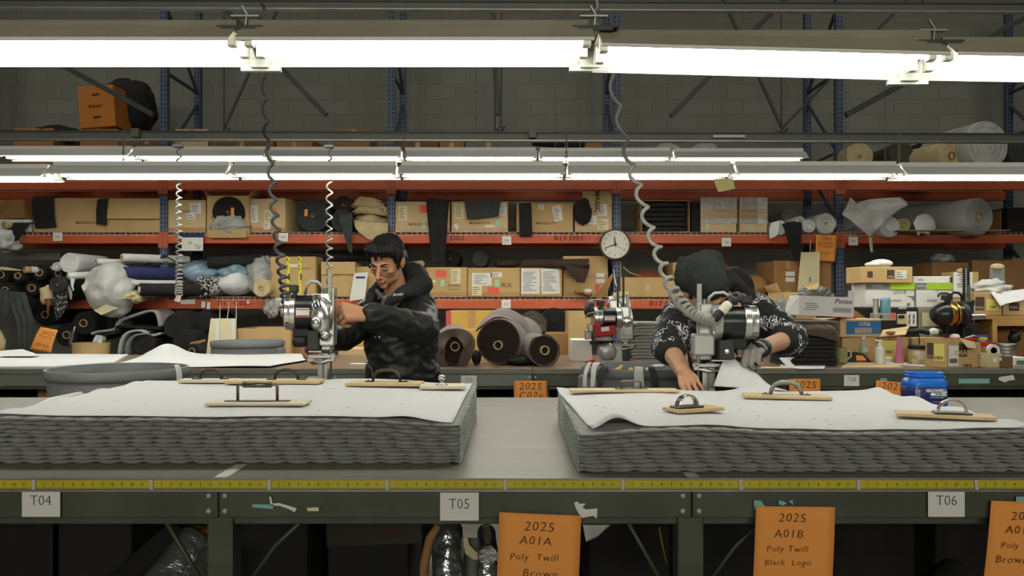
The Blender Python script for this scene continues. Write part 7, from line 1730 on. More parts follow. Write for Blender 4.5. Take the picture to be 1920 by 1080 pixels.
for k in range(13):
    folded('folded_felt', 'grey folded felt piece, %s of the pile beside the idle machine' % ['lowest', 'second', 'third', 'fourth', 'fifth', 'sixth', 'seventh', 'eighth', 'ninth', 'tenth', 'eleventh', 'twelfth', 'topmost'][k], 'felt', at(1214, 680, 5.75).x+.008*math.sin(k*1.7), 5.86, TZ+.002+k*.0235, .28+.02*math.sin(k*2.2)-.004*k, .3, .0228, mat('taupe_grey_felt', '#8a8882', .92, var=.1, vs=14), k*1.3, 'grey felt pile', -.02)
blob(1232, 590, 1262, 640, 5.85, .2, 'grey felt bunch leaning at the right of the felt pile', m_gfab, 'felt_bunch', 'felt', .15, 1.8, 4)
mb = MB(); mb.box((at(1192, 672, 5.66).x, 5.62, TZ+.03), (.09, .035, .018), rot=(0, 14, 0)); tag(mb.build('wood_block', m_kraft3, bev=.003), 'small wooden block before the grey felt pile', 'block')
for k, (px, lab) in enumerate(((1141, 'left'), (1171, 'middle'), (1222, 'right'))):
    mb = MB(); mb.lathe([(.018, 0), (.02, .01), (.016, .018), (0, .02)], (at(px, 0, 5.5).x, 5.5, TZ), n=14); tag(mb.build('spool_cap', m_whitebox, auto=40), 'small white cap on the back table edge before the idle machine, %s of three' % lab, 'cap')
mb = MB(); mb.ball((at(1108, 665, 5.66).x, 5.7, TZ+.02), (.035, .03, .02), 14, 8, .2, 2, 4); tag(mb.build('red_rag', m_redpaint, smooth=True), 'small red rag left of the idle machine', 'rag')
# dark folded stack
for k in range(11):
    top = k >= 9
    folded('folded_fabric', '%s folded fabric, %s of the dark pile right of the bent person' % ('brown' if top else 'black', ['lowest', 'second', 'third', 'fourth', 'fifth', 'sixth', 'seventh', 'eighth', 'ninth', 'tenth', 'topmost'][k]), 'fabric', at(1522, 690, 5.62).x+.008*math.sin(k*1.3), 5.80, TZ+.006+k*.0285, .385+.012*math.sin(k*2.3), .4, .0275, m_brfab if top else m_bfab, k*2.1, 'dark fabric pile', -.012)
o = sheet('fabric_tail', [at(1478, 606, 5.62), at(1482, 618, 5.58), at(1500, 624, 5.58)], [at(1545, 604, 5.62), at(1568, 620, 5.58), at(1576, 641, 5.57)], m_brfab, nu=14, nv=10, wr=.02, sol=.012, dirn=(0, -.6, .5)); tag(o, 'brown fabric fold hanging over the front of the dark pile', 'fabric')
flat_sheet('white_liner', 'white paper under the dark folded pile', [(1462, 687), (1470, 676), (1552, 678), (1545, 692), (1500, 692.5)], m_pattern, .004)
o = sheet('white_curl', [at(1461, 671, 5.62), at(1468, 680, 5.58), at(1480, 689, 5.5)], [at(1492, 669, 5.62), at(1482, 677, 5.57), at(1496, 690, 5.5)], m_pattern, nu=6, nv=8, wr=.006); tag(o, 'curled white paper edge at the left of the dark pile', 'paper')
flat_sheet('kraft_board', 'flat kraft board under the mug and bottles', [(1578, 690), (1590, 680), (1668, 681), (1694, 690)], m_kraft2, .005, cat='board')
flat_sheet('kraft_board', 'thin kraft strip along the table edge left of the dark pile', [(1425, 691.5), (1430, 689), (1480, 689), (1482, 691.5)], m_kraft2, .004, cat='board')
# boxes beside the pile
def tbox(px0, py0, px1, pyb, label, m, dep, Y=None, **k):
    Y = Y or ty(pyb); return carton(px0, py0, px1, pyb, Y, dep, label, None, m, **k)
kb, T, (w, dd, h) = tbox(1572, 632, 1642, 680, 'tall kraft carton under the blue printed carton', m_kraft, .28, yaw=8, tape='')
zt = kb.location.z+h
p = at(1600, 633, kb.location.y-dd/2)
bb, T, d = carton(1560, 598, 1648, 633, kb.location.y-dd/2-.03, .34, 'carton with blue printed panel reading 13726', zt+.002, m_kraft2, yaw=14, tape='', texts=(('13726', .58, .30, .26, m_cream, 1.2, .02),))
f = MB(); M_ = T; f.box((d[0]*.06, -d[1]/2-.0022, d[2]*.52), (d[0]*.84, .0015, d[2]*.72), T=M_); mblue = mat('faded_blue_print', '#31679e', .75, var=.05); f.build('blue_panel', mblue, bb)
f = MB(); [f.box((d[0]*.06+q*.0065-.07, -d[1]/2-.0034, d[2]*.36), (.0035 if q % 3 else .005, .001, .04), T=M_) for q in range(22)]; f.build('bar_code', m_kraft2, bb)
f = MB(); f.box((-d[0]/2-.0012, 0, d[2]*.55), (.0015, d[1]*.8, d[2]*.32), T=M_); f.build('side_band', mblue, bb)
mb = MB(); mb.box((bb.location.x-.03, bb.location.y-.06, zt+d[2]+.012), (.14, .08, .018), rot=(0, 0, 6)); tag(mb.build('red_packet', m_redlabel, bev=.003), 'flat red packet under the white carton with purple logo', 'packet')
zw = zt+d[2]+.025
wb, T, (w, dd, h) = carton(1502, 556, 1602, 601, 5.70, .28, 'battered white carton with purple logo, full of grey scraps', zw, m_whitebox, yaw=-5, lean=2.5, open_=1, tape='', texts=(('Poise', .79, .22, .34, mat('purple_print', '#7d3f86', .7, var=0), 1.2, .015, .35),))
f = MB(); f.box((w*.29, -dd/2-.0022, h*.34), (w*.33, .001, h*.23), T=T); f.build('bar_code_frame', m_marker, wb); f = MB(); f.box((w*.29, -dd/2-.003, h*.34), (w*.315, .001, h*.20), T=T); f.build('bar_code_ground', m_label, wb)
f = MB(); [f.box((w*.29+(q-9)*.0058, -dd/2-.0038, h*.34), (.0025 if q % 3 else .004, .001, h*.17), T=T) for q in range(19)]; f.build('bar_code', m_cardink, wb)
f = MB(); [f.box((-w*.28+rnd.uniform(-.01, .01), -dd/2-.0022, h*(.62-q*.10)), (w*.22, .001, h*.03), T=T) for q in range(4)]; f.build('small_print', m_cardink, wb)
f = MB(); f.box((w*.45, -dd/2+.003, h+.022), (w*.13, .005, .05), T=T); f.build('flap', m_whitebox, wb, bev=.002)
f = MB(); f.add([(-w/2, -dd/2, h), (-w/2, -dd/2, 0), (-w*.72, -dd*.3, .01), (-w*.68, -dd*.3, h*.72)], [(0, 1, 2, 3)], T=T); f.build('torn_side', m_whitebox, wb, sol=.004)
mb = MB()
for k in range(9):
    q = Vector((wb.location.x-.05+.024*(k-4)*.9, wb.location.y-.05+.03*math.sin(k*2), zw+h+.005+.02*math.sin(k*1.4)))
    o = MB(); o.ball(q, (.045, .05, .03), 14, 9, .4, 2.4, k, rot=(k*20, k*35, k*50)); o = o.build('felt_scrap', m_gfab, smooth=False); tag(o, 'grey felt scrap in the white carton, number %d counted from the left' % (k+1), 'scrap', 'grey scraps in the white carton')
blob(1452, 560, 1500, 672, 6.1, .2, 'grey scraps behind the left side of the white carton', m_gfab, 'scrap_heap', 'scrap', .3, 2.2, 4)
carton(1463, 548, 1530, 600, 6.3, .3, 'open kraft carton behind the white carton with purple logo', None, m_kraft, tape='', open_=2)
# wooden crate behind
mb = MB(); mb.prism([at(1604, 582, 6.2), at(1632, 602, 6.2), at(1632, 668, 6.2), at(1604, 668, 6.2)], (0, .2, 0)); tag(mb.build('kraft_divider', m_kraft3), 'slanted kraft divider right of the blue printed carton', 'cardboard')
# mug, stapler, bottles
def lathe_thing(name, label, cat, px, pyb, prof, m, parts=(), group=None, Y=None, n=24, sx=1, sy=1):
    Y = Y or ty(pyb); x = (px-960)*Y/F; t = thing(name, label, cat, (x, Y, TZ), group)
    mb = MB(); mb.lathe(prof, (x, Y, TZ+.001), n=n, sx=sx, sy=sy); mb.build('body', m, t, auto=40)
    for nm, pf, mm in parts: mb = MB(); mb.lathe(pf, (x, Y, TZ+.001), n=n, sx=sx, sy=sy); mb.build(nm, mm, t, auto=40)
    return t, x, Y
m_mug = mat('olive_green_glaze', '#8a8f5a', .3, var=.1)
t, x, Y = lathe_thing('mug', 'olive green mug beside the dark folded pile', 'mug', 1577, 681, [(.036, 0), (.042, .004), (.044, .06), (.042, .11), (.038, .11), (.04, .02), (0, .02)], m_mug)
mb = MB(); mb.tube([(x+.04, Y, TZ+.09), (x+.07, Y, TZ+.085), (x+.072, Y, TZ+.05), (x+.04, Y, TZ+.025)], .007, 8); mb.build('handle', m_creamfab, t, smooth=True)
lathe_thing('tin', 'small grey tin behind the mug', 'tin', 1584, 672, [(.05, 0), (.05, .11), (.052, .115), (0, .116)], m_castgrey)
st = thing('tape_dispenser', 'black and orange tape dispenser before the kraft carton', 'dispenser', (at(1612, 681, ty(681)).x, ty(681), TZ))
YY = ty(681); mb = MB(); mb.prism([at(1587, 681, YY), at(1587, 657, YY), at(1592, 657, YY), at(1593, 662, YY), at(1606, 660, YY), at(1620, 664, YY), at(1635, 679, YY), at(1635, 682, YY)], (0, .05, 0)); mb.build('body', m_black, st, bev=.003)
mb = MB(); mb.prism([at(1605, 666, YY-.002), at(1618, 667, YY-.002), at(1626, 676, YY-.002), at(1606, 676, YY-.002)], (0, .002, 0)); mb.build('orange_panel', m_orange, st)
mb = MB(); mb.box(at(1616, 679, YY-.002), (.06, .002, .005)); mb.build('white_print', m_redlab, st)
m_clear = mat('clear_bottle_plastic', '#c6cdc9', .1, var=0, alpha=.42, spec=.7); 
t, x, Y = lathe_thing('water_bottle', 'clear water bottle before the kraft carton', 'bottle', 1619, 680, [(.028, 0), (.032, .006), (.032, .05), (.030, .055), (.032, .06), (.032, .118), (.028, .135), (.013, .165), (.0125, .178), (0, .178)], m_clear, (('cap', [(.0145, .172), (.0145, .190), (.013, .192), (0, .192)], m_whitebox), ('label', [(.0325, .075), (.0327, .078), (.0327, .108), (.0325, .111)], mat('pale_green_label', '#a9bfae', .5, var=.2, vs=30))))
t, x, Y = lathe_thing('soap_dispenser', 'milky soap pump bottle right of the water bottle', 'bottle', 1649, 684, [(.029, 0), (.033, .006), (.033, .10), (.028, .120), (.014, .132), (.014, .138), (0, .138)], m_whitebox, (('collar', [(.017, .134), (.017, .148), (.008, .15), (.007, .168), (0, .168)], m_card),))
mb = MB(); mb.box((x-.006, Y, TZ+.171), (.05, .018, .010)); mb.build('pump_head', m_card, t, bev=.004)
def ideal_labels(c=1.): return ((.06, .16, .40, .80, mat('dark_brown_panel', '#4a3d31', .8, var=.05)), (.46, .18, .88, .78, mat('yellow_label', '#ddd173', .7, var=.04)))
yb, T, d = tbox(1646, 632, 1704, 683, 'kraft box with yellow label reading 1001 behind the soap bottle', m_kraft, .22, Y=5.95, tape='', labels=((.04, .14, .62, .95, mat('yellow_label', '#ddd173', .7, var=.04)),), texts=(('1001', .36, .55, .16, m_marker, 1.1, .02), ('IDEAL', .45, .08, .10, m_cprint)))
mb = MB(); q = at(1666, 676, 5.7); mb.box((q.x, 5.7, q.z), (.045, .003, .058), rot=(0, 3, 0)); nc = mb.build('number_slip', m_label, bev=.002); tag(nc, 'small slip reading 308 leaning right of the soap bottle', 'card')
write('308', (q.x, 5.697, q.z), .030, m_cardink, nc, sx=.9)
m_pink = mat('pink_spool_cone', '#b96a86', .6, var=.08)
t, x, Y = lathe_thing('thread_cone', 'tall pink thread cone on the back table', 'thread cone', 1686, 684, [(.028, .012), (.030, .02), (.024, .07), (.014, .19), (.009, .195), (0, .195)], m_pink, (('base', [(.032, 0), (.03, .014), (0, .015)], m_creamfab),))
t, x, Y = lathe_thing('glass_jar', 'glass jar with black lid left of the torn carton', 'jar', 1719, 684, [(.055, 0), (.058, .006), (.058, .10), (.052, .112), (0, .112)], mat('jar_glass_filled', '#b3a178', .15, var=.35, vs=22, spec=.6), (('lid', [(.056, .110), (.058, .114), (.058, .136), (.055, .138), (0, .138)], m_black),))
mb = MB(); mb.box((x+.006, Y-.0575, TZ+.07), (.05, .004, .058)); mb.build('label', m_label, t, bev=.002)
zl = yb.location.z+d[2]
cbk = thing('clipboard', 'brown clipboard lying on the 1001 box', 'clipboard', (at(1680, 628, 5.9).x, 5.95, zl)); mb = MB(); mb.prism([at(1650, 632, 5.85), at(1698, 628, 5.82), at(1705, 613, 6.1), at(1655, 620, 6.1)], (0, 0, .006)); mb.build('board', m_kraft2, cbk)
mb = MB(); mb.ball(at(1670, 624, 5.85), (.035, .02, .014), 14, 8, .3, 2, 3); mb.build('clip', m_kraft3, cbk, smooth=True)
cpad = thing('clipboard', 'white clipboard with metal clip lying at the table edge', 'clipboard', (at(1710, 687, 5.6).x, 5.6, TZ)); mb = MB(); mb.prism([at(1658, 684, 5.66), at(1748, 688, 5.52), at(1757, 683, 5.75), at(1672, 681, 5.86)], (0, 0, .006)); mb.build('board', m_whitebox, cpad)
mb = MB(); mb.tube([at(1733, 686, 5.55), at(1742, 681, 5.55), at(1750, 677, 5.56), at(1754, 686, 5.54)], .006, 6); mb.box(at(1744, 684, 5.56), (.07, .03, .01), rot=(0, -14, 0)); mb.build('clip', m_chrome, cpad)
# torn corner-on carton
Yc = ty(690); tc_ = thing('carton', 'torn kraft carton with yellow label and bar code sticker, seen corner on', 'box', (at(1780, 690, Yc).x, Yc+.12, TZ))
a, b, c = at(1736, 640, Yc+.10), at(1776, 640, Yc), at(1838, 644, Yc+.06); dpt = at(1800, 640, Yc+.28)
def wallp(p, q, h0, h1, rag, m=m_kraft):
    mb = MB(); n = 14; P = [Vector((lerp(p.x, q.x, i/n), lerp(p.y, q.y, i/n), 0)) for i in range(n+1)]
    vs = [Vector((v.x, v.y, TZ+.002)) for v in P]+[Vector((v.x, v.y, TZ+lerp(h0, h1, i/n)+rag*mnoise.noise(Vector((i*.9, p.x*9, 1))))) for i, v in enumerate(P)]
    mb.add(vs, [(i, i+1, n+2+i, n+1+i) for i in range(n)]); return mb.build('side', m, tc_, sol=.006)
bk = Vector((c.x-.19, c.y+.28, 0)); 
wallp(a, b, .200, .180, .008); wallp(b, c, .185, .165, .014); wallp(c, Vector((a.x+(c.x-b.x), a.y+.06, 0)), .165, .19, .01); wallp(Vector((a.x+(c.x-b.x), a.y+.06, 0)), a, .19, .20, .006)
def facep(p, q, u0, u1, z0, z1, m, lift, nm):
    d = (q-p); d.z = 0; L = d.length; d.normalize(); n = Vector((d.y, -d.x, 0)); n = n if n.y < 0 else -n
    mb = MB(); P = [p+d*L*u0+n*lift, p+d*L*u1+n*lift]; mb.add([Vector((P[0].x, P[0].y, TZ+z0)), Vector((P[1].x, P[1].y, TZ+z0)), Vector((P[1].x, P[1].y, TZ+z1)), Vector((P[0].x, P[0].y, TZ+z1))], [(0, 1, 2, 3)]); o = mb.build(nm, m, tc_, sol=.001)
    M3 = Matrix((d, -n, (0, 0, 1))).transposed(); return d, n, L, M3
YL = MATS['yellow_label']; DB = mat('dark_brown_panel', '#4a3d31', .8, var=.05)
d_, n_, L_, M3 = facep(a, b, .06, .36, .06, .165, DB, .0045, 'brown_panel'); f = MB(); letters(f, 'IDEAL', a+d_*L_*.21+n_*.007+Vector((0, 0, TZ+.075-a.z)), .026, T3=M3); f.build('print', m_kraft2, tc_)
facep(a, b, .40, .88, .045, .16, YL, .0045, 'yellow_label'); f = MB(); letters(f, '1001', a+d_*L_*.62+n_*.007+Vector((0, 0, TZ+.065-a.z)), .030, T3=M3, offset=.02); f.build('print', m_marker, tc_)
d_, n_, L_, M3 = facep(b, c, .34, .60, .075, .16, DB, .0045, 'brown_panel'); f = MB(); letters(f, 'IDEAL', b+d_*L_*.42+n_*.0075+Vector((0, 0, TZ+.10-b.z)), .044, T3=M3, align='CENTER', offset=.02); f.build('print', m_kraft2, tc_)
facep(b, c, .02, .32, .012, .150, m_label, .0065, 'sticker'); f = MB(); [f.box(b+d_*(L_*(.06+q*.019))+n_*.0085+Vector((0, 0, TZ+.048-b.z)), (.002 if q % 3 else .0035, .001, .03)) for q in range(12)]; f.build('bar_code', m_marker, tc_)
f = MB(); letters(f, '73018', b+d_*L_*.58+n_*.007+Vector((0, 0, TZ+.014-b.z)), .028, T3=M3, offset=.02); f.build('print', m_marker, tc_)
mb = MB(); mb.add([b+Vector((.08, -.01, .02)), c+Vector((-.05, -.02, .01)), c+Vector((-.07, -.07, -.03)), b+Vector((.11, -.05, -.04))], [(0, 1, 2, 3)]); mb.build('flap', m_kraft2, tc_, sol=.005)
# right end clutter
t, x, Y = lathe_thing('tape_holder', 'beige tape holder with white roll right of the torn carton', 'tape holder', 1856, 689, [(.06, 0), (.066, .006), (.066, .09), (.06, .098), (.055, .098), (.055, .02), (0, .02)], m_creamfab, sx=1.15, sy=.7)
mb = MB(); mb.lathe([(.022, -.012), (.042, -.012), (.042, .012), (.022, .012), (.022, -.012)], (x+.02, Y, TZ+.115), (0, 1, 0), 22); mb.build('tape_roll', m_whitebox, t, auto=40)
mb = MB(); mb.box((x+.005, Y-.049, TZ+.055), (.03, .003, .035)); mb.box((x+.045, Y-.043, TZ+.06), (.016, .003, .022)); mb.build('sticker', m_label, t)
tbox(1874, 668, 1900, 690, 'small dull brown box right of the tape holder', m_boxin, .12, tape='')
gb, T, d = tbox(1900, 670, 1926, 686, 'white and green box at the right picture edge', m_whitebox, .14, tape=''); f = MB(); f.box((d[0]*.08, -d[1]/2-.002, d[2]*.38), (d[0]*.7, .002, d[2]*.5), T=T); f.build('green_panel', mat('green_panel', '#4f7d4a', .6, var=.05), gb)
for k in range(5):
    mb = MB(); Yk = 6.05; x = (1884-960)*Yk/F; mb.lathe([(.070, 0), (.074, .003), (.074, .020), (.070, .0235), (0, .0236)], (x, Yk, TZ+.01+k*.0245), n=30); tag(mb.build('round_tin', m_castgrey if False else m_steel, auto=40), 'grey round tin, %s of the stacked tins at the right' % ['lowest', 'second', 'third', 'fourth', 'topmost'][k], 'tin', 'stacked tins')
mb = MB(); x = (1852-960)*6.05/F; mb.lathe([(.03, 0), (.058, 0), (.058, .03), (.03, .03), (.03, 0)], (x, 6.05, TZ+.11), n=28); tag(mb.build('red_tape_roll', m_redpaint, auto=40), 'red tape roll left of the stacked tins', 'tape roll'); 
mb = MB(); mb.rng(x-.06, x+.06, 6.0, 6.12, TZ, TZ+.108); tag(mb.build('small_box', m_kraft3, bev=.004), 'small kraft box under the red tape roll', 'box')
# wooden shelf unit at the far right
m_pine = mat('pine_board', '#b08a52', .6, var=.15, vs=5, stretch=(.6, .6, 4))
ws = thing('wooden_shelf', 'pine shelf unit standing on the right end of the back table', 'shelf', (at(1890, 600, 6.35).x, 6.4, TZ))
Yw = 6.3; zt_ = at(0, 592, Yw).z
for nm, x0, x1, z0, z1 in (('top_board', 1816, 2000, zt_-.028, zt_), ('upright', 1861, 1870, TZ, zt_-.028), ('front_rail', 1870, 2000, zt_-.08, zt_-.028), ('upright', 1990, 2000, TZ, zt_-.028), ('upright', 1817, 1821, TZ, zt_-.028)):
    mb = MB(); mb.rng((x0-960)*Yw/F, (x1-960)*Yw/F, Yw, Yw+(.34 if nm != 'front_rail' else .02), z0, z1); mb.build(nm, m_pine, ws, bev=.002)
mb = MB(); mb.rng((1821-960)*Yw/F, (1990-960)*Yw/F, Yw+.33, Yw+.345, TZ, zt_-.03); mb.build('back_panel', m_kraft3, ws)
mb = MB(); x = (1839-960)*6.25/F; mb.lathe([(.022, 0), (.045, 0), (.045, .022), (.022, .022), (.022, 0)], (x, 6.25, at(0, 637, 6.25).z), n=24); mb2 = mb.build('yellow_tape_roll', mat('yellow_vinyl', '#d8c53c', .4, var=0), auto=40); tag(mb2, 'yellow tape roll on the tins left of the shelf upright', 'tape roll')
mb = MB(); mb.lathe([(.022, 0), (.045, 0), (.045, .016), (.022, .016), (.022, 0)], (x, 6.25, at(0, 637, 6.25).z+.0225), n=24); tag(mb.build('blue_tape_roll', mat('blue_vinyl', '#2f55a8', .4, var=0), auto=40), 'blue tape roll lying on the yellow one', 'tape roll')
mb = MB(); mb.lathe([(.075, 0), (.08, .01), (.078, .02), (.078, at(0, 637, 6.25).z-TZ-.004), (0, at(0, 637, 6.25).z-TZ-.002)], (x, 6.25, TZ), n=28); tag(mb.build('round_tin', m_steel, auto=40), 'large round grey tin under the tape rolls', 'tin')
mb = MB(); mb.tube([at(1905, 600, 6.4), at(1898, 620, 6.38), at(1895, 640, 6.37), at(1900, 655, 6.36)], .012, 8); mb.ball(at(1902, 632, 6.35), .045, 14, 10, .3, 2, 2); tag(mb.build('hose_tool', m_black, smooth=True), 'black tool with hose inside the pine shelf', 'tool')
tr = MB(); x0, x1 = at(1764, 0, 6.1).x, at(1832, 0, 6.1).x; z = at(0, 637, 6.1).z; tr.rng(x0, x1, 6.1, 6.3, z-.012, z+.012); tro = tr.build('red_tray', m_redpaint, bev=.005); tag(tro, 'flat red tray on a box behind the torn carton', 'tray')
mb = MB(); mb.rng(x0+.02, x1-.02, 6.11, 6.29, TZ, z-.013); tag(mb.build('tray_box', m_kraft3, bev=.004), 'kraft box carrying the red tray', 'box')
mb = MB(); mb.lathe([(.036, 0), (.036, .012), (.025, .026), (0, .03)], ((1793-960)*6.15/F, 6.17, z+.013), n=22); tag(mb.build('round_dish', m_whitebox, auto=40), 'white round lid on the red tray', 'lid')
# box shelf on pine shelf
i1, T, d = carton(1826, 548, 1879, 592, 6.34, .2, 'kraft box with dark panel and yellow 1001 label on the pine shelf', zt_+.001, m_kraft, tape='', labels=((.06, .20, .37, .76, DB), (.44, .30, .86, .78, YL)), texts=(('IDEAL', .215, .66, .15, m_kraft2, .85, .02), ('1001', .68, .64, .16, m_marker, 1, .02)))
i2, T, d = carton(1881, 552, 1935, 592, 6.36, .2, 'second kraft box with dark panel at the right edge of the pine shelf', zt_+.001, m_kraft2, tape='', labels=((.20, .40, .55, .78, DB),), texts=(('IDEAL', .375, .62, .17, m_kraft2, .85, .02),))
mb = MB(); mb.tube([at(1812, 592, 6.34), at(1821, 566, 6.34)], [.001, .001], 3)
t = thing('small_bottle', 'small white and red bottle at the left of the shelf box', 'bottle', (at(1821, 592, 6.36).x, 6.36, zt_)); mb = MB(); mb.lathe([(.016, 0), (.018, .004), (.018, .07), (.010, .085), (.010, .11), (0, .11)], (at(1821, 0, 6.36).x, 6.36, zt_+.001), n=16); mb.build('body', m_whitebox, t, auto=40); mb = MB(); mb.lathe([(.0185, .01), (.0187, .012), (.0187, .05), (.0185, .052)], (at(1821, 0, 6.36).x, 6.36, zt_+.001), n=16); mb.build('label', m_redlab, t, auto=40)
sheet('draped_paper', [at(1858, 548, 6.33), at(1868, 562, 6.28), at(1876, 574, 6.24)], [at(1935, 540, 6.5), at(1930, 548, 6.4), at(1925, 560, 6.3)], m_pattern, nu=12, nv=10, wr=.02, sol=.003, dirn=(0, -.5, .6)); tag(bpy.context.scene.objects['draped_paper'], 'white paper draped over the two kraft boxes on the pine shelf', 'paper')
blob(1838, 525, 1906, 556, 6.36, .2, 'crumpled clear plastic and white paper on the shelf boxes', m_polyw, 'crumpled_plastic', 'plastic', .4, 2.2, 5)
# cabinets and office boxes
cab = thing('black_cabinet', 'black metal cabinet behind the clutter, carrying office paper boxes', 'cabinet', (at(1666, 667, 6.42).x, 6.5, TZ)); zc = at(0, 577, 6.35).z
mb = MB(); mb.rng(at(1612, 0, 6.35).x, at(1722, 0, 6.35).x, 6.36, 6.66, TZ, zc); mb.build('body', m_black, cab, bev=.006)
mb = MB(); mb.box(at(1692, 578, 6.355), (.06, .006, .014)); mb.build('latch', m_beige, cab, bev=.002)
cab2 = thing('grey_cabinet', 'pale grey green cabinet right of the black one', 'cabinet', (at(1762, 667, 6.42).x, 6.5, TZ)); mb = MB(); mb.rng(at(1724, 0, 6.35).x, at(1806, 0, 6.35).x, 6.37, 6.66, TZ, zc); mb.build('body', mat('grey_green_cabinet', '#84857a', .5, var=.05), cab2, bev=.006); mb = MB(); q0, q1 = at(1730, 586, 6.36), at(1760, 612, 6.36); mb.rng(q0.x, q1.x, 6.362, 6.37, q1.z, q0.z); mb.build('notice', m_cream, cab2)
m_lime = mat('lime_print', '#9cc224', .6, var=.03); m_gprint = mat('grey_print_panel', '#707473', .6, var=.03)
for (x0, x1, lab) in ((1623, 1715, 'left office paper box with lime and grey lid, dated by hand'), (1718, 1786, 'right office paper box with lime and grey lid')):
    ob, T, (w, dd, h) = carton(x0, 531, x1, 577, 6.38, .27, lab, zc+.001, m_whitebox, tape='', texts=(('OFFICE', .24 if x0 < 1700 else .14, .12, .12, m_label, 1.1, .01), ('OFFICE', .62 if x0 < 1700 else .42, .72, .11, m_cprint, 1.1)), group='office paper boxes')
    g = .5 if x0 < 1700 else .28
    f = MB(); f.box((-w/2+w*g/2, -dd/2-.0018, h*.875), (w*g, .0014, h*.25), T=T); f.build('grey_lid_panel', m_gprint, ob)
    f = MB(); f.box((w/2-w*(1-g)/2, -dd/2-.0018, h*.875), (w*(1-g), .0014, h*.25), T=T); f.build('lime_lid_panel', m_lime, ob)
    f = MB(); f.box((w*.08, -dd/2-.0018, h*.62), (.003, .0014, h*.22), T=T); f.box((w*.25, -dd/2-.0018, h*.72), (w*.5, .0014, .002), T=T); f.build('lid_slot', m_cardink, ob)
    if x0 < 1700: f = MB(); letters(f, '2024', T @ Vector((w*.2, -dd/2-.0035, h*.64)), .045, shear=.2, jit=.1); f.build('handwriting', m_cardink, ob)
    f = MB(); f.prism([T @ Vector((w*.5, -dd/2-.002, 0)), T @ Vector((w*.5, -dd/2-.002, h*.2)), T @ Vector((w*.42, -dd/2-.002, h*.42)), T @ Vector((w*.32, -dd/2-.002, h*.47)), T @ Vector((w*.5, -dd/2-.002, h*.47))], (0, .0012, 0)); f.build('grey_curve', m_gprint, ob)
    f = MB(); f.box((w*.37, -dd/2-.0035, h*.13), (.022, .001, .022), T=T); f.build('logo', m_gprint, ob); zo = zc+h
ib, T, d = carton(1613, 500, 1711, 531, 6.36, .27, 'long kraft box with dark panel and white label on the office boxes', zo+.002, m_kraft, yaw=2, tape='', labels=((.50, .20, .64, .72, DB), (.66, .22, .88, .74, m_label), (.12, .28, .22, .66, DB)), texts=(('IDEAL', .57, .62, .18, m_kraft2, .8, .02),))
tp2, T, d2 = carton(1713, 518, 1786, 531, 6.39, .25, 'flat white box on the right office box', zo+.002, m_whitebox, tape='', texts=(('office', .18, .5, .4, m_cardink),)); f = MB(); f.box((d2[0]*.46, -d2[1]/2-.002, d2[2]*.5), (d2[0]*.07, .002, d2[2]*.86), T=T); f.build('purple_print', mat('dark_purple_print', '#3f3350', .7, var=0), tp2)
mb = MB(); q = at(1652, 492, 6.45); zi = ib.location.z+d[2]; mb.ball((q.x+.01, 6.47, zi+.03), (.085, .06, .035), 22, 12, .1, 1.5, 3); mb.ball((q.x-.05, 6.47, zi+.022), (.07, .06, .022), 18, 10, .1, 1.5, 5); tag(mb.build('cloth_hat', m_whitefab, smooth=True), 'white cloth cap lying on the long kraft box', 'cap')
# boxes in the shade of the last bay
carton(1748, 492, 1816, 528, 9.03, .4, 'dim brown carton above the flat white box', Z_M, m_kraft3, tape='')
blob(1758, 474, 1798, 494, 9.05, .25, 'dim white cap shaped bundle on the brown carton in the shade', m_lgfab, 'cloth_bundle', 'bundle', .25, 2, 4)
carton(1823, 488, 1900, 556, 9.03, .5, 'brown carton in the shade behind the pine shelf', Z_M, m_kraft3, tape='')
carton(1898, 484, 1960, 556, 9.03, .5, 'brown carton at the right edge behind the pine shelf', Z_M, m_kraft3, tape='')
mb = MB(); mb.rng(at(1788, 0, 7.0).x, at(1835, 0, 7.0).x, 7.0, 7.2, 0, at(0, 510, 7.0).z); tag(mb.build('tall_carton', m_kraft, bev=.004), 'tall kraft carton panel behind the hanging clipboard', 'cardboard')
def clip_hang(x0, y0, x1, y1, Y, label, m, lines):
    t = thing('clipboard', label, 'clipboard', at((x0+x1)/2, y1, Y)); a, b = at(x0, y0, Y), at(x1, y1, Y); mb = MB(); mb.rng(a.x, b.x, Y, Y+.005, b.z, a.z); mb.build('sheet', m, t, bev=.002)
    mb = MB(); mb.ball(((a.x+b.x)/2, Y, a.z+.01), (.06, .015, .025), 14, 8); mb.build('clip', m_beige, t, smooth=True)
    f = MB(); rr = random.Random(x0); [f.box(((a.x+b.x)/2, Y-.001, lerp(a.z, b.z, .12+.09*q)), ((b.x-a.x)*rr.uniform(.25, .7), .001, .008)) for q in range(lines)]; f.build('writing', m_cardink, t)["kind"] = 'stuff'; return t
clip_hang(1788, 510, 1824, 558, 6.992, 'clipboard with handwritten white sheet behind the brass banded machine', m_label, 6)
clip_hang(1856, 502, 1884, 530, 6.6, 'grey plastic covered list behind the crumpled plastic', m_gfab, 4)
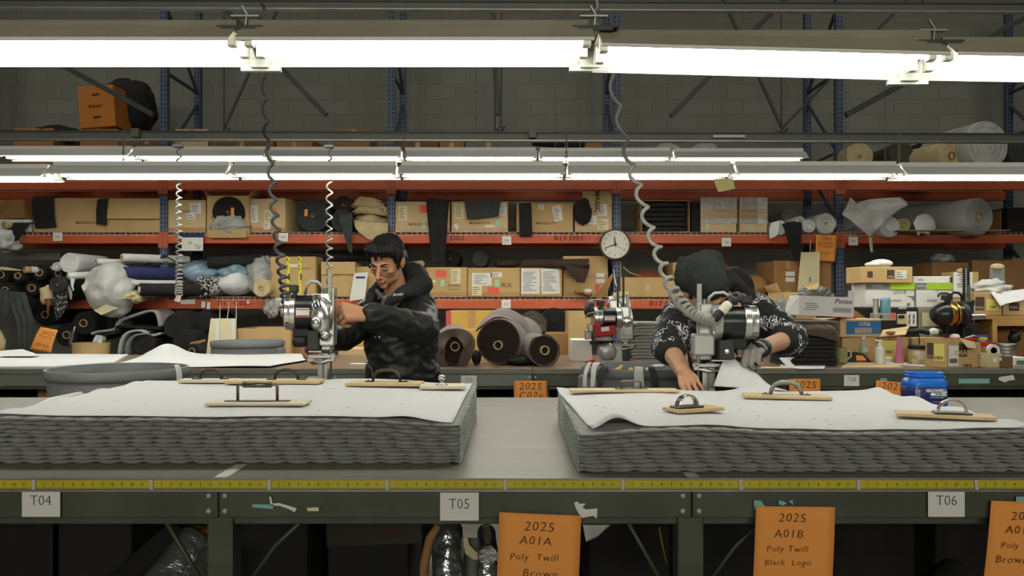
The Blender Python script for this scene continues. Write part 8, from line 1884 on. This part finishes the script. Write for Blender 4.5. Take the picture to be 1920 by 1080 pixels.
# items on the left of the cabinet
pg = thing('gauge_stand', 'grey bench gauge with a pale blue cup standing before the black cabinet', 'gauge', (at(1655, 600, 6.1).x, 6.1, TZ)); Yg = 6.15
mb = MB(); x = (1642-960)*Yg/F; mb.lathe([(.02, at(0, 588, Yg).z-TZ), (.02, at(0, 563, Yg).z-TZ), (.026, at(0, 562, Yg).z-TZ), (.026, at(0, 560, Yg).z-TZ), (0, at(0, 560, Yg).z-TZ)], (x, Yg, TZ), n=18); mb.build('column', m_castgrey, pg, auto=40)
mb = MB(); a = at(1636, 587, Yg); b = at(1676, 601, Yg); mb.rng(a.x, b.x, Yg-.04, Yg+.05, b.z, a.z); mb.build('body', m_castgrey, pg, bev=.006); mb = MB(); mb.cyl(at(1652, 594, Yg-.042), at(1652, 594, Yg-.048), .012, n=16); mb.build('dial', m_black, pg)
mb = MB(); mb.rng(a.x+.02, b.x-.02, Yg-.02, Yg+.03, TZ, b.z); mb.build('stand_foot', m_black, pg)
mb = MB(); mb.prism([at(1668, 589, Yg-.045), at(1678, 586, Yg-.045), at(1678, 596, Yg-.045), at(1668, 597, Yg-.045)], (0, .003, 0)); mb.build('red_white_tag', m_redlab, pg)
mb = MB(); x = (1660-960)*Yg/F; z0 = at(0, 587, Yg).z; mb.lathe([(.036, 0), (.038, .005), (.038, .10), (.034, .115), (.03, .118), (0, .118)], (x, Yg+.0, z0+.001), n=22); tag(mb.build('blue_cup', mat('pale_blue_plastic', '#6f9fb5', .4, var=.05), auto=40), 'pale blue plastic cup on the grey gauge', 'cup')
lb = thing('label_maker', 'pale label maker hanging on the front of the black cabinet', 'label maker', at(1690, 608, 6.35)); mb = MB(); a = at(1682, 589, 6.35); b = at(1699, 608, 6.35); mb.rng(a.x, b.x, 6.335, 6.358, b.z, a.z); mb.build('body', m_creamfab, lb, bev=.004); mb = MB(); a = at(1685, 591, 6.33); b = at(1696, 597, 6.33); mb.rng(a.x, b.x, 6.332, 6.336, b.z, a.z); mb.build('screen', m_black, lb)
nt_ = MB(); a = at(1700, 584, 6.35); b = at(1719, 612, 6.35); nt_.rng(a.x, b.x, 6.352, 6.358, b.z, a.z); no = nt_.build('note_sheet', m_label); tag(no, 'white note sheet stuck on the black cabinet', 'note')
f = MB(); [f.box((lerp(a.x, b.x, u), 6.3515, lerp(a.z, b.z, v)), (.012, .001, .035), rot=(0, 8, 0)) for u in (.28, .7) for v in (.35, .68)]; f.build('writing', m_cardink, no)["kind"] = 'stuff'
tl = thing('cable_tool', 'black corded tool with white grip lying behind the glass jar', 'tool', at(1730, 622, 5.95)); mb = MB(); mb.tube([at(1700, 622, 5.95), at(1725, 620, 5.95), at(1742, 624, 5.95)], [.016, .02, .02], 10); mb.tube([at(1757, 621, 5.95), at(1766, 624, 5.95)], [.022, .018], 10); mb.build('body', m_black, tl, smooth=True); mb = MB(); mb.tube([at(1741, 624, 5.95), at(1750, 621, 5.95), at(1758, 622, 5.95)], [.020, .026, .022], 10); mb.build('grip', m_whitebox, tl, smooth=True); mb = MB(); mb.tube([at(1722, 625, 5.94), at(1724, 640, 5.93), at(1722, 655, 5.93)], .005, 6); mb.build('cable', m_black, tl, smooth=True)
mb = MB(); mb.rng(at(1704, 0, 6.05).x, at(1764, 0, 6.05).x, 6.0, 6.1, TZ, at(0, 628, 6.05).z-.018); tag(mb.build('tool_box', m_kraft, bev=.004), 'kraft box under the corded tool', 'box')
# clock on the third upright
ck = thing('wall_clock', 'round brown rimmed wall clock hung on the third blue upright', 'clock', at(1154, 487, 8.93)); cc = at(1153.5, 458, 8.90); rc_ = 29.5*8.9/F
mb = MB(); mb.lathe([(rc_*1.0, .05), (rc_, .0), (rc_*.985, -.016), (rc_*.94, -.022), (rc_*.90, -.012), (rc_*.89, .0)], cc, (0, 1, 0), 48); mb.build('rim', mat('brown_clock_rim', '#5e4a38', .4, var=.08), ck, auto=45)
mb = MB(); mb.lathe([(rc_*.9, .03), (rc_*.9, .0), (0, -.0005)], cc, (0, 1, 0), 48); mb.build('dial', mat('ivory_dial', '#dcd9cb', .6, var=.02), ck)
f = MB()
for h_ in range(1, 13):
    a = PI/2-h_*PI/6; f = MB(); letters(f, str(h_), cc+Vector((math.cos(a)*rc_*.70, -.003, math.sin(a)*rc_*.70)), .036, offset=.005); f.build('numeral', m_cardink, ck)
f = MB(); [f.box(cc+Vector((math.cos(k*PI/30)*rc_*.83, -.002, math.sin(k*PI/30)*rc_*.83)), (.007, .001, .002), rot=(0, -math.degrees(k*PI/30), 0)) for k in range(60)]; f.build('minute_marks', m_cardink, ck)["kind"] = 'stuff'
for nm, dx, dz, L, w in (('hour_hand', -.10, .99, .50, .008), ('minute_hand', -.94, -.34, .72, .006)):
    d = Vector((dx, 0, dz)).normalized(); f = MB(); f.tube([cc-d*rc_*.14+Vector((0, -.006, 0)), cc+Vector((0, -.006, 0)), cc+d*rc_*L+Vector((0, -.006, 0))], [w*.6, w, w*.5], 6); f.build(nm, m_black, ck)
d = Vector((.75, 0, -.55)).normalized(); f = MB(); f.tube([cc-d*.02+Vector((0, -.009, 0)), cc+d*rc_*.72+Vector((0, -.009, 0))], .0018, 5); f.build('second_hand', m_cardink, ck)
# under the back table
for k, (x0, y0, x1, m_, w) in enumerate(((964, 746, 1030, m_ochre, 'ochre carton behind the orange note'), (1640, 735, 1712, m_kraft3, 'brown carton under the tilted note'), (1540, 727, 1580, m_kraft3, 'brown carton left of the T28 card'), (70, 726, 100, m_kraft3, 'brown carton beside the left table leg'))):
    Yb = 5.75; mb = MB(); mb.rng((x0-960)*Yb/F, (x1-960)*Yb/F, Yb, Yb+.4, 0, at(0, y0-22, Yb).z); tag(mb.build('floor_carton', m_, bev=.006), 'floor standing '+w+' under the back table', 'box', 'cartons under the back table')
for k in range(9):
    x = -4.9+k*1.24; mb = MB(); mb.rng(x-.5, x+.5, 6.25, 6.6, 0, .74-.02*(k % 3)); tag(mb.build('dark_filler_block', m_bfab, bev=.01), 'black filler block added to darken the space under the back table, %s counted from the left' % ['first', 'second', 'third', 'fourth', 'fifth', 'sixth', 'seventh', 'eighth', 'ninth'][k], 'case', 'dark fillers under the back table')  # black blocks added to keep the space below dark
